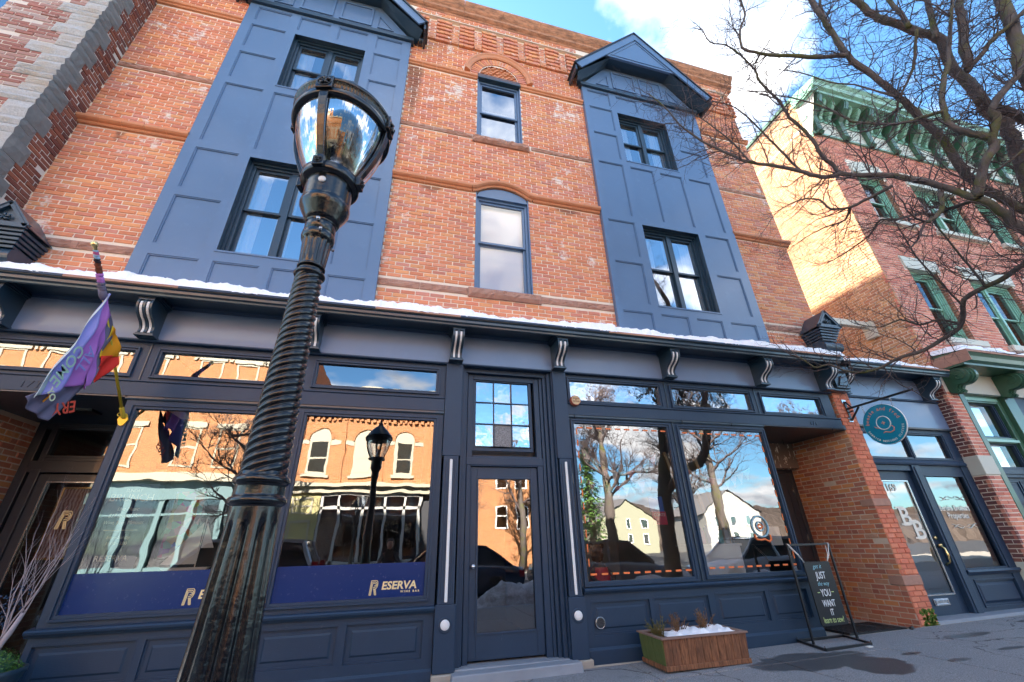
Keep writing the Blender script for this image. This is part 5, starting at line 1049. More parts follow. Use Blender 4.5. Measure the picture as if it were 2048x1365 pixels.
for i, (a, b, c_, d) in enumerate(gl):
    if i < 3:  # segmental cream head
        xm = (a + b) / 2; h = d - c_; pts = [(a + 0.04, c_ + 0.02)] + [(a + (b - a) * t_ / 10, c_ + h * 0.55 + h * 0.45 * math.sin(math.pi * t_ / 10)) for t_ in range(11)] + [(b - 0.04, c_ + 0.02)] ; m = MB(); m.prism_y(pts, -0.03, 0.14)
    else: m = MB(); m.prism_y([(a + 0.04, c_), (b - 0.04, c_), (b, d), (a, d)], -0.03, 0.14)
    m.build('lintel', CREAMP, GB, bevel=0.01)
for a, b, c_, d in gs: m = MB(); m.box(a, b, -0.10, 0.15, c_ + 0.002, d); m.build('window_sill', CREAMP, GB, bevel=0.01)
# top cornice
m = MB(); m.box(xG + 0.0, 30, -0.03, 0.1, 11.36, 11.95); m.build('frieze', CREAMP, GB)
m = MB(); m.box(xG - 0.03, 30, -0.06, 0.1, 11.93, 12.02); m.box(xG, 30, -0.05, 0.1, 11.34, 11.40); m.build('frieze_rail', GREEN_L, GB)
m = MB(); m.box(xG - 0.0, 30, -0.045, 0.1, 12.02, 12.5); m.build('upper_frieze', GREEN_D, GB)
m = MB(); m.prism_x([(0.1, 12.5), (-0.50, 12.5), (-0.52, 12.56), (-0.60, 12.60), (-0.63, 12.70), (-0.70, 12.78), (-0.70, 12.84), (0.1, 12.95)], xG - 0.10, 30); m.build('cornice', GREEN_L, GB)
m = MB(); m.box(xG - 0.012, xG, -0.02, 0.10, 11.25, 12.5); m.box(xG - 0.05, xG + 0.02, -0.60, -0.03, 12.44, 12.52); m.build('corner_board', GREEN_L, GB)
m = MB(); m.quad((xG - 0.015, 0.1, 12.5), (xG - 0.015, -0.5, 12.5), (xG - 0.015, -0.04, 11.4), (xG - 0.015, 0.1, 11.4)); m.build('side_board', CREAMP, GB, recalc=False)
x = xG + 0.16; i = 0
while x < 29:
    big = i % 3 == 0; m = MB(); w_ = 0.17 if big else 0.10; zb_ = 11.30 if big else 11.95
    pr = [(-0.04, 12.5), (-0.48, 12.5), (-0.50, 12.38), (-0.42, 12.22), (-0.26, 12.10), (-0.16, 11.98), (-0.14, zb_ + 0.12), (-0.17, zb_ + 0.05), (-0.10, zb_), (-0.04, zb_)] if big else [(-0.04, 12.5), (-0.38, 12.5), (-0.38, 12.38), (-0.24, 12.22), (-0.12, 12.08), (-0.10, 12.0), (-0.04, 11.97)]
    m.prism_x(pr, x - w_ / 2, x + w_ / 2); m.prism_x([(p[0] * 1.03, p[1]) for p in pr], x - w_ / 5, x + w_ / 5); m.build('bracket', GREEN_D if big else GREEN_L, GB); x += 0.32; i += 1
# shop cornice
m = MB(); m.box(10.72, 30, -0.01, 0.2, 3.78, 4.32); m.build('shop_frieze', CREAMP, GB)
m = MB(); m.prism_x([(0.1, 4.20), (-0.46, 4.18), (-0.46, 4.22), (-0.52, 4.26), (-0.54, 4.34), (-0.58, 4.40), (-0.58, 4.44), (0.1, 4.52)], 10.42, 30); m.build('shop_cornice', GREEN_D, GB)
m = MB(); m.box(10.42, 30, -0.60, -0.585, 4.40, 4.45); m.box(10.405, 10.42, -0.60, 0.0, 4.22, 4.45); m.build('cornice_flashing', STONE, GB)
for xc in (10.60, 12.08, 13.56, 15.0):
    m = MB(); sc = []
    for i in range(15): a = -0.4 + math.pi * 1.25 * i / 14; sc.append((-0.26 - 0.15 * math.cos(math.pi - a) * -1 if False else -0.27 + 0.155 * math.cos(math.pi / 2 + a), 4.02 + 0.15 * math.sin(math.pi / 2 + a)))
    pr = [(0.0, 4.18), (-0.12, 4.18)] + [(-0.25 + 0.17 * math.cos(t_), 4.02 + 0.16 * math.sin(t_)) for t_ in [math.pi * (0.5 + 0.95 * i / 10) for i in range(11)]] + [(-0.17, 3.86), (-0.13, 3.80), (-0.16, 3.755), (-0.13, 3.72), (-0.06, 3.72), (0, 3.76)]
    for k, (w0, e) in enumerate(((0.24, 0.0), (0.15, 0.018), (0.07, 0.032))):
        m.prism_x([(y * (1 + e * 2) - (e if y < -0.1 else 0), z - e * 0.3) for y, z in pr], xc - w0 / 2, xc + w0 / 2)
    sb = m.build('scroll_bracket', GREEN_D, GB)
    m = MB()
    for sg in (-1, 1):
        pts = [(xc + sg * 0.122, -0.25 + (0.125 - 0.010 * i) * math.cos(math.pi * 0.5 + i * 0.62), 4.02 + (0.12 - 0.010 * i) * math.sin(math.pi * 0.5 + i * 0.62)) for i in range(12)]; m.tube(pts, 0.010, 5)
    m.build('scroll_line', GREEN_D, sb)
snow_bank('snow', 10.45, 20, -0.575, 0.0, 4.45, 4.53, 0.14, 'snow on the green shop cornice at the right edge', 12)
# green shop entrance
yg = 0.15
m = MB()
for a, b, y_ in ((10.72, 10.86, 0.0), (10.86, 10.95, 0.08), (11.90, 12.02, 0.08), (12.02, 12.35, 0.0)): m.box(a, b, y_ + 0.0, 0.4, 0.1, 3.78)
m.box(10.95, 11.90, 0.08, 0.4, 3.62, 3.78); m.box(10.95, 11.9, 0.10, 0.4, 2.80, 2.92); m.build('shop_frame', GREEN_D, GB, bevel=0.006)
m = MB(); m.box(10.95, 11.90, 0.06, 0.10, 3.66, 3.72); m.box(10.95, 11.90, 0.06, 0.12, 2.82, 2.87); m.build('frame_moulding', GREEN_L, GB)
for z0, z1 in ((2.95, 3.60), (2.36, 2.78)): transom(11.03, 11.82, z0, z1, GB, y=0.16, glass=GLASS_DARK, mat=PAINT_S)
m = MB(); m.box(10.95, 11.9, 0.10, 0.3, 2.22, 2.31); m.frame(10.95, 11.9, 0.1, 2.22, 0.06, 0.12, 0.2); m.build('door_frame', PAINT_S, GB, bevel=0.004)
m = MB(); m.box(11.01, 11.84, 0.17, 0.22, 0.12, 2.20); gd = m.build('door', PAINT_S, GB)
for (a, b, c_, d) in ((11.09, 11.38, 1.72, 2.08), (11.47, 11.76, 1.72, 2.08), (11.09, 11.38, 0.95, 1.62), (11.47, 11.76, 0.95, 1.62), (11.09, 11.38, 0.25, 0.8), (11.47, 11.76, 0.25, 0.8)): recessed_panel(a, b, c_, d, 0.168, raised=True, d=0.0).build('panel', PAINT_S, gd, recalc=False)
m = MB(); m.box(12.35, 13.6, 0.05, 0.3, 0.1, 0.8); m.box(12.35, 16, 0.04, 0.3, 3.4, 3.78); m.build('shopfront_panel', PAINT_S, GB, bevel=0.005)
m = MB(); m.rectx(12.35, 16, 0.8, 3.4, 0.12); m.build('shop_glass', GLASS, GB, recalc=False)
m = MB(); m.box(12.3, 16, 3.0, 3.05, 0, 4.1); m.build('back_wall', ROOMW, GB)
m = MB(); m.rectx(12.35, 30, 0.0, 4.2, 0.5); m.build('inner_wall', DARKROOM, GB, recalc=False)
# ================================================================= STREET LAMP
LX, LY = -0.465, -3.70; LG = gz(LX)
LP = thing('street_lamp', (LX, LY, LG), 'glossy black cast iron street lamp with twisted column and ribbed glass globe in the foreground', 'street lamp')
def lo(mb, name, mat, parent=LP, **k):
    o = mb.build(name, mat, parent, **k)
    for v in o.data.vertices:
        if v.co.z > 2.75: v.co.x *= 0.97; v.co.y *= 0.97
        if v.co.z > 1.5: v.co.z = 1.5 + (v.co.z - 1.5) * 0.958
    o.data.transform(Matrix.Translation((LX, LY, 0))); return o
m = MB(); m.lathe([(0.27, LG), (0.27, 0.05), (0.25, 0.07), (0.24, 0.12), (0.205, 0.16), (0.20, 0.30), (0.21, 0.32), (0.19, 0.35), (0.165, 0.42), (0.15, 0.50)], n=40); lo(m, 'base', IRON)
# fluted tapering shaft
def flute(r, z, a):
    zt = 1.345; k = 10
    if z > zt: return r
    c_ = math.cos(a * k / 1.0); d = max(0.0, -c_); dep = 0.013 * min(1, (zt - z) / 0.03 + 0.0)
    return r - dep * (d ** 0.6)
prof = [(0.138, 0.5), (0.128, 0.58), (0.118, 0.68), (0.108, 0.80), (0.100, 0.92), (0.092, 1.05), (0.086, 1.18), (0.081, 1.28), (0.079, 1.325), (0.0785, 1.335), (0.078, 1.345), (0.078, 1.39)]
m = MB(); m.lathe(prof, n=120, fn=flute); lo(m, 'fluted_shaft', IRON)
def torus_prof(z, r, h, e): return [(r + e * math.cos(t_), z + h * math.sin(t_)) for t_ in [(-0.5 + i / 8) * math.pi for i in range(9)]]
m = MB(); m.lathe([(0.078, 1.385)] + torus_prof(1.405, 0.080, 0.014, 0.012) + [(0.080, 1.425), (0.079, 1.45)] + torus_prof(1.472, 0.080, 0.013, 0.010) + [(0.078, 1.49), (0.076, 1.50)], n=48); lo(m, 'collar', IRON)
# twisted rope column
def rope(z0, z1, ra, rb):
    m = MB(); n = 96; h = 280; k = 5; vs = []
    for j in range(h + 1):
        t_ = j / h; z = z0 + (z1 - z0) * t_; R_ = ra + (rb - ra) * t_; tw = z * 2 * math.pi / 0.165
        for i in range(n):
            a = 2 * math.pi * i / n; ph = (a - tw) * k; c_ = abs(math.sin(ph / 2)); r = R_ * (0.89 + 0.125 * c_ ** 0.75); vs.append((r * math.cos(a), r * math.sin(a), z))
    m.add(vs, [(j * n + i, j * n + (i + 1) % n, (j + 1) * n + (i + 1) % n, (j + 1) * n + i) for j in range(h) for i in range(n)], True); return m
lo(rope(1.495, 2.375, 0.0775, 0.0555), 'twisted_column', IRON)
def flute2(r, z, a): return r - 0.006 * max(0, math.cos(a * 12)) ** 0.7 if 2.44 < z < 2.57 else r
m = MB(); m.lathe([(0.05, 2.365)] + torus_prof(2.385, 0.055, 0.012, 0.010) + [(0.052, 2.40), (0.053, 2.42)] + torus_prof(2.425, 0.053, 0.007, 0.006) + [(0.054, 2.435), (0.056, 2.45), (0.0585, 2.50), (0.062, 2.56), (0.063, 2.575), (0.069, 2.58), (0.0725, 2.60), (0.071, 2.62), (0.064, 2.628), (0.060, 2.63)], n=96, fn=flute2); lo(m, 'capital', IRON)
m = MB(); m.lathe([(0.060, 2.62), (0.066, 2.625), (0.068, 2.66), (0.066, 2.68), (0.060, 2.685), (0.072, 2.69), (0.080, 2.71), (0.090, 2.735), (0.108, 2.765), (0.116, 2.785), (0.117, 2.80), (0.110, 2.81), (0.112, 2.82), (0.112, 2.925), (0.114, 2.935)], n=48); lo(m, 'ballast_housing', IRON)
m = MB()
for a in (-1.3, 0.9): m.tube([(0.066 * math.cos(a), 0.066 * math.sin(a), 2.60), (0.095 * math.cos(a), 0.095 * math.sin(a), 2.60)], [0.007, 0.007], 6)
m.tube([(0.06 * math.cos(-1.55), 0.06 * math.sin(-1.55), 2.665), (0.084 * math.cos(-1.55), 0.084 * math.sin(-1.55), 2.665)], 0.009, 8); lo(m, 'set_screw', SILVERM)
a0 = math.atan2(-1.7, -LX) if False else math.radians(-96)
m = MB(); c_ = Vector((math.cos(a0), math.sin(a0), 0)); o = MB(); o.lathe([(0.017, 0), (0.017, 0.004), (0, 0.005)], n=20); q = lo(o, 'photocell', SILVER); q.data.transform(Matrix.Translation((-LX, -LY, 0))); q.data.transform(Matrix.Translation((LX + 0.113 * c_.x, LY + 0.110 * c_.y, 2.825)) @ c_.to_track_quat('Z', 'Y').to_matrix().to_4x4())
m = MB(); m.lathe([(0.112, 2.93), (0.135, 2.935), (0.142, 2.945), (0.142, 2.985), (0.136, 2.992), (0.118, 2.992), (0.118, 2.94), (0.112, 2.93)], n=56); lo(m, 'lower_ring', IRON)
m = MB(); gp = [(0.118, 2.985), (0.132, 3.01), (0.152, 3.05), (0.173, 3.10), (0.192, 3.15), (0.209, 3.205), (0.222, 3.26), (0.231, 3.315), (0.235, 3.36)]
m.lathe(gp, n=96); g_ = lo(m, 'glass_globe', LAMPG)
g_.data.transform(Matrix.Translation((-LX, -LY, 0))); g_.location = (0, 0, -LG); g_.matrix_parent_inverse = Matrix.Identity(4)
def ribs(r, z, a): return r + (0.004 if (z > 3.395 and z < 3.43 and math.sin(a * 90) > 0) else 0)
m = MB(); m.lathe([(0.228, 3.345), (0.250, 3.345), (0.257, 3.352), (0.257, 3.385), (0.250, 3.392)], n=72); m.lathe([(0.250, 3.39), (0.252, 3.397), (0.252, 3.428), (0.262, 3.432), (0.265, 3.45), (0.258, 3.46), (0.232, 3.462)], n=360, fn=ribs); m.lathe([(0.228, 3.345), (0.228, 3.46)], n=48); lo(m, 'upper_band', IRON)
m = MB(); m.lathe([(0.262, 3.455), (0.24, 3.49), (0.20, 3.54), (0.15, 3.60), (0.10, 3.65), (0.06, 3.69), (0.045, 3.72), (0.050, 3.735), (0.04, 3.75), (0.02, 3.76), (0.03, 3.78), (0.02, 3.80), (0.008, 3.82), (0.0, 3.84)], n=48); m.lathe([(0.0, 3.44), (0.23, 3.45)], n=32); lo(m, 'roof', IRON)
for k in range(4):
    ang = math.radians(-104 + 90 * k); ca, sa = math.cos(ang), math.sin(ang); tx, ty = -sa, ca; m = MB(); vs = []; w_ = 0.020
    rp = [(0.150, 2.965)] + [(r + 0.013, z) for r, z in gp[1:]] + [(0.252, 3.40)]
    for i, (r, z) in enumerate(rp):
        ww = w_ * (0.75 + 0.5 * i / len(rp))
        for (dr, dt) in ((-0.008, -ww), (0.010, -ww), (0.010, ww), (-0.008, ww)): vs.append(((r + dr) * ca + tx * dt, (r + dr) * sa + ty * dt, z))
    n_ = len(rp); m.add(vs, [(4 * i + j, 4 * i + (j + 1) % 4, 4 * i + 4 + (j + 1) % 4, 4 * i + 4 + j) for i in range(n_ - 1) for j in range(4)] + [(0, 1, 2, 3), (4 * n_ - 4, 4 * n_ - 3, 4 * n_ - 2, 4 * n_ - 1)])
    m.obox((ca * 0.150, sa * 0.150, 2.965), (tx * 0.028, ty * 0.028, 0), (ca * 0.012, sa * 0.012, 0), (0, 0, 0.03)); m.obox((ca * 0.262, sa * 0.262, 3.405), (tx * 0.042, ty * 0.042, 0), (ca * 0.010, sa * 0.010, 0), (0, 0, 0.045))
    rb = lo(m, 'rib', IRON, bevel=0.003)
    for (cr_, cz_, s_) in ((0.273, 3.405, 0.034), (0.163, 2.967, 0.020)):
        m = MB()
        for q in range(5):
            b = 2 * math.pi * q / 5 + 0.3; p0 = Vector((cr_ * ca, cr_ * sa, cz_)); d = Vector((tx, ty, 0)) * math.cos(b) + Vector((0, 0, 1)) * math.sin(b); e = Vector((tx, ty, 0)) * math.cos(b + .5) + Vector((0, 0, 1)) * math.sin(b + .5)
            m.tube([p0, p0 + d * s_ * 0.6 + Vector((ca, sa, 0)) * 0.006, p0 + (d + e) * s_ * 0.5], [s_ * .12, s_ * .26, s_ * .10], 6)
        for q in range(16):
            b0, b1 = 2 * math.pi * q / 16, 2 * math.pi * (q + 1) / 16; f_ = lambda b: Vector((cr_ * ca, cr_ * sa, cz_)) + (Vector((tx, ty, 0)) * math.cos(b) + Vector((0, 0, 1)) * math.sin(b)) * s_; m.tube([f_(b0), f_(b1)], 0.0035, 5)
        lo(m, 'rosette', IRON, parent=rb)
m = MB(); m.lathe([(0.03, 2.95), (0.032, 3.02), (0.022, 3.04), (0.024, 3.05), (0.030, 3.09), (0.03, 3.15), (0.02, 3.18), (0.0, 3.19)], n=24); lo(m, 'bulb', SILVERM)
m = MB(); m.lathe([(0.0, 2.95), (0.11, 2.951)], n=24); lo(m, 'socket_plate', SILVERM)

# ================================================================= FLAG ON ITS POLE
FX = -2.98
FP = thing('flag_pole', (FX, -0.03, 2.60), 'purple and rainbow flag bunched around a slanting gold pole beside the left shop window', 'flag')
b0 = Vector((FX, -0.03, 2.60)); b1 = Vector((FX + 0.0, -1.42, 3.90)); bd = (b1 - b0).normalized(); L_ = (b1 - b0).length
P_ = lambda s: b0 + bd * s
m = MB(); m.tube([P_(0.05), P_(0.75), P_(0.755), P_(L_ - 0.08)], [0.0145, 0.0135, 0.012, 0.011], 12); m.build('pole', BRASS, FP)
m = MB(); m.lathe([(0.014, -0.02), (0.018, 0.0), (0.012, 0.015), (0.02, 0.025), (0.016, 0.04), (0.026, 0.055), (0.030, 0.075), (0.022, 0.095), (0, 0.105)], n=20); o = m.build('finial', GOLD, FP); o.data.transform(Matrix.Translation(P_(L_ - 0.08)) @ bd.to_track_quat('Z', 'Y').to_matrix().to_4x4())
m = MB(); m.lathe([(0.022, -0.02), (0.022, 0.10), (0.018, 0.105)], n=16); o = m.build('socket', BRASS, FP); o.data.transform(Matrix.Translation(P_(0.03)) @ bd.to_track_quat('Z', 'Y').to_matrix().to_4x4())
m = MB(); pts = [(FX + 0.045 * math.sin(2 * math.pi * i / 16) * (0.9 if abs(math.cos(2 * math.pi * i / 16)) > .3 else 1.1), 2.585 + 0.07 * math.cos(2 * math.pi * i / 16)) for i in range(16)]; m.prism_y(pts, -0.035, -0.018); m.ring_tube((FX - 0.03, -0.06, 2.63), 0.018, 0.005, 'y', 16, 6); m.build('wall_bracket', BRASS, FP, bevel=0.003)
def stripe_mat(name, cols, rough=0.6):
    t = NT(name); f = t.noise(3, 3); c_ = t.mix(f, *cols); w_ = t.noise(160, 2, sc3=(1, 1, 1)); return t.bsdf(c_, rough, 0, t.bump(w_, 0.2, 0.002), 0.2)
F_P = stripe_mat('purple cloth', ((0.34, 0.10, 0.42), (0.58, 0.24, 0.62))); F_B = stripe_mat('periwinkle cloth', ((0.20, 0.20, 0.60), (0.42, 0.40, 0.74))); F_G = stripe_mat('grey mint cloth', ((0.42, 0.48, 0.56), (0.55, 0.64, 0.64)))
F_S = stripe_mat('slate cloth', ((0.11, 0.10, 0.16), (0.19, 0.17, 0.24))); F_O = stripe_mat('orange cloth', ((0.80, 0.24, 0.01), (0.85, 0.36, 0.02))); F_R = stripe_mat('red cloth', ((0.72, 0.02, 0.02), (0.8, 0.06, 0.03))); F_Y = stripe_mat('yellow cloth', ((0.85, 0.55, 0.03), (0.8, 0.45, 0.02))); F_K = stripe_mat('black cloth', ((0.02, 0.02, 0.03), (0.06, 0.04, 0.05))); F_N = stripe_mat('brown cloth', ((0.12, 0.03, 0.02), (0.25, 0.08, 0.04))); F_C = stripe_mat('pale blue cloth', ((0.25, 0.50, 0.68), (0.5, 0.6, 0.8))); F_K2 = stripe_mat('pink cloth', ((0.65, 0.15, 0.30), (0.5, 0.1, 0.3)))
def cloth(name, edge_a, edge_b, mats, nu=40, nv=34, ripple=0.02, xoff=0.0, freq=3.0, parent=FP):
    """ruled sheet between two polylines (y,z) on the pole's plane; mats: [(v0, material)] bands across"""
    def along(pl, t):
        seg = [((pl[i][0] - pl[i + 1][0]) ** 2 + (pl[i][1] - pl[i + 1][1]) ** 2) ** .5 for i in range(len(pl) - 1)]; T_ = sum(seg) * t
        for i, s_ in enumerate(seg):
            if T_ <= s_ or i == len(seg) - 1: k = T_ / s_ if s_ else 0; return (pl[i][0] + (pl[i + 1][0] - pl[i][0]) * k, pl[i][1] + (pl[i + 1][1] - pl[i][1]) * k)
            T_ -= s_
    vs = []; 
    for i in range(nu + 1):
        a = along(edge_a, i / nu); b = along(edge_b, i / nu)
        for j in range(nv + 1):
            v = j / nv; x = FX + xoff + ripple * math.sin(v * freq * 6.28 + i * 0.05 + xoff * 40) * (0.25 + 0.75 * i / nu) + 0.012 * math.sin(i * 0.35 + v * 5)
            vs.append((x, a[0] + (b[0] - a[0]) * v, a[1] + (b[1] - a[1]) * v))
    o = None
    for q, (v0, mt) in enumerate(mats):
        v1 = mats[q + 1][0] if q + 1 < len(mats) else 1.0; j0, j1 = round(v0 * nv), round(v1 * nv); m = MB(); idx = {}; 
        m.add(vs, [(i * (nv + 1) + j, (i + 1) * (nv + 1) + j, (i + 1) * (nv + 1) + j + 1, i * (nv + 1) + j + 1) for i in range(nu) for j in range(j0, j1)], True)
        p = m.build(name if o is None else 'stripe', mt, parent if o is None else o, recalc=False); b = bmesh.new(); b.from_mesh(p.data); bmesh.ops.delete(b, geom=[v for v in b.verts if not v.link_faces], context='VERTS'); b.to_mesh(p.data); b.free()
        md = p.modifiers.new('thickness', 'SOLIDIFY'); md.thickness = 0.002
        if o is None: o = p
    return o
top = (-1.04, 3.59)
# main bunch hanging down to the left
fl = cloth('flag', [top, (-1.16, 3.03), (-1.25, 2.62), (-1.29, 2.42)], [(-1.03, 3.58), (-0.87, 3.30), (-0.82, 3.0), (-0.73, 2.78)], [(0, F_G), (0.16, F_B), (0.50, F_P), (0.93, F_S)], ripple=0.035, freq=2.4, xoff=0.03)
cloth('flag_fold', [(-1.0, 3.50), (-0.92, 3.25), (-0.86, 2.95), (-0.80, 2.66)], [(-0.74, 3.36), (-0.72, 3.2), (-0.70, 3.0), (-0.68, 2.80)], [(0, F_P), (0.5, F_S)], ripple=0.02, freq=1.5, xoff=0.015)
cloth('flag_fold', [(-0.80, 3.35), (-0.80, 3.2), (-0.78, 3.0)], [(-0.655, 3.30), (-0.57, 3.20), (-0.53, 3.12)], [(0, F_Y), (0.10, F_O), ], ripple=0.012, freq=1.0, xoff=0.02, nu=16)
cloth('flag_fold', [(-0.78, 3.02), (-0.76, 2.90), (-0.72, 2.76)], [(-0.53, 3.14), (-0.52, 3.04), (-0.55, 2.96)], [(0, F_R)], ripple=0.012, freq=1.0, xoff=0.028, nu=16)
fu = cloth('flag_fold', [(-1.29, 2.43), (-1.22, 2.35), (-1.06, 2.315), (-0.99, 2.31)], [(-1.05, 2.66), (-0.90, 2.72), (-0.70, 2.80), (-0.53, 2.97)], [(0, F_S)], ripple=0.008, freq=1, xoff=-0.02)
fRot = Matrix(((0, 0, 1), (1, 0, 0), (0, 1, 0)))   # text lies in the y,z plane, read from +x
def ftext(s, y, z, size, ang, mat, x=0.0, sx=1.0):
    R_ = fRot @ Matrix.Rotation(ang, 3, 'Z'); return text_obj('flag_lettering', s, size, mat, fl, (FX + x, y, z), rot=R_, ext=0.001, sx=sx, off=0.002)
ftext('ALL', -1.03, 3.02, 0.16, math.radians(-100), F_B, 0.075); ftext('WELC', -1.20, 2.98, 0.13, math.radians(-112), F_B, 0.07) if False else None
ftext('COME', -1.16, 2.98, 0.15, math.radians(-106), stripe_mat('pale mint print', ((0.4, 0.6, 0.5), (0.5, 0.7, 0.55))), 0.075)
ftext('YO', -1.255, 2.50, 0.085, math.radians(-40), stripe_mat('pale yellow print', ((0.75, 0.78, 0.5), (0.7, 0.75, 0.5))), 0.075)
RP = stripe_mat('red print', ((0.75, 0.08, 0.05), (0.8, 0.12, 0.07)))
ftext('ERY', -0.78, 2.56, 0.15, math.radians(205), RP, -0.002)
ftext('L', -1.08, 2.50, 0.12, math.radians(150), F_O, 0.0)
# the part of the flag wound round the pole
wr = 0.030; cols = [(1.45, F_S), (1.53, F_P), (1.62, F_N), (1.66, F_N), (1.72, F_K), (1.76, F_C), (1.80, F_K2), (1.83, F_C)]
for i in range(len(cols)):
    s0 = cols[i][0]; s1 = cols[i + 1][0] if i + 1 < len(cols) else L_ - 0.06; m = MB(); n_ = 8
    m.tube([P_(s0 + (s1 - s0) * q / n_) + Vector((0.004 * math.sin(q), 0, 0)) for q in range(n_ + 1)], [max(0.016, wr - 0.03 * (s0 - 1.45) + 0.003 * math.sin(q * 2.1 + i)) for q in range(n_ + 1)], 12); m.build('wound_cloth', cols[i][1], FP)
m = MB(); m.tube([P_(1.35), P_(1.40), P_(1.46)], [0.026, 0.034, 0.031], 12); m.build('wound_cloth', F_S, FP)

# ================================================================= HANGING SIGN
HX = 7.58
HS = thing('hanging_sign', (HX, 0, 3.24), 'round teal hanging sign lettered beetle and fred on a black wall bracket', 'sign')
m = MB(); m.bar((HX, -0.02, 3.26), (HX, -1.04, 3.26), 0.03); m.tube([(HX, -1.02, 3.26), (HX, -1.08, 3.255), (HX, -1.085, 3.28)], 0.013, 8); m.bar((HX, -0.02, 3.05), (HX, -0.22, 3.24), 0.024); m.bar((HX, -0.02, 3.06), (HX, -0.02, 3.40), 0.05, 0.012, up=(0, 1, 0)); m.bar((HX, -0.03, 3.39), (HX, -0.10, 3.27), 0.02); m.bar((HX - .02, -0.12, 3.20), (HX + .02, -0.02, 3.20), 0.02); m.build('bracket_arm', BLACK, HS, bevel=0.002)
m = MB(); m.box(HX - 0.05, HX + 0.04, -0.018, -0.004, 3.36, 3.43); m.box(HX - 0.05, HX + 0.04, -0.018, -0.004, 3.03, 3.10); m.build('mounting_plate', SILVERM, HS)
cy_, cz_ = -0.50, 2.865; R_ = 0.325
m = MB(); m.lathe([(R_ - 0.004, -0.012), (R_, -0.008), (R_, 0.008), (R_ - 0.004, 0.012)], n=64); o = m.build('sign_disc', WHITE, HS); o.data.transform(Matrix.Translation((HX, cy_, cz_)) @ Matrix.Rotation(math.pi / 2, 4, 'Y'))
m = MB()
for s_ in (-1, 1): m.disc((HX + s_ * 0.0135, cy_, cz_), R_ - 0.006, 'x', 64)
sf = m.build('sign_face', TEAL, HS, recalc=False)
for yy in (-0.27, -0.73):
    zt_ = cz_ + math.sqrt(max(0, R_ ** 2 - (yy - cy_) ** 2)) - 0.02; m = MB()
    n_ = 5
    for i in range(n_): zc = zt_ + 0.01 + (3.245 - zt_ - 0.01) * (i + 0.5) / n_; m.ring_tube((HX, yy, zc), 0.014, 0.0035, 'x' if i % 2 else 'y', 12, 5)
    m.build('chain', SILVERM, HS)
# lettering read from the -x side: text right = -y
def circ_text(s, r, a0, a1, size, mat, inward=False):
    for sd in (-1, 1):
        for i, ch in enumerate(s):
            if ch == ' ': continue
            f_ = i / (len(s) - 1); a = math.radians(a0 + (a1 - a0) * f_)
            # a measured from viewer's right, counter clockwise, viewer at -x : right = -y ; from +x : right = +y
            vx = math.cos(a); vz = math.sin(a); up = Vector((vx, vz)) * (-1 if inward else 1); rt = Vector((up.y, -up.x))
            k = -1 if sd < 0 else 1
            R3 = Matrix(((0, 0, sd), (rt.x * k, up.x * k, 0), (rt.y, up.y, 0)))
            text_obj('letter', ch, size, mat, sf, (HX + sd * 0.0145, cy_ + k * vx * r, cz_ + vz * r), rot=R3, align='CENTER', ext=0.0006, off=0.0012)
circ_text('beetle and fred', 0.225, 168, 14, 0.078, CORAL); circ_text('FABRICS NOTIONS CLASSES', 0.285, 195, 345, 0.042, CREAM, inward=True)
for sd in (-1, 1):
    k = sd; X_ = HX + sd * 0.0145; m = MB(); m.ring_tube((X_, cy_, cz_ + 0.02), 0.105, 0.009, 'x', 40, 5); m.build('white_ring', WHITE, sf)
    m = MB()
    for q in range(4): a = math.pi / 2 * q; m.tube([(X_, cy_, cz_ + .02), (X_, cy_ + 0.026 * math.cos(a), cz_ + .02 + 0.026 * math.sin(a))], [0.003, 0.010], 6)
    m.tube([(X_, cy_ + k * -0.155, cz_ + 0.0), (X_, cy_ + k * -0.135, cz_ - 0.03), (X_, cy_ + k * -0.09, cz_ - 0.05)], [0.004, 0.008, 0.005], 6)
    m.tube([(X_, cy_ + k * -0.06, cz_ - 0.135), (X_, cy_ + k * -0.02, cz_ - 0.12), (X_, cy_ + k * 0.05, cz_ - 0.145), (X_, cy_ + k * 0.11, cz_ - 0.125), (X_, cy_ + k * 0.125, cz_ - 0.08), (X_, cy_ + k * 0.10, cz_ - 0.045)], [0.004, 0.008, 0.009, 0.009, 0.008, 0.006], 6); m.build('thread_emblem', CORAL, sf)

# ================================================================= SANDWICH FRAME SIGN
SG = thing('pavement_sign', (5.5, -0.28, gz(5.5)), 'black chalkboard hung in a black metal frame in front of the recessed brick porch', 'sign')
g0 = gz(5.5) + 0.012; m = MB(); A = [(5.03, -0.55), (5.80, -0.50), (5.93, -0.02), (5.16, -0.04)]
for i in range(4): p, q = A[i], A[(i + 1) % 4]; m.bar((p[0], p[1], g0), (q[0], q[1], g0), 0.026)
pl, pr = (5.155, -0.28), (5.885, -0.26); m.bar((pl[0], pl[1], g0), (pl[0] + 0.02, pl[1], 1.155), 0.024); m.bar((pr[0], pr[1], g0), (pr[0] + 0.02, pr[1], 1.155), 0.024); m.bar((pl[0] + 0.01, pl[1], 1.155), (pr[0] + .03, pr[1], 1.155), 0.024); m.build('frame', BLACK, SG, bevel=0.002)
m = MB()
for (x, y) in A: m.tube([(x, y, g0), (x, y, g0 + 0.035)], 0.005, 6)
m.build('bolt', BLACK, SG)
bx0, bx1, bz0_, bz1_ = 5.37, 5.80, 0.225, 0.945; pts = []
for (cx_, cz2, a0_) in ((bx1 - .03, bz1_ - .03, 0), (bx0 + .03, bz1_ - .03, 90), (bx0 + .03, bz0_ + .03, 180), (bx1 - .03, bz0_ + .03, 270)):
    for k in range(5): a = math.radians(a0_ + k * 22.5); pts.append((cx_ + 0.03 * math.cos(a), cz2 + 0.03 * math.sin(a)))
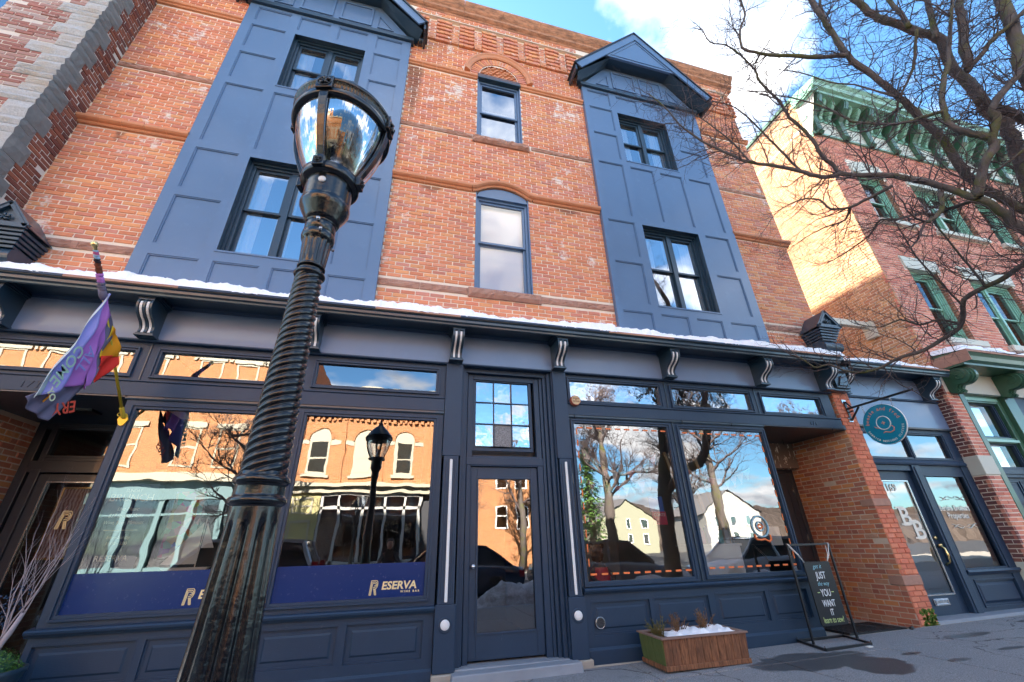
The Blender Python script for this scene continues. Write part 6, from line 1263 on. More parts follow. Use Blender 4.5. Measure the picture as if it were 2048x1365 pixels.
SLATE = plain('chalkboard black', (0.012, 0.013, 0.015), 0.35, bump=0.1)
m = MB(); m.prism_y(pts, -0.278, -0.262); bd_ = m.build('chalkboard', SLATE, SG)
yb_ = -0.280; T_ = lambda s, x, z, sz, mt, sx=1.0, sh=0.0, off=0.0: text_obj('chalk_lettering', s, sz, mt, bd_, (x, yb_, z), align='CENTER', sx=sx, shear=sh, ext=0.0006, off=off)
xm = 5.585
T_('get it', xm - 0.02, 0.865, 0.075, CHALKB, 0.9, 0.35, -0.001); T_('JUST', xm, 0.745, 0.115, CHALKW, 0.68, 0.05, 0.001); T_('the way', xm, 0.665, 0.070, CHALKB, 0.85, 0.35, -0.001); T_('YOU', xm, 0.545, 0.115, CHALKW, 0.66, 0, 0.001)
m = MB(); m.box(xm - 0.135, xm - 0.095, yb_ - .001, yb_, 0.585, 0.593); m.box(xm + 0.095, xm + 0.135, yb_ - .001, yb_, 0.585, 0.593); m.build('chalk_dash', CHALKY, bd_)
T_('WANT', xm, 0.43, 0.108, CHALKW, 0.62, 0, 0.001); T_('IT', xm + 0.01, 0.335, 0.098, CHALKW, 0.66, 0, 0.001); T_('learn to sew!', xm, 0.255, 0.094, CHALKY, 0.66, 0.05, -0.0005)
m = MB(); m.tube([(bx0 + .02, -0.27, bz1_ - .01), (bx0 - 0.06, -0.285, 1.04), (5.175, -0.295, 1.165), (5.18, -0.265, 1.165), (bx0 - .04, -0.26, 1.03), (bx0 + .02, -0.268, bz1_ - .01)], 0.005, 6); m.tube([(bx1 - .02, -0.27, bz1_ - .01), (bx1 + 0.03, -0.285, 1.02), (5.88, -0.285, 1.165), (5.86, -0.25, 1.165), (5.84, -0.26, 1.03), (bx1 - .02, -0.268, bz1_ - .01)], 0.005, 6); m.build('cord', WHITE, SG)

# ================================================================= PLANTER BOX
PL = thing('planter_box', (3.42, -0.37, gz(3.4)), 'brown cedar planter box filled with snow below the right shop window', 'planter')
gp0 = gz(3.4) + 0.012; h_ = 0.30; x0, x1, y0, y1 = 2.88, 3.92, -0.60, -0.14
for i in range(11):
    a = x0 + (x1 - x0) * i / 11 + 0.002; b = x0 + (x1 - x0) * (i + 1) / 11 - 0.002; e = 0.012
    for yy, s_ in ((y0, -1), (y1, 1)):
        m = MB(); m.add([(a, yy, gp0 + .04), (b, yy, gp0 + .04), (b, yy - s_ * 0.018, gp0 + .04), (a, yy - s_ * .018, gp0 + .04), (a, yy + s_ * e, h_), (b, yy + s_ * e, h_), (b, yy + s_ * (e - .018), h_), (a, yy + s_ * (e - .018), h_)], [(0, 3, 2, 1), (4, 5, 6, 7), (0, 1, 5, 4), (1, 2, 6, 5), (2, 3, 7, 6), (3, 0, 4, 7)]); m.build('plank', WOOD, PL, bevel=0.002)
for i in range(5):
    a = y0 + (y1 - y0) * i / 5 + 0.002; b = y0 + (y1 - y0) * (i + 1) / 5 - 0.002
    for xx, s_, mt in ((x0, -1, WOODG), (x1, 1, WOOD)):
        m = MB(); e = 0.02; m.add([(xx, a, gp0 + .04), (xx, b, gp0 + .04), (xx - s_ * .018, b, gp0 + .04), (xx - s_ * .018, a, gp0 + .04), (xx + s_ * e, a, h_), (xx + s_ * e, b, h_), (xx + s_ * (e - .018), b, h_), (xx + s_ * (e - .018), a, h_)], [(0, 3, 2, 1), (4, 5, 6, 7), (0, 1, 5, 4), (1, 2, 6, 5), (2, 3, 7, 6), (3, 0, 4, 7)]); m.build('plank', mt, PL, bevel=0.002)
m = MB(); 
for (a, b, c_, d) in ((x0 - .03, x1 + .03, y0 - .03, y0 + 0.03), (x0 - .03, x1 + .03, y1 - .03, y1 + .03), (x0 - .03, x0 + .02, y0 + .03, y1 - .03), (x1 - .02, x1 + .03, y0 + .03, y1 - .03)): m.box(a, b, c_, d, h_, h_ + 0.018)
m.build('rim', WOODT, PL, bevel=0.004)
m = MB(); m.box(x0 - .012, x1 + .012, y0 - .012, y0 + .012, gp0, gp0 + .045); m.box(x0 - .012, x0 + .012, y0 + .012, y1 - .012, gp0, gp0 + .045); m.box(x1 - .012, x1 + .012, y0 + .012, y1 - .012, gp0, gp0 + .045); m.box(x0 - .012, x1 + .012, y1 - .012, y1 + .012, gp0, gp0 + .045); m.box(x0 + .02, x1 - .02, y0 + .02, y1 - .02, gp0 + .02, h_ - 0.02); m.build('base_trim', WOOD, PL, bevel=0.004)
rr = random.Random(8); nx, ny = 40, 16; vs = []
for i in range(nx + 1):
    for j in range(ny + 1):
        u, v = i / nx, j / ny; e = min(1, u * 7, (1 - u) * 9, v * 5, (1 - v) * 5); vs.append((x0 + 0.17 + (x1 - x0 - 0.19) * u, y0 + .02 + (y1 - y0 - .04) * v, h_ - 0.01 + (0.035 + 0.018 * math.sin(u * 14 + v * 3) + 0.012 * math.sin(u * 33 + 1) * math.cos(v * 17) + rr.uniform(-.006, .006)) * e))
m = MB(); m.add(vs, [(i * (ny + 1) + j, (i + 1) * (ny + 1) + j, (i + 1) * (ny + 1) + j + 1, i * (ny + 1) + j + 1) for i in range(nx) for j in range(ny)], True); tag(m.build('snow', SNOW), 'heap of snow filling the cedar planter box', 'snow', kind='stuff')
m = MB(); m.box(x0 + .02, x1 - .02, y0 + .02, y1 - .02, h_ - 0.03, h_ - 0.012); m.build('soil', WOODT, PL)
DRY = plain('dried stalks', (0.20, 0.11, 0.055), 0.9, var=0.5, bump=0.2)
DRYG = plain('dried olive stalks', (0.14, 0.12, 0.035), 0.9, var=0.5, bump=0.2)
def dry_plant(cx_, cy2, n, hgt, spread, label, seed, mat, lean=0.0):
    rr = random.Random(seed); m = MB()
    for i in range(n):
        a = rr.uniform(0, 6.28); p = Vector((cx_ + rr.uniform(-.05, .05), cy2 + rr.uniform(-.04, .04), h_ - 0.015)); d = Vector((math.cos(a) * spread + lean, math.sin(a) * spread, 1)).normalized(); pts = [p]; L1 = hgt * rr.uniform(.5, 1.1)
        for k in range(4): d = (d + Vector((rr.uniform(-.3, .3), rr.uniform(-.3, .3), -0.05))).normalized(); p = p + d * L1 / 4; pts.append(p.copy())
        m.tube(pts, [0.004, 0.0035, 0.003, 0.002, 0.001], 4)
        for k in (1, 2, 3, 4):
            for _ in range(4):
                d2 = (d + Vector((rr.uniform(-1, 1), rr.uniform(-1, 1), rr.uniform(-.2, .8)))).normalized() * rr.uniform(.02, .05); q = pts[k]; s_ = d2.cross(Vector((0, 0, 1))).normalized() * 0.004; m.add([q - s_, q + s_, q + d2], [(0, 1, 2)])
                m.tube([q, q + d2 * 0.8], [0.0016, 0.001], 3)
    tag(m.build('dried_plant', mat, recalc=False), label, 'plant')
dry_plant(2.98, -0.40, 34, 0.17, 0.7, 'dry yellow green stalks spilling over the left end of the planter', 1, DRYG, -0.35); dry_plant(3.28, -0.30, 26, 0.19, 0.4, 'tuft of brown dead stalks left of the snow middle in the planter', 2, DRY, -0.1); dry_plant(3.66, -0.28, 26, 0.22, 0.45, 'tallest tuft of brown dead stalks toward the right end of the planter', 3, DRY, 0.05)

# ================================================================= URN WITH BOXWOOD AND BRANCHES
UX, UY = -3.06, -0.42; ug = gz(UX)
m = MB(); m.lathe([(0.16, ug), (0.17, ug + .03), (0.15, ug + 0.06), (0.20, 0.18), (0.25, 0.34), (0.275, 0.42), (0.285, 0.43), (0.285, 0.46), (0.26, 0.46), (0.25, 0.42), (0.0, 0.42)], c=(UX, UY, 0), n=40); tag(m.build('plant_pot', PAINT_D), 'round dark blue pot with boxwood at the lower left corner', 'pot')
BOXW = NT('boxwood leaves'); _o = BOXW.n('ShaderNodeNewGeometry'); BOXW = BOXW.bsdf(BOXW.ramp(_o.outputs['Random Per Island'], (0, (0.02, 0.06, 0.012)), (0.5, (0.05, 0.13, 0.02)), (1, (0.12, 0.22, 0.04))), 0.45, 0, None, 0.5)
rr = random.Random(3); m = MB()
for i in range(3800):
    u = rr.uniform(-0.15, 1); a = rr.uniform(0, 6.28); sr = math.sqrt(max(0, 1 - u * u)); R2 = 0.235 * rr.uniform(.80, 1.04) * (1 + 0.06 * math.sin(a * 5 + u * 4)); n3 = Vector((sr * math.cos(a), sr * math.sin(a), u)); p = Vector((UX, UY, 0.42)) + Vector((n3.x * R2 * 1.08, n3.y * R2 * 1.08, n3.z * R2 * 0.78)); t1 = (n3.orthogonal() + n3 * rr.uniform(-.8, .8)).normalized(); t1 = Matrix.Rotation(rr.uniform(0, 6.28), 3, n3) @ t1; t2 = n3.cross(t1).normalized() * 0.0065; t1 = t1 * rr.uniform(.012, .02)
    m.add([p, p + t1 * .5 + t2, p + t1, p + t1 * .5 - t2], [(0, 1, 2, 3)])
o = m.build('boxwood', BOXW, recalc=False); tag(o, 'clipped green boxwood mound in the dark pot at lower left', 'plant')
m = MB(); m.lathe([(0.0, 0.60), (0.10, 0.58), (0.18, 0.52), (0.205, 0.44), (0.19, 0.40)], c=(UX, UY, 0), n=24); m.build('inner_mass', GREEN_D, o)
def branchy(base, tips, seed, r0_, lvl=2, mat=BIRCH):
    rr = random.Random(seed); m = MB()
    def grow(p, d, L1, r, lv):
        n_ = 6; pts = [p]; rs = [r]; q = p.copy(); kids = []
        for k in range(n_):
            d = (d + Vector((rr.uniform(-.13, .13), rr.uniform(-.13, .13), rr.uniform(-.05, .09)))).normalized(); q = q + d * L1 / n_; pts.append(q.copy()); rs.append(r * (1 - 0.75 * (k + 1) / n_))
            if lv and k > 0 and rr.random() < 0.85: kids.append((q.copy(), (d + Vector((rr.uniform(-.6, .6), rr.uniform(-.6, .6), rr.uniform(-.1, .5)))).normalized(), L1 * rr.uniform(.3, .55), rs[-1] * .7))
        m.tube(pts, rs, 5)
        for a in kids: grow(*a, lv - 1)
    for tp in tips: b = Vector(base) + Vector((rr.uniform(-.03, .03), rr.uniform(-.03, .03), 0)); d = Vector(tp) - b; grow(b, d.normalized(), d.length, r0_ * rr.uniform(.6, 1.0), lvl)
    return m
m = branchy((-3.02, -0.40, 0.55), [(-2.90, -0.35, 1.50), (-2.86, -0.30, 1.35), (-2.95, -0.33, 1.55), (-2.80, -0.32, 1.28), (-2.72, -0.30, 1.42), (-3.08, -0.35, 1.42), (-3.15, -0.3, 1.25)], 5, 0.0075); tag(m.build('bare_branches', BIRCH), 'spray of pale lavender bare branches standing in the boxwood pot', 'branches')
m = MB(); m.tube([(-3.0, -0.45, 0.50), (-2.96, -0.44, 0.66), (-2.915, -0.43, 0.84)], [0.02, 0.018, 0.013], 10); tag(m.build('birch_pole', BIRCH), 'thick pale birch stick leaning in the boxwood pot', 'branch')
BERRY = plain('dark blue berries', (0.008, 0.03, 0.075), 0.25, var=0.4, bump=0.0)
rr = random.Random(12); m = MB()
for i in range(150):
    t_ = rr.random(); c_ = Vector((-3.13 + 0.10 * t_ + rr.gauss(0, 0.035), -0.35 + rr.gauss(0, .03), 0.62 + 0.42 * t_ + rr.gauss(0, .02))); s_ = rr.uniform(.007, .011); m.lathe([(0, -s_), (s_ * .75, -s_ * .6), (s_, 0), (s_ * .75, s_ * .6), (0, s_)], c=c_, n=7)
o = m.build('berry_spray', BERRY); tag(o, 'clustered dark blue berries beside the pale branches', 'berries', kind='stuff'); m = MB(); m.tube([(-3.11, -0.36, 0.5), (-3.10, -0.36, 0.7), (-3.05, -0.35, 0.95), (-3.04, -0.35, 1.04)], [0.006, 0.005, 0.004, 0.002], 5); m.build('stem', TWIG, o)

# ================================================================= SMALL THINGS
m = MB(); m.lathe([(0.075, 0), (0.078, 0.02), (0.075, 0.05), (0.070, 0.06)], n=36); o = m.build('bell_housing', plain('dull red enamel', (0.40, 0.10, 0.06), 0.45, bump=0.1)); o.data.transform(Matrix.Translation((2.375, -0.035, 3.098)) @ Matrix.Rotation(math.pi / 2, 4, 'X')); tag(o, 'round sprinkler fire alarm plate fixed above the right shop window', 'alarm plate'); AB = o
m = MB(); m.disc((2.375, -0.0965, 3.098), 0.066, 'y', 32); fc = m.build('plate_face', plain('aged brass plate', (0.52, 0.38, 0.20), 0.5, bump=0.2), AB, recalc=False)
RUST = plain('dark rust lettering', (0.16, 0.05, 0.03), 0.6)
for s_, z, sz in (('SPRINKLER', 3.118, 0.020), ('FIRE ALARM', 3.074, 0.020)): text_obj('lettering', s_, sz, RUST, fc, (2.375, -0.0975, z), align='CENTER', ext=0.0008, off=0.0006)
m = MB(); m.ring_tube((2.375, -0.097, 3.102), 0.008, 0.003, 'y', 12, 5); m.build('centre_mark', RUST, fc)
MAT = plain('black rubber', (0.012, 0.012, 0.013), 0.6, bump=0.5, scale=60)
m = MB(); m.add([(5.95, 0.28, 0.052), (6.35, -0.28, 0.056), (6.95, -0.02, 0.066), (6.60, 0.52, 0.062)], [(0, 1, 2, 3)])
m = MB(); mx0, mx1, my0, my1 = 6.1, 7.15, 0.02, 0.58
for i in range(12):
    for j in range(7): a = mx0 + (mx1 - mx0) * i / 12; b = my0 + (my1 - my0) * j / 7; m.box(a + 0.008, a + (mx1 - mx0) / 12 - .008, b + .008, b + (my1 - my0) / 7 - .008, 0.046, 0.064)
m.box(mx0, mx1, my0, my1, 0.037, 0.052); tag(m.build('door_mat', MAT), 'black rubber door mat lying in front of the recessed brick porch', 'door mat')
m = MB(); pts = [(6.35, 0.62, 0.30), (6.6, 0.35, 0.10), (6.85, 0.2, 0.06), (7.1, 0.08, 0.055), (7.2, -0.05, 0.065), (7.05, -0.1, 0.07)]; m.tube(pts, 0.006, 6); m.tube([(7.05, -0.1, 0.075), (7.12, -0.08, 0.08)], 0.02, 8); tag(m.build('cable', BLACK), 'thin black cable trailing along the foot of the brick pier', 'cable')
PAPERW = PAPER
m = MB(); m.box(5.60, 5.67, -0.62, -0.58, gz(5.6) + 0.004, gz(5.6) + 0.012); tag(m.build('paper_scrap', PAPERW), 'small white scrap of paper on the pavement beside the sign frame', 'litter')
# ---- behind the shop glass
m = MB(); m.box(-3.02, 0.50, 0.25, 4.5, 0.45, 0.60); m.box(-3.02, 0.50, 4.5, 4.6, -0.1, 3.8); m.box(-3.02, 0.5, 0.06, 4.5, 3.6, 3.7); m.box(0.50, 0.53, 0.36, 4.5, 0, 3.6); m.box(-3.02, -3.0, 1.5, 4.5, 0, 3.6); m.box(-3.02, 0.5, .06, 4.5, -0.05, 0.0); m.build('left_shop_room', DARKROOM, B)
m = MB(); m.box(2.28, 5.64, 0.10, 1.2, 0.55, 0.62); m.box(2.28, 5.64, 5.4, 5.5, 0, 3.8); m.box(2.28, 5.64, .06, 5.4, 3.6, 3.7); m.box(2.26, 2.28, 0.06, 5.4, 0, 3.6); m.box(5.60, 5.64, 1.3, 5.4, 0, 3.6); m.box(2.28, 5.64, .06, 5.4, -0.05, 0.0); m.build('right_shop_room', ROOMW, B)
PB = plain('poster navy', (0.012, 0.04, 0.12), 0.6, bump=0)
m = MB(); m.box(-2.90, -2.47, 0.075, 0.085, 1.11, 1.93); po = m.build('poster', PB); tag(po, 'dark blue brunch menu poster inside the left shop window', 'poster')
for s_, z, sz, sx in (('SUNDAY', 1.845, 0.045, 0.8), ('BRUNCH', 1.755, 0.105, 0.92), ('Live Music', 1.665, 0.05, 0.9), ('$17 Special Menu', 1.60, 0.05, 0.85), ('Wine, Beer, Mimosas', 1.535, 0.05, 0.80), ('Every Sunday', 1.40, 0.042, 0.9), ('11:00 - 3:00', 1.345, 0.042, 0.9), ('RESERVA', 1.20, 0.075, 0.95)): text_obj('poster_lettering', s_, sz, CREAM, po, (-2.685, 0.074, z), align='CENTER', ext=0.0005, sx=sx, shear=0.25 if s_[0] in 'L$WE' else 0)
m = MB(); m.box(-2.83, -2.54, 0.073, 0.0745, 1.475, 1.482); m.build('divider', CREAM, po)
VP = NT('vintage poster print'); _v = VP.n('ShaderNodeTexVoronoi'); _v.inputs['Scale'].default_value = 14; VP.l(VP.pos(), _v.inputs[0]); VP = VP.bsdf(VP.mix(0.6, _v.outputs['Color'], (0.55, 0.22, 0.05), 'MULTIPLY'), 0.5)
m = MB(); m.box(-2.40, -2.10, 0.33, 0.34, 1.22, 1.88); o = m.build('poster', VP); tag(o, 'orange and brown figure print standing behind the left shop window', 'poster'); m = MB(); m.frame(-2.42, -2.08, 1.20, 1.90, 0.02, 0.32, 0.345); m.build('frame', BLACK, o)
m = MB(); m.add([(-2.30, 0.2, 1.15), (-1.98, 0.2, 1.15), (-2.0, 0.2, 1.55), (-2.30, 0.22, 1.15)], [(0, 1, 2, 3)]); m.add([(-1.97, 0.2, 1.30), (-1.85, 0.2, 1.30), (-1.97, 0.21, 1.55)], [(0, 1, 2)]); m.bar((-1.98, 0.2, 1.12), (-1.98, 0.2, 1.6), 0.008); m.prism_y([(-2.28, 1.12), (-1.84, 1.12), (-1.90, 1.06), (-2.2, 1.06)], 0.17, 0.24); tag(m.build('paper_sailboat', PAPER), 'small model boat with cream triangular sails in the left shop window', 'model boat')
for x in (-1.72, -1.6): m = MB(); m.lathe([(0.035, 0.6), (0.04, 0.62), (0.04, 0.8), (0.015, 0.86), (0.014, 0.95), (0, 0.95)], c=(x, 0.25, 0.55), n=16); tag(m.build('wine_bottle', PAINT_D), 'wine bottle ' + ('nearer the lamp post' if x > -1.65 else 'nearer the model boat') + ' inside the left shop window', 'bottle', 'wine bottles in the left shop window')
# gilt picture in the left doorway
m = MB(); m.frame(-4.17, -3.80, 1.22, 2.06, 0.025, yr + 0.10, yr + 0.13); gpic = m.build('gilt_frame', GOLD, bevel=0.004); tag(gpic, 'gold framed etched picture behind the left door glass', 'picture')
ETCH = NT('etched rose glass'); _w = ETCH.n('ShaderNodeTexWave'); _w.inputs['Scale'].default_value = 9; _w.inputs['Distortion'].default_value = 7; ETCH.l(ETCH.pos(), _w.inputs[0]); ETCH = ETCH.bsdf(ETCH.mix(_w.outputs['Fac'], (0.16, 0.05, 0.04), (0.50, 0.40, 0.38)), 0.3)
m = MB(); m.box(-4.15, -3.82, yr + 0.12, yr + 0.125, 1.24, 2.04); m.build('picture_field', ETCH, gpic)
TIN = plain('red tinsel', (0.35, 0.01, 0.012), 0.4, var=0.5); rr = random.Random(2); m = MB()
for i in range(420):
    a = rr.uniform(0, 6.28); q = Vector((-3.74 + 0.13 * math.cos(a) + rr.gauss(0, .03), yr + 0.13 + rr.uniform(-.02, .02), 1.68 + 0.30 * math.sin(a) + rr.gauss(0, .03))); s_ = 0.012; m.add([q, q + Vector((rr.uniform(-s_, s_), 0, rr.uniform(-s_, s_))), q + Vector((rr.uniform(-s_, s_), 0.004, rr.uniform(-s_, s_)))], [(0, 1, 2)])
tag(m.build('tinsel_wreath', TIN, recalc=False), 'red tinsel wreath hanging inside the left door glass', 'wreath')
# bunting, counter, sewing things in the right shop
BU = [plain('pink bunting', (0.70, 0.35, 0.35), 0.8), plain('cream bunting', (0.75, 0.70, 0.62), 0.8), plain('mint bunting', (0.30, 0.62, 0.55), 0.8)]
for ln, (xa, xb, za, sag, y, mt) in enumerate(((2.42, 3.80, 2.62, 0.45, 0.30, 0), (2.42, 3.8, 2.2, 0.2, 0.5, 1), (4.1, 5.5, 2.35, 0.25, 0.35, 2))):
    m0 = MB(); pts = [(xa + (xb - xa) * i / 20, y, za - sag * math.sin(math.pi * i / 20 * 0.9)) for i in range(21)]; m0.tube(pts, 0.003, 4); st = m0.build('bunting', PAPER); tag(st, ('pink triangle bunting across the top of the right shop window', 'lower cream bunting inside the right shop window', 'mint bunting inside the window beside the brick porch')[ln], 'bunting')
    for i in range(1, 20, 2): p, q = Vector(pts[i - 1 if i > 0 else 0]), Vector(pts[i + 1 if i < 20 else 20]); m = MB(); m.add([p, q, (p + q) / 2 + Vector((0, 0.01, -0.17))], [(0, 1, 2)]); m.build('pennant', BU[(mt + i // 2) % 3], st)
m = MB(); m.box(4.08, 4.80, 0.16, 0.60, 0.62, 1.16); m.box(4.06, 4.82, 0.14, 0.62, 1.16, 1.19); tag(m.build('display_counter', WHITE, bevel=0.005), 'white display counter just inside the window next to the brick porch', 'counter')
rr = random.Random(31)
for i, c_ in enumerate(((0.45, 0.05, 0.05), (0.30, 0.08, 0.25), (0.08, 0.12, 0.35), (0.6, 0.25, 0.08), (0.15, 0.35, 0.3), (0.5, 0.5, 0.5))):
    m = MB(); x = 4.18 + i * 0.10; h2 = rr.uniform(0.16, 0.30); m.box(x, x + 0.07, 0.28, 0.34, 1.195, 1.195 + h2); m.tube([(x + .035, 0.31, 1.195 + h2), (x + .035, 0.31, 1.23 + h2)], 0.015, 8)
    tag(m.build('fabric_bolt', plain('fabric bolt %d' % i, c_, 0.8), bevel=0.004), ('red', 'plum', 'blue', 'orange', 'sea green', 'grey')[i] + ' bolt of cloth standing on the white counter', 'cloth bolt', 'cloth bolts on the white counter')
m = MB(); m.box(3.50, 3.72, 0.2, 0.22, 1.45, 1.62); o = m.build('election_poster', plain('poster crimson', (0.55, 0.02, 0.06), 0.5)); tag(o, 'red and blue notice with white lettering behind the right shop window', 'poster'); m = MB(); m.box(3.48, 3.70, 0.201, 0.221, 1.62, 1.82); m.build('blue_field', plain('poster blue', (0.02, 0.10, 0.42), 0.5), o); text_obj('lettering', 'COATS', 0.055, WHITE, o, (3.61, 0.198, 1.56), align='CENTER', ext=.0005)
# stuffed toy figure with basket at the left of that window
TOY = plain('brown plush', (0.13, 0.065, 0.03), 0.9, var=0.3); m = MB(); m.lathe([(0.0, 0.62), (0.12, 0.64), (0.15, 0.72), (0.13, 0.85), (0.10, 0.95), (0.06, 1.0), (0.0, 1.02)], c=(2.72, 0.45, 0.0), n=20); m.lathe([(0, 1.0), (0.07, 1.03), (0.09, 1.10), (0.085, 1.17), (0.05, 1.22), (0, 1.235)], c=(2.70, 0.43, 0), n=20)
for s_ in (-1, 1): m.lathe([(0, 1.17), (0.03, 1.18), (0.035, 1.22), (0, 1.25)], c=(2.70 + s_ * 0.075, 0.43, 0), n=10); m.tube([(2.72 + s_ * .09, .42, .93), (2.72 + s_ * .16, .36, .84), (2.73 + s_ * .10, .30, .78)], [.035, .03, .025], 8); m.tube([(2.72 + s_ * .08, .40, .66), (2.72 + s_ * .12, .28, .64), (2.72 + s_ * .12, .2, .66)], [.05, .045, .04], 8)
o = m.build('plush_bear', TOY); tag(o, 'brown plush toy in a red vest sitting in the shop window right of the entrance', 'toy'); m = MB(); m.lathe([(0.152, 0.74), (0.138, 0.85), (0.108, 0.95)], c=(2.72, 0.45, 0.0), n=20); m.build('red_vest', RED, o)
m = MB(); m.lathe([(0.10, 0.60), (0.13, 0.72), (0.135, 0.73), (0.12, 0.73), (0.09, 0.62)], c=(2.98, 0.40, 0.02), n=20); tag(m.build('wicker_basket', plain('wicker', (0.30, 0.17, 0.07), 0.8)), 'round wicker basket beside the plush toy in the shop window', 'basket')
m = MB(); m.box(5.30, 5.50, 0.10, 0.104, 1.15, 1.40); tag(m.build('paper_notice', PAPER), 'white paper notice low in the window edge beside the porch', 'notice')
for x, z1_ in ((4.62, 2.6), (4.95, 2.7), (5.2, 2.5)): m = MB(); m.bar((x, 0.7, 0.7), (x - 0.28, 0.9, z1_), 0.05); tag(m.build('wooden_batten', plain('pale pine %0.1f' % x, (0.55, 0.42, 0.25), 0.6)), 'pale wooden batten leaning inside the window beside the porch, ' + {4.62: 'leftmost', 4.95: 'middle', 5.2: 'rightmost'}[x] + ' of three', 'batten', 'battens leaning inside the right shop')
# ================================================================= THE OTHER SIDE OF THE STREET (seen in the shop glass)
def rect_win(mb_f, mb_g, x0, x1, z0, z1, y, arch=False):
    mb_f.frame(x0, x1, z0, z1, 0.09, y, y + 0.12); mb_f.box(x0, x1, y + 0.02, y + 0.1, (z0 + z1) / 2 - 0.04, (z0 + z1) / 2 + 0.04); mb_g.rectx(x0 + 0.05, x1 - 0.05, z0 + .05, z1 - .05, y + 0.05)
OPG = glass_mat('opposite window glass', 0.12, (0.3, 0.32, 0.34))
CREAMW = plain('cream window paint', (0.36, 0.33, 0.25), 0.6)
WHITEO = plain('aged white paint', (0.36, 0.36, 0.35), 0.6)
YO = -20.0
def mirror_y(o, y0=YO):  # built facing -y at y=0, turned to face +y at y0
    o.data.transform(Matrix.Translation((0, y0, 0)) @ Matrix.Diagonal((1, -1, 1, 1))); o.data.flip_normals(); return o
OB = thing('opposite_brick_building', (-2, YO, 0), 'orange brick building with three round headed windows mirrored in the shop glass', 'building')
m = MB(); m.box(-5.6, 1.9, 0.0, 9, 4.45, 9.9); m.box(-5.6, 1.9, -0.12, 0, 8.15, 8.4); 
for x in (-5.5, -3.25, -1.0, 1.7): m.box(x - 0.12, x + 0.12, -0.08, 0, 4.5, 8.15)
mirror_y(m.build('brick_wall', FB_O, OB)); m = MB(); m.box(-5.6, 1.9, 0.4, 9, -0.3, 4.44); mirror_y(m.build('shop_interior', PAINT_K, OB))
for i in range(40):
    pass
m = MB()
for i in range(24): m.box(-5.5 + i * 0.31, -5.35 + i * 0.31, -0.16, 0, 7.95, 8.15)
mirror_y(m.build('corbel_row', FB_O, OB)); m = MB(); m.box(-5.7, 2.0, -0.35, 0, 9.75, 10.0); m.box(-5.7, 2.0, -0.45, 0.1, 4.3, 4.5); m.box(-5.6, 1.9, -0.2, 0.1, 4.0, 4.3); mirror_y(m.build('cornice', CREAMW, OB))
for xc, shade in ((-4.43, 0), (-2.05, 1), (0.22, 0)):
    hw = 0.55; m = MB(); pts = [(xc - hw, 4.95), (xc + hw, 4.95)] + [(xc + hw * math.cos(math.pi * i / 12), 6.85 + hw * math.sin(math.pi * i / 12)) for i in range(13)]; m.prism_y(pts, -0.02, 0.02); w_ = mirror_y(m.build('window', CREAMW, OB)); m = MB(); m.rectx(xc - 0.42, xc + 0.42, 5.1, 5.82, -0.03); m.rectx(xc - 0.42, xc + 0.42, 5.9, 6.75, -0.03)
    mirror_y(m.build('pane', OPG if not shade else CREAMW, w_, recalc=False)); m = MB(); m.box(xc - 0.68, xc + 0.68, -0.12, 0, 4.82, 4.95); mirror_y(m.build('window_sill', CREAMW, OB))
    m = MB(); 
    for i in range(12): a = math.pi * i / 12; b = math.pi * (i + 1) / 12; m.bar((xc + 0.66 * math.cos(a), -0.03, 6.85 + 0.66 * math.sin(a)), (xc + 0.66 * math.cos(b), -0.03, 6.85 + 0.66 * math.sin(b)), 0.14, 0.1, up=(0, 1, 0))
    mirror_y(m.build('brick_arch', FB_O, OB))
    for s_ in (-1, 1): m = MB(); m.box(xc + s_ * 0.58, xc + s_ * 1.05, -0.03, 0, 6.6, 6.85); mirror_y(m.build('impost_band', CREAMW, OB))
# white storefront
m = MB(); 
for x in (-3.9, -2.95, -1.75, -0.62, 0.45, 1.3): m.box(x - 0.07, x + 0.07, 0.0, 0.14, 0.3, 3.95)
m.box(-3.95, 1.35, 0, 0.14, 3.2, 3.35); m.box(-3.95, 1.35, 0, 0.14, 3.85, 4.0); m.box(-3.95, 1.35, 0, 0.14, 0.2, 0.7); sfw = mirror_y(m.build('white_storefront', WHITEO, OB)); m = MB(); m.rectx(-3.9, 1.3, 0.6, 3.9, 0.1); mirror_y(m.build('shop_glass', OPG, OB, recalc=False))
m = MB(); m.box(-5.6, -4.0, -0.02, 0.1, -0.1, 4.0); mirror_y(m.build('cream_storefront', plain('cream yellow paint', (0.38, 0.34, 0.15), 0.6), OB)); f_, g_ = MB(), MB(); rect_win(f_, g_, -5.3, -4.3, 2.9, 3.8, -0.06); rect_win(f_, g_, -5.3, -4.3, 0.8, 2.6, -0.06); mirror_y(f_.build('window', CREAMW, OB)); mirror_y(g_.build('pane', OPG, OB, recalc=False))
O2 = thing('opposite_corner_building', (-11, YO, 0), 'tall orange brick building with cream windows mirrored in the far left glass', 'building')
m = MB(); m.box(-22, -5.62, 0.0, 10, 4.6, 12.6); mirror_y(m.build('brick_wall', FB_O, O2)); m = MB(); m.box(-22, -5.62, 0.4, 10, -0.3, 4.59); mirror_y(m.build('shop_interior', PAINT_K, O2)); m = MB(); m.box(-22, -5.6, -0.5, 0.1, 12.3, 12.8); m.box(-22, -5.65, -0.5, 0.1, 4.5, 4.85); m.box(-22, -5.65, -0.04, 0, 8.4, 8.6); mirror_y(m.build('cornice', CREAMW, O2))
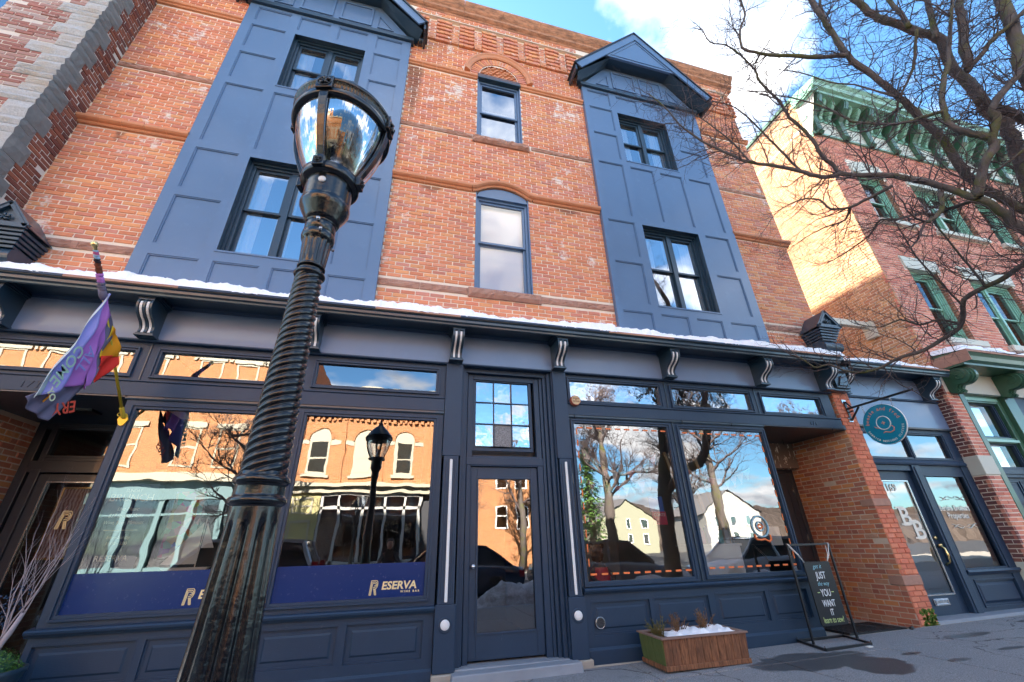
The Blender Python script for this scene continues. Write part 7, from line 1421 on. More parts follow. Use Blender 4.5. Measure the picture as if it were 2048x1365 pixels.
for i, x in enumerate((-7.3, -9.0, -10.9, -13.6, -15.8, -18, -20)):
    for z in (5.2, 9.0):
        f_, g_ = MB(), MB(); rect_win(f_, g_, x - 0.55, x + 0.55, z, z + 2.1, -0.04); f_.box(x - 0.7, x + 0.7, -0.1, 0.02, z + 2.1, z + 2.35); w_ = mirror_y(f_.build('window', CREAMW, O2)); mirror_y(g_.build('pane', CREAMW if i % 2 else OPG, w_, recalc=False))
    m = MB()
    for q in range(10): a = math.pi * q / 10; b = math.pi * (q + 1) / 10; m.bar((x + 0.9 * math.cos(a), -0.03, 11.1 + 0.5 * math.sin(a)), (x + 0.9 * math.cos(b), -0.03, 11.1 + 0.5 * math.sin(b)), 0.12, 0.16, up=(0, 1, 0))
    mirror_y(m.build('brick_arch', CREAMW, O2))
TEALP = paint_mat('pale teal shop paint', (0.07, 0.145, 0.16), 0.5)
m = MB(); m.box(-22, -5.65, -0.1, 0.2, 3.7, 4.5)
for x in [-5.8 - 1.35 * i for i in range(12)]: m.box(x - 0.12, x + 0.12, -0.05, 0.2, 0, 3.7)
m.box(-22, -5.65, 0, 0.2, 0, 0.7); m.box(-22, -5.65, -.03, 0.2, 2.9, 3.0); mirror_y(m.build('teal_storefront', TEALP, O2)); m = MB(); m.rectx(-22, -5.65, 0.6, 3.7, 0.15); mirror_y(m.build('shop_glass', OPG, O2, recalc=False))
for nm, x0, x1, yb, h, wins, lab in (('opposite_far_building', 4.6, 11.5, -29, 8.6, [(5.6, 2.4), (8.2, 2.4), (9.9, 2.4), (5.6, 5.4), (8.2, 5.4), (9.9, 5.4)], 'plain orange brick block with small white windows mirrored in the middle door'),):
    o = thing(nm, (8, yb, 0), lab, 'building'); m = MB(); m.box(x0, x1, 0, 10, -0.3, h); mirror_y(m.build('brick_wall', FB_O, o), yb); m = MB(); m.box(x0 - .1, x1 + .1, -0.3, 0, h - 0.2, h); mirror_y(m.build('eave', CREAMW, o), yb)
    for (x, z) in wins: f_, g_ = MB(), MB(); rect_win(f_, g_, x - 0.5, x + 0.5, z, z + 1.7, -0.05); w_ = mirror_y(f_.build('window', WHITE, o), yb); mirror_y(g_.build('pane', OPG, w_, recalc=False), yb)
for i, (x, y, w_, h, c_, lab) in enumerate(((19, -50, 8, 4.2, (0.32, 0.28, 0.20), 'cream clapboard house with a grey gabled roof across the street'), (33, -54, 9, 4.0, (0.28, 0.28, 0.20), 'pale sage house with a gabled roof farther along the street'), (46, -48, 9, 4.6, (0.36, 0.35, 0.33), 'white gabled house farthest along the street'))):
    o = thing('house', (x, y, 0), lab, 'house'); mt = plain('clapboard %d' % i, c_, 0.8); m = MB(); m.box(x - w_ / 2, x + w_ / 2, y - 8, y, -0.3, h); m.prism_y([(x - w_ / 2, h), (x + w_ / 2, h), (x, h + w_ * 0.33)], y - 8, y); m.build('wall', mt, o)
    m = MB()
    for s_ in (-1, 1): m.add([(x, y + .3, h + w_ * .33 + .15), (x + s_ * (w_ / 2 + .4), y + .3, h - .15), (x + s_ * (w_ / 2 + .4), y - 8.3, h - .15), (x, y - 8.3, h + w_ * .33 + .15)], [(0, 1, 2, 3)])
    m.build('roof', plain('shingle %d' % i, (0.16, 0.15, 0.15), 0.9), o)
    for xx in (-2.6, 0, 2.6):
        for zz in (0.9, 2.9): m = MB(); m.frame(x + xx - .5, x + xx + .5, zz, zz + 1.3, 0.1, y, y + .08); q = m.build('window', WHITE, o); m = MB(); m.rectx(x + xx - .4, x + xx + .4, zz + .1, zz + 1.2, y + 0.03); m.build('pane', OPG, q, recalc=False)
m = MB(); m.box(-60, 3, -20, -13.4, -0.3, -0.10); m.box(3, 60, -20, -13.4, -0.3, -0.11); tag(m.build('far_pavement', CONCR), kind='structure')
# kerb-side snow heaps
def heap(x0, x1, y, w_, h, lab, seed):
    rr = random.Random(seed); nx = int((x1 - x0) / 0.12); ny = 10; vs = []
    for i in range(nx + 1):
        x = x0 + (x1 - x0) * i / nx; hh = h * (0.7 + 0.3 * math.sin(x * 1.7 + seed) + 0.15 * math.sin(x * 5 + 1)); e = min(1, (x - x0) / .5, (x1 - x) / .5)
        for j in range(ny + 1): v = j / ny * 2 - 1; vs.append((x, y + v * w_, -0.15 + max(0, hh * e * (1 - v * v) ** .8 + rr.uniform(-.055, .055))))
    m = MB(); m.add(vs, [(i * (ny + 1) + j, (i + 1) * (ny + 1) + j, (i + 1) * (ny + 1) + j + 1, i * (ny + 1) + j + 1) for i in range(nx) for j in range(ny)], True); tag(m.build('snow_bank', DSNOW), lab, 'snow bank', kind='stuff')
heap(1.0, 14, -5.75, 0.55, 0.62, 'grey ploughed snow bank along the kerb right of the camera', 2); heap(-12, -1.2, -5.75, 0.55, 0.5, 'ploughed snow bank along the kerb left of the camera', 5)
# parked cars: lofted body with wheels, glass
def car(xc, yc, col, name, label, suv=False, rev=1):
    o = thing(name, (xc, yc, -0.14), label, 'car', 'cars parked along the kerb'); body = paint_mat('car paint ' + name + str(xc), col, 0.12, grain=0.0, dirt=0.1, spec=0.7)
    L2 = 2.25; H1 = 0.78; top = 1.66 if suv else 1.42; z0 = -0.14
    st = [(-L2, .42, .50, .62), (-L2 + .12, .30, .62, .80), (-1.55, .24, .74, .88), (-0.95, .22, .84, .90), (0, .22, .88, .91), (1.2, .22, .92, .90), (1.9, .26, .90 if not suv else .98, .86), (L2 - .08, .34, .84 if not suv else .95, .80), (L2, .45, .70, .66)]
    m = MB(); vs = []
    for (x, zb, zt, hw) in st:
        for (w1, z) in ((.86, zb), (1.0, zb + .10), (1.0, (zb + zt) / 2 + .05), (.97, zt - .05), (.86, zt)): vs.append((xc + rev * x, yc - hw * w1, z0 + z))
        for (w1, z) in ((.86, zt), (.97, zt - .05), (1.0, (zb + zt) / 2 + .05), (1.0, zb + .10), (.86, zb)): vs.append((xc + rev * x, yc + hw * w1, z0 + z))
    n = 10; m.add(vs, [(i * n + k, i * n + (k + 1) % n, (i + 1) * n + (k + 1) % n, (i + 1) * n + k) for i in range(len(st) - 1) for k in range(n)] + [tuple(range(n)), tuple(range((len(st) - 1) * n, len(st) * n))], True); m.build('body', body, o)
    cab = [(-1.05, .84, .80), (-0.35, top - .04, .66), (0.25, top, .66), (1.15 if not suv else 1.75, top - .06, .64), (1.85 if not suv else 2.1, .88, .78)]
    def loft(mb, sc, only=None):
        vs = []
        for (x, z, hw) in cab: vs += [(xc + rev * x, yc - hw * sc, z0 + z), (xc + rev * x, yc + hw * sc, z0 + z)]
        base = [(xc + rev * x, yc + s_ * .80 * sc, z0 + .84) for x in (-1.05, -0.35, 0.25, cab[3][0], cab[4][0]) for s_ in (-1, 1)]
        mb.add(vs + base, [(2 * i, 2 * i + 1, 2 * i + 3, 2 * i + 2) for i in range(4)] + [(10 + 2 * i, 12 + 2 * i, 2 * i + 2, 2 * i) for i in range(4)] + [(11 + 2 * i, 13 + 2 * i, 2 * i + 3, 2 * i + 1) for i in range(4)])
    m = MB(); loft(m, 1.0); m.build('windows', plain('car glass ' + str(xc), (0.01, 0.012, 0.015), 0.06, bump=0, spec=1.0), o)
    m = MB()
    for s_ in (-1, 1):
        for (xa, za, ha), (xb, zb, hb) in zip(cab[:-1], cab[1:]): m.bar((xc + rev * xa, yc + s_ * ha * 1.0, z0 + za), (xc + rev * xb, yc + s_ * hb * 1.0, z0 + zb), 0.07)
        m.bar((xc + rev * 0.3, yc + s_ * .67, z0 + top), (xc + rev * 0.35, yc + s_ * .82, z0 + .86), 0.06)
    vs = [(xc + rev * x, yc + s_ * .66, z0 + top + .01 - (0.05 if x in (-.38, cab[3][0]) else 0)) for x in (-.38, .25, cab[3][0]) for s_ in (-1, 1)]; m.add(vs, [(0, 1, 3, 2), (2, 3, 5, 4)]); m.build('roof', body, o)
    for x in (-1.42, 1.38):
        for s_ in (-1, 1):
            q = MB(); q.lathe([(0.20, -.10), (.31, -.10), (.335, -.07), (.335, .07), (.31, .10), (.20, .10)], n=24); w_ = q.build('wheel', BLACK, o); w_.data.transform(Matrix.Translation((xc + rev * x, yc + s_ * .80, z0 + .33)) @ Matrix.Rotation(math.pi / 2, 4, 'X')); q = MB(); q.lathe([(.0, -.09), (.21, -.08), (.21, .08), (0, .09)], n=20); r_ = q.build('rim', SILVERM, w_); r_.data.transform(Matrix.Translation((xc + rev * x, yc + s_ * .80, z0 + .33)) @ Matrix.Rotation(math.pi / 2, 4, 'X'))
    for s_ in (-1, 1):
        m = MB(); m.box(xc + rev * (L2 - .06), xc + rev * (L2 - .22), yc + s_ * .60, yc + s_ * .83, z0 + .62, z0 + (.78 if not suv else 1.15)); m.build('tail_light', plain('tail lamp red ' + str(xc) + str(s_), (0.35, 0.005, 0.01), 0.15, bump=0), o)
        m = MB(); m.box(xc - rev * (L2 - .10), xc - rev * (L2 - .26), yc + s_ * .50, yc + s_ * .76, z0 + .57, z0 + .65); m.build('headlight', plain('lamp glass ' + str(xc), (0.2, 0.2, 0.2), 0.1), o)
car(-3.85, -7.3, (0.38, 0.41, 0.45), 'parked_suv', 'silver estate car with tall red tail lights parked left behind the camera', True, 1); car(1.35, -7.4, (0.02, 0.035, 0.07), 'parked_car', 'dark blue saloon parked directly behind the camera', False, 1)
car(6.3, -7.4, (0.06, 0.085, 0.12), 'parked_car', 'slate blue saloon parked right of the dark blue one', False, -1); car(11.4, -7.4, (0.34, 0.36, 0.39), 'parked_car', 'silver saloon parked farthest right at the kerb', False, 1); car(-9.0, -7.3, (0.02, 0.03, 0.05), 'parked_car', 'dark grey blue saloon parked farthest left at the kerb', False, 1)

# photographer standing behind the camera
def person(x, y, label):
    mesh = bpy.data.meshes.new('person'); J = {}
    jo = {'pel': (0, 0, .92), 'spi': (0, 0, 1.12), 'che': (0, .02, 1.34), 'nec': (0, .01, 1.48), 'hd0': (0, .03, 1.56), 'hd1': (0, .04, 1.66), 'hd2': (0, .03, 1.75),
          'shl': (-.18, 0, 1.42), 'ell': (-.27, .10, 1.20), 'hal': (-.10, .34, 1.42), 'shr': (.18, 0, 1.42), 'elr': (.27, .10, 1.20), 'har': (.10, .34, 1.42),
          'hil': (-.10, 0, .88), 'knl': (-.12, .03, .50), 'anl': (-.13, 0, .10), 'tol': (-.14, .16, .04), 'hir': (.10, 0, .88), 'knr': (.12, .03, .50), 'anr': (.13, 0, .10), 'tor': (.14, .16, .04)}
    rad = {'pel': .155, 'spi': .15, 'che': .165, 'nec': .06, 'hd0': .085, 'hd1': .10, 'hd2': .075, 'shl': .08, 'ell': .055, 'hal': .04, 'shr': .08, 'elr': .055, 'har': .04, 'hil': .105, 'knl': .075, 'anl': .05, 'tol': .045, 'hir': .105, 'knr': .075, 'anr': .05, 'tor': .045}
    names = list(jo); ed = [('pel', 'spi'), ('spi', 'che'), ('che', 'nec'), ('nec', 'hd0'), ('hd0', 'hd1'), ('hd1', 'hd2'), ('che', 'shl'), ('shl', 'ell'), ('ell', 'hal'), ('che', 'shr'), ('shr', 'elr'), ('elr', 'har'), ('pel', 'hil'), ('hil', 'knl'), ('knl', 'anl'), ('anl', 'tol'), ('pel', 'hir'), ('hir', 'knr'), ('knr', 'anr'), ('anr', 'tor')]
    s_ = 0.88
    mesh.from_pydata([(x + jo[k][0] * s_, y + jo[k][1] * s_, -0.14 + jo[k][2] * s_) for k in names], [(names.index(a), names.index(b)) for a, b in ed], [])
    o = bpy.data.objects.new('person', mesh); C.objects.link(o); sk = o.modifiers.new('skin', 'SKIN'); sb = o.modifiers.new('sub', 'SUBSURF'); sb.levels = 2; sb.render_levels = 2
    for i, k in enumerate(names): mesh.skin_vertices[0].data[i].radius = (rad[k] * s_, rad[k] * s_ * .8)
    mesh.skin_vertices[0].data[0].use_root = True
    mesh.materials.append(plain('dark coat', (0.03, 0.028, 0.035), 0.8)); tag(o, label, 'person')
    q = MB(); q.lathe([(0, -.12), (.055, -.10), (.075, -.03), (.07, .05), (.04, .09), (0, .10)], c=(x, y + .055 * s_, -0.14 + 1.67 * s_), n=20); q.build('face', plain('skin', (0.50, 0.28, 0.20), 0.6), o)
    q = MB(); q.lathe([(.088, -.03), (.095, .03), (.08, .09), (.04, .115), (0, .12)], c=(x, y + .015, -0.14 + 1.68 * s_), n=20); q.build('hair', plain('dark hair', (0.02, 0.015, 0.01), 0.6), o)
person(-0.05, -6.0, 'person in a dark coat standing at the kerb behind the camera')

# wooded rise closing the view beyond the houses
HILLM = NT('leafless woodland'); _f = HILLM.noise(0.9, 8, 0.75, sc3=(1, 1, 0.35)); HILLM = HILLM.bsdf(HILLM.mix(_f, (0.035, 0.026, 0.024), (0.17, 0.135, 0.115)), 0.95, 0, HILLM.bump(_f, 1.0, 0.6), 0.1)
rr = random.Random(77); vs = []; nx = 420
for i in range(nx + 1):
    x = -40 + 260 * i / nx; h = 6.2 + 1.0 * math.sin(x * 0.045) + 0.8 * math.sin(x * 0.16 + 1) + rr.uniform(-1.0, 1.4)
    for j in range(5): t_ = j / 4; vs.append((x + rr.uniform(-.2, .2), -62 - 16 * t_ ** 2 + rr.uniform(-.8, .8), -0.4 + (h + 0.4) * (t_ ** 0.6)))
m = MB(); m.add(vs, [(i * 5 + j, (i + 1) * 5 + j, (i + 1) * 5 + j + 1, i * 5 + j + 1) for i in range(nx) for j in range(4)]); tag(m.build('wooded_hill', HILLM, recalc=False), kind='structure')
LIMBS = [[[6.405,-3.417,4.135,0.0516],[6.256,-3.398,4.399,0.0473],[6.129,-3.374,4.585,0.044],[6.065,-3.353,4.645,0.0426]],[[6.065,-3.353,4.645,0.0369],[5.949,-3.256,4.855,0.0355],[5.794,-3.137,5.087,0.0338],[5.645,-3.022,5.249,0.0323],[5.412,-2.825,5.411,0.0299],[5.268,-2.721,5.523,0.0285],[5.155,-2.607,5.553,0.0273],[5.031,-2.529,5.652,0.0261],[4.945,-2.489,5.749,0.0253],[4.671,-2.336,5.966,0.0226],[4.477,-2.222,6.092,0.0208],[4.216,-2.117,6.351,0.0183],[3.939,-2.023,6.654,0.0154],[3.705,-1.973,6.985,0.0128],[3.524,-1.966,7.348,0.0102],[3.332,-1.937,7.631,0.008]],[[6.065,-3.353,4.645,0.0482],[6.131,-3.471,4.912,0.0459],[6.216,-3.567,5.109,0.0441],[6.31,-3.633,5.223,0.0429],[6.278,-3.668,5.339,0.0418],[6.329,-3.758,5.539,0.04],[6.309,-3.808,5.685,0.0388],[6.405,-3.887,5.831,0.0373],[6.596,-4.011,6.039,0.0349],[6.789,-4.137,6.25,0.0325]],[[6.283,-3.652,5.342,0.0377],[6.187,-3.593,5.466,0.0359],[6.07,-3.531,5.625,0.0337],[6.058,-3.559,5.859,0.0319],[6.085,-3.596,6.052,0.0304],[6.183,-3.676,6.363,0.0281],[6.3,-3.748,6.604,0.0262],[6.483,-3.905,7.179,0.0217],[6.665,-4.074,7.778,0.0169]],[[5.972,-3.582,5.825,0.0211],[5.914,-3.402,5.915,0.0197],[5.823,-3.216,6.029,0.0181],[5.612,-2.967,6.325,0.0152],[5.553,-2.927,6.465,0.0143],[5.424,-2.845,6.75,0.0124],[5.234,-2.717,7.038,0.0101],[5.021,-2.572,7.295,0.0076]],[[6.823,-2.861,3.049,0.0944],[7.559,-3.189,4.79,0.0862],[7.724,-3.33,5.566,0.0814],[7.741,-3.39,6.001,0.0784],[7.739,-3.436,6.34,0.076],[7.593,-3.428,6.779,0.072],[7.52,-3.457,7.154,0.0688],[7.431,-3.487,7.542,0.0653],[7.404,-3.556,7.96,0.0619],[7.228,-3.512,8.216,0.0585],[6.938,-3.41,8.525,0.0535],[6.787,-3.363,8.688,0.0509],[6.653,-3.358,8.941,0.048],[6.465,-3.351,9.285,0.0439],[6.141,-3.29,9.692,0.038]],[[6.954,-3.775,5.451,0.0444],[6.901,-3.784,5.69,0.0469],[6.725,-3.718,5.956,0.0509],[6.61,-3.682,6.132,0.0534]],[[6.712,-3.947,5.239,0.075],[6.853,-3.992,5.836,0.0731],[6.989,-4.06,6.466,0.0707],[7.128,-4.151,7.126,0.0678],[7.248,-4.256,7.824,0.0642]],[[7.033,-3.396,4.666,0.0473],[6.978,-3.321,4.708,0.0472],[6.899,-3.269,4.902,0.0468],[6.76,-3.2,5.261,0.0461],[6.699,-3.193,5.54,0.0455],[6.605,-3.217,6.137,0.0443],[6.481,-3.203,6.498,0.0434],[6.38,-3.197,6.786,0.0427],[6.27,-3.182,7.039,0.0419],[6.11,-3.161,7.377,0.0409],[5.935,-3.137,7.715,0.0398],[5.862,-3.164,8.011,0.0389],[5.783,-3.199,8.352,0.0379],[5.676,-3.219,8.668,0.0369],[5.615,-3.274,9.036,0.0359]],[[5.734,-3.211,7.489,0.0326],[5.535,-3.084,7.599,0.0301],[5.287,-2.944,7.749,0.0271],[4.968,-2.777,7.944,0.0233],[4.798,-2.705,8.074,0.0212],[4.652,-2.658,8.215,0.0194],[4.653,-2.731,8.565,0.0169],[4.767,-2.824,8.872,0.0147],[4.723,-2.878,9.188,0.0123]],[[5.513,-2.597,5.721,0.0275],[5.452,-2.581,5.947,0.0264],[5.407,-2.56,6.029,0.0259],[5.361,-2.563,6.299,0.0246],[5.299,-2.563,6.578,0.0232],[5.176,-2.534,6.877,0.0215],[5.104,-2.542,7.189,0.0199],[4.918,-2.518,7.646,0.0173],[4.888,-2.546,7.91,0.0159],[4.732,-2.531,8.27,0.0137],[4.559,-2.492,8.543,0.0118],[4.377,-2.406,8.69,0.0101],[4.294,-2.426,8.982,0.0085]],[[5.231,-2.321,6.01,0.0181],[5.103,-2.304,6.325,0.0162],[4.963,-2.285,6.633,0.0143],[4.763,-2.262,7.055,0.0116],[4.598,-2.234,7.336,0.0096],[4.422,-2.165,7.497,0.008]],[[4.67,-2.085,6.301,0.015],[4.547,-2.055,6.683,0.0127],[4.402,-2.007,6.985,0.0107],[4.189,-1.937,7.369,0.008],[4.015,-1.852,7.553,0.0062]],[[6.724,-3.342,4.046,0.0306],[6.734,-3.137,3.992,0.0296],[6.716,-2.907,3.937,0.0284],[6.681,-2.765,3.919,0.0276],[6.648,-2.566,3.857,0.0264],[6.819,-2.358,3.668,0.0252],[6.812,-2.185,3.574,0.0241],[6.726,-1.908,3.476,0.0223],[6.589,-1.677,3.454,0.0205],[6.453,-1.4,3.367,0.0184],[6.267,-1.19,3.398,0.0164],[6.1,-1.074,3.552,0.0146],[5.974,-0.936,3.557,0.0132],[5.839,-0.867,3.741,0.0116]],[[6.647,-2.791,3.911,0.0151],[6.633,-2.78,4.159,0.0137],[6.605,-2.766,4.395,0.0122],[6.549,-2.752,4.802,0.0097],[6.514,-2.746,5.013,0.0084],[6.521,-2.772,5.301,0.0068]],[[6.661,-2.51,3.805,0.0126],[6.589,-2.483,4.088,0.0115],[6.515,-2.46,4.328,0.0105],[6.441,-2.447,4.61,0.0094],[6.383,-2.465,5.015,0.008],[6.332,-2.473,5.268,0.007]],[[6.94,-2.291,3.681,0.0163],[6.811,-2.169,3.807,0.0145],[6.697,-2.003,3.806,0.0128],[6.56,-1.893,3.929,0.0111],[6.432,-1.702,3.896,0.0091],[6.273,-1.573,3.987,0.0072]],[[5.904,-3.192,4.869,0.0296],[5.817,-3.147,4.618,0.025],[5.627,-3.104,4.466,0.0214],[5.523,-3.093,4.425,0.0199]],[[6.196,-3.305,4.707,0.0203],[6.163,-3.086,4.766,0.0186],[6.137,-2.952,4.788,0.0174],[6.086,-2.857,4.881,0.0164],[5.997,-2.648,4.951,0.0143],[5.926,-2.541,5.032,0.0131],[5.955,-2.349,4.942,0.0115],[5.895,-2.086,4.879,0.0091],[5.824,-1.886,4.841,0.0072]],[[5.566,-2.989,5.103,0.0216],[5.46,-2.786,5.087,0.0189],[5.352,-2.602,5.07,0.0164],[5.215,-2.47,5.137,0.0142],[5.142,-2.445,5.305,0.0125],[4.982,-2.316,5.394,0.01],[4.835,-2.116,5.368,0.007]],[[5.38,-2.595,5.109,0.013],[5.416,-2.454,5.004,0.0115],[5.282,-2.278,5.002,0.0092],[5.181,-2.129,4.977,0.0073],[5.082,-1.957,4.923,0.0053]],[[6.715,-3.759,6.68,0.0489],[6.863,-3.857,7.235,0.0467],[6.986,-3.947,7.704,0.0448],[7.122,-4.045,8.157,0.0428]],[[6.718,-3.745,6.651,0.0293],[6.823,-3.934,6.827,0.028],[6.886,-4.046,6.929,0.0272],[6.98,-4.15,7.0,0.0265],[7.115,-4.337,7.148,0.0251]],[[6.587,-3.621,7.837,0.0326],[6.608,-3.63,8.226,0.0304],[6.57,-3.613,8.737,0.0271]],[[6.735,-3.702,7.464,0.0385],[6.858,-3.763,7.949,0.0363],[6.979,-3.835,8.501,0.0337]],[[5.888,-3.16,8.438,0.0236],[5.85,-3.229,8.884,0.0189],[5.935,-3.303,9.148,0.0162]],[[6.212,-3.255,6.64,0.0138],[6.078,-3.168,6.843,0.0126],[5.894,-3.059,7.111,0.0111],[5.69,-2.918,7.312,0.0095],[5.418,-2.787,7.663,0.0073],[5.221,-2.672,7.837,0.0059]],[[6.125,-3.776,7.256,0.0199],[6.205,-3.608,7.023,0.0181],[6.233,-3.461,6.833,0.0165],[6.184,-3.268,6.622,0.0146],[6.19,-3.19,6.524,0.0138]],[[6.537,-3.729,5.131,0.0142],[6.428,-3.578,5.033,0.0126],[6.346,-3.489,4.988,0.0116]]]
# ================================================================= BARE STREET TREE
TR = thing('bare_tree', (6.2, -4.0, gz(6.2)), 'large leafless street tree with mossy limbs reaching in from the right', 'tree')
rr = random.Random(17)
def jitter_path(pts, n=3, amp=0.02):
    P3 = [Vector(p[:3]) for p in pts]; R3_ = [p[3] for p in pts]; out = []; ro = []
    for i in range(len(P3) - 1):
        p0 = P3[max(0, i - 1)]; p1 = P3[i]; p2 = P3[i + 1]; p3 = P3[min(len(P3) - 1, i + 2)]
        for k in range(n):
            t_ = k / n; q = 0.5 * ((2 * p1) + (p2 - p0) * t_ + (2 * p0 - 5 * p1 + 4 * p2 - p3) * t_ * t_ + (3 * p1 - p0 - 3 * p2 + p3) * t_ ** 3); r = R3_[i] + (R3_[i + 1] - R3_[i]) * t_
            a = min(amp, r * 0.35); out.append(q + Vector((rr.uniform(-a, a), rr.uniform(-a, a), rr.uniform(-a, a)))); ro.append(max(r, 0.0035) * rr.uniform(.93, 1.08))
    out.append(P3[-1]); ro.append(max(R3_[-1], .0025)); return out, ro
seeds = []
trunk = [(6.2, -4.0, gz(6.2) - 0.05, .26), (6.2, -4.0, .25, .19), (6.22, -3.99, 1.0, .165), (6.25, -3.96, 1.9, .16), (6.32, -3.88, 2.7, .165), (6.40, -3.80, 3.1, .15)]
P1, R1 = jitter_path(trunk); m = MB(); m.tube(P1, R1, 14); m.build('trunk', BARK, TR)
roots = {0: 1, 5: 1, 7: 1, 8: 1, 13: 1, 6: 1}
for i, lb in enumerate(LIMBS):
    pts = [tuple(p) for p in lb]
    if i in roots:
        s_ = pts[0]; b = Vector((6.36, -3.84, 3.0)) if s_[2] > 3.2 else Vector((6.25, -3.95, 2.2)); e = Vector(s_[:3]); r_ = s_[3]
        pts = [(b.x, b.y, b.z, r_ * 1.15), tuple((b * .5 + e * .5) + Vector((0, 0, .06))) + (r_ * 1.08,)] + pts
    P1, R1 = jitter_path(pts); m = MB(); m.tube(P1, R1, 10 if R1[0] > 0.03 else 7); m.build('limb', BARK, TR)
    L1 = sum((P1[k + 1] - P1[k]).length for k in range(len(P1) - 1)); seeds.append((P1, R1, L1))
tw = MB(); cnt = [0]
def twig(p, d, L1, r, lv):
    n_ = max(3, int(L1 / 0.05)); n_ = min(n_, 9); pts = [p]; rs = [r]; q = p.copy(); kids = []
    for k in range(n_):
        d = (d + Vector((rr.gauss(0, .20), rr.gauss(0, .20), rr.gauss(0.03, .18)))).normalized(); q = q + d * (L1 / n_); pts.append(q.copy()); rs.append(max(0.0013, r * (1 - .72 * (k + 1) / n_)))
        if lv > 0 and rr.random() < (0.85 if lv > 1 else 0.72):
            ax = Vector((rr.gauss(0, 1), rr.gauss(0, 1), rr.gauss(0.25, 1))); ax = (ax - d * ax.dot(d)).normalized(); kids.append((q.copy(), (d * rr.uniform(.35, .9) + ax * rr.uniform(.6, 1.1)).normalized(), (L1 * rr.uniform(.28, .55) if lv > 1 else rr.uniform(.03, .11)), max(.0014, rs[-1] * .7)))
    tw.tube(pts, rs, 4 if r > .004 else 3, cap=False, smooth=True); cnt[0] += 1
    e = q; s_ = rs[-1] * 1.9; tw.add([e + Vector((s_, 0, 0)), e + Vector((-s_ * .5, s_ * .8, 0)), e + Vector((-s_ * .5, -s_ * .8, 0)), e + d * s_ * 3.2, e - d * s_], [(0, 1, 3), (1, 2, 3), (2, 0, 3), (1, 0, 4), (2, 1, 4), (0, 2, 4)])
    for a in kids: twig(*a, lv - 1)
for (P1, R1, L1) in seeds:
    step = 0.048; acc = 0
    for k in range(len(P1) - 1):
        seg = (P1[k + 1] - P1[k]); acc += seg.length
        while acc > step:
            acc -= step
            if R1[k] > 0.09 and rr.random() < .55: continue
            d = seg.normalized(); ax = Vector((rr.gauss(-.25, 1), rr.gauss(.1, .8), rr.gauss(.25, 1))); ax = (ax - d * ax.dot(d)).normalized(); p = P1[k] + seg * rr.random()
            big = rr.random() < 0.40; r_ = min(R1[k] * .45, .009 if big else .0045)
            twig(p, (d * rr.uniform(.3, .9) + ax).normalized(), rr.uniform(.45, .95) if big else rr.uniform(.10, .32), max(.003, r_), 2 if big else 1)
    e = P1[-1]; d = (P1[-1] - P1[-2]).normalized()
    if R1[-1] < .02:
        for _ in range(2): twig(e, (d + Vector((rr.gauss(0, .3), rr.gauss(0, .3), rr.gauss(0, .3)))).normalized(), rr.uniform(.3, .6), max(R1[-1] * .8, .003), 2)
o = tw.build('twigs', TWIG, TR, recalc=False); tag(o, kind='stuff'); print('twigs', cnt[0], len(tw.f))
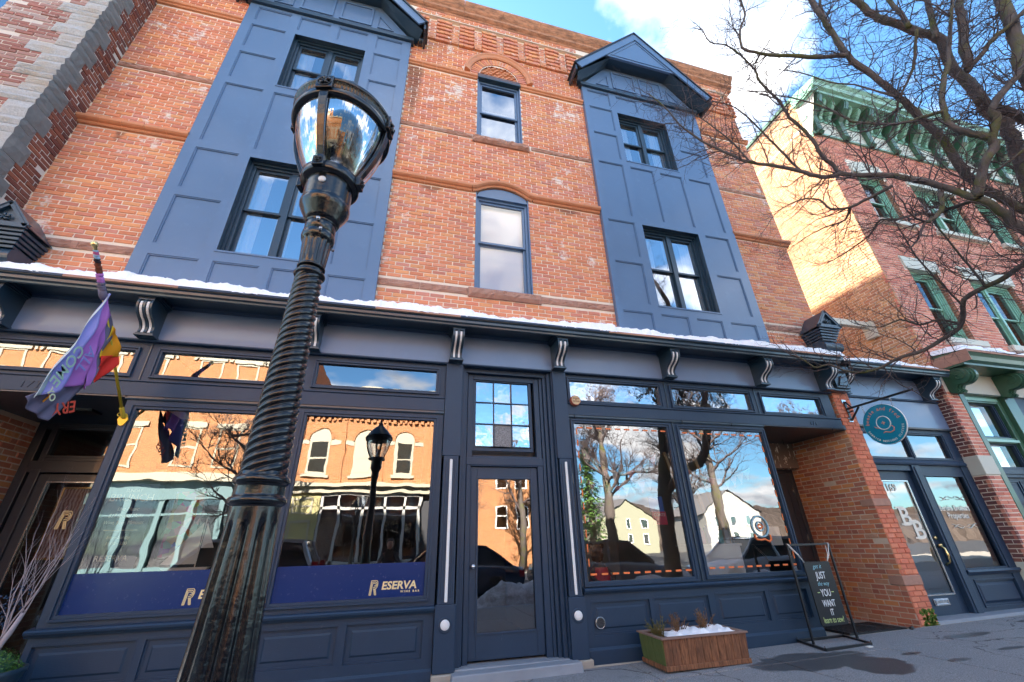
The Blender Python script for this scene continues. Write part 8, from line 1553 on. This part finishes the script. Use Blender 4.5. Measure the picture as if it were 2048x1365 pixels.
# trees across the street, seen in the shop glass
def far_tree(x, y, h, seed, label, n1=15, evergreen=False):
    r2 = random.Random(seed); T2 = thing('street_tree', (x, y, -.1), label, 'tree', None); m = MB(); m.tube([(x, y, -.1), (x + .1, y, h * .35), (x, y + .1, h * .6), (x + .1, y, h * .95)], [h * .028, h * .022, h * .014, h * .004], 8); m.build('trunk', BARK, T2); t3 = MB()
    def br(p, d, L1, r, lv):
        pts = [p]; rs = [r]; q = p.copy()
        for k in range(4): d = (d + Vector((r2.gauss(0, .18), r2.gauss(0, .18), r2.gauss(.06, .15)))).normalized(); q = q + d * L1 / 4; pts.append(q.copy()); rs.append(r * (1 - .2 * (k + 1)) + .004)
        t3.tube(pts, rs, 3, cap=False)
        if lv:
            for _ in range(6): k = r2.randint(1, 4); br(pts[k], (d + Vector((r2.gauss(0, .8), r2.gauss(0, .8), r2.gauss(.2, .6)))).normalized(), L1 * r2.uniform(.4, .65), rs[k] * .6, lv - 1)
    if not evergreen:
        for i in range(n1): z = h * r2.uniform(.3, .9); a = r2.uniform(0, 6.28); br(Vector((x, y, z)), Vector((math.cos(a), math.sin(a), .7)).normalized(), h * .42 * (1.1 - z / h), h * .010, 3)
        tag(t3.build('crown', TWIG, T2, recalc=False), kind='stuff')
    else:
        for i in range(2600):
            z = h * (0.08 + .92 * r2.random() ** .8); R_ = (1 - z / h) * h * .26 + .1; a = r2.uniform(0, 6.28); rad = R_ * r2.uniform(.3, 1) * (1 + .25 * math.sin(z * 5)); p = Vector((x + rad * math.cos(a), y + rad * math.sin(a), z)); d = Vector((math.cos(a), math.sin(a), -.25)) * .28; s_ = Vector((-math.sin(a), math.cos(a), 0)) * .10; t3.add([p - s_, p + d, p + s_, p - d * .2 + Vector((0, 0, .06))], [(0, 1, 2, 3)])
        tag(t3.build('crown', BOXW, T2, recalc=False), kind='stuff')
far_tree(-6.4, -15.2, 8, 23, 'bare tree before the opposite brick buildings, mirrored beside the lamp post', n1=12); far_tree(8.4, -24, 9, 24, 'bare tree behind and left of the evergreen across the road'); far_tree(23, -26, 11, 25, 'bare tree between the cream and sage houses across the road'); far_tree(35, -24, 10, 26, 'bare tree before the white house farthest along'); far_tree(10.6, -15.5, 10, 3, 'bare tree beyond the road, nearest of those mirrored in the right shop glass'); far_tree(18.5, -17, 11, 4, 'bare tree beyond the road standing before the cream house'); far_tree(3.6, -21, 6.5, 5, 'small bare tree beside the opposite plain brick block'); far_tree(27, -17, 10, 6, 'bare tree farthest right across the road'); far_tree(14.8, -27, 9, 7, 'dark evergreen across the road between the brick block and the cream house', evergreen=True)

def copy_tree(o, parent=None, loc=None, label=None):
    c = o.copy(); C.objects.link(c)
    if parent: c.parent = parent
    if loc: c.location = loc
    if label: c['label'] = label
    for ch in list(o.children): copy_tree(ch, c)
    return c
for (x, y, lb) in ((-1.4, -14.2, 'matching street lamp on the opposite kerb, mirrored between the round headed windows'),):
    copy_tree(LP, None, (x, y, -0.12), lb)
LP['group'] = 'cast iron street lamps'
for o in list(C.objects):
    if o.type == 'EMPTY' and o.name.startswith('street_lamp'): o['group'] = 'cast iron street lamps'
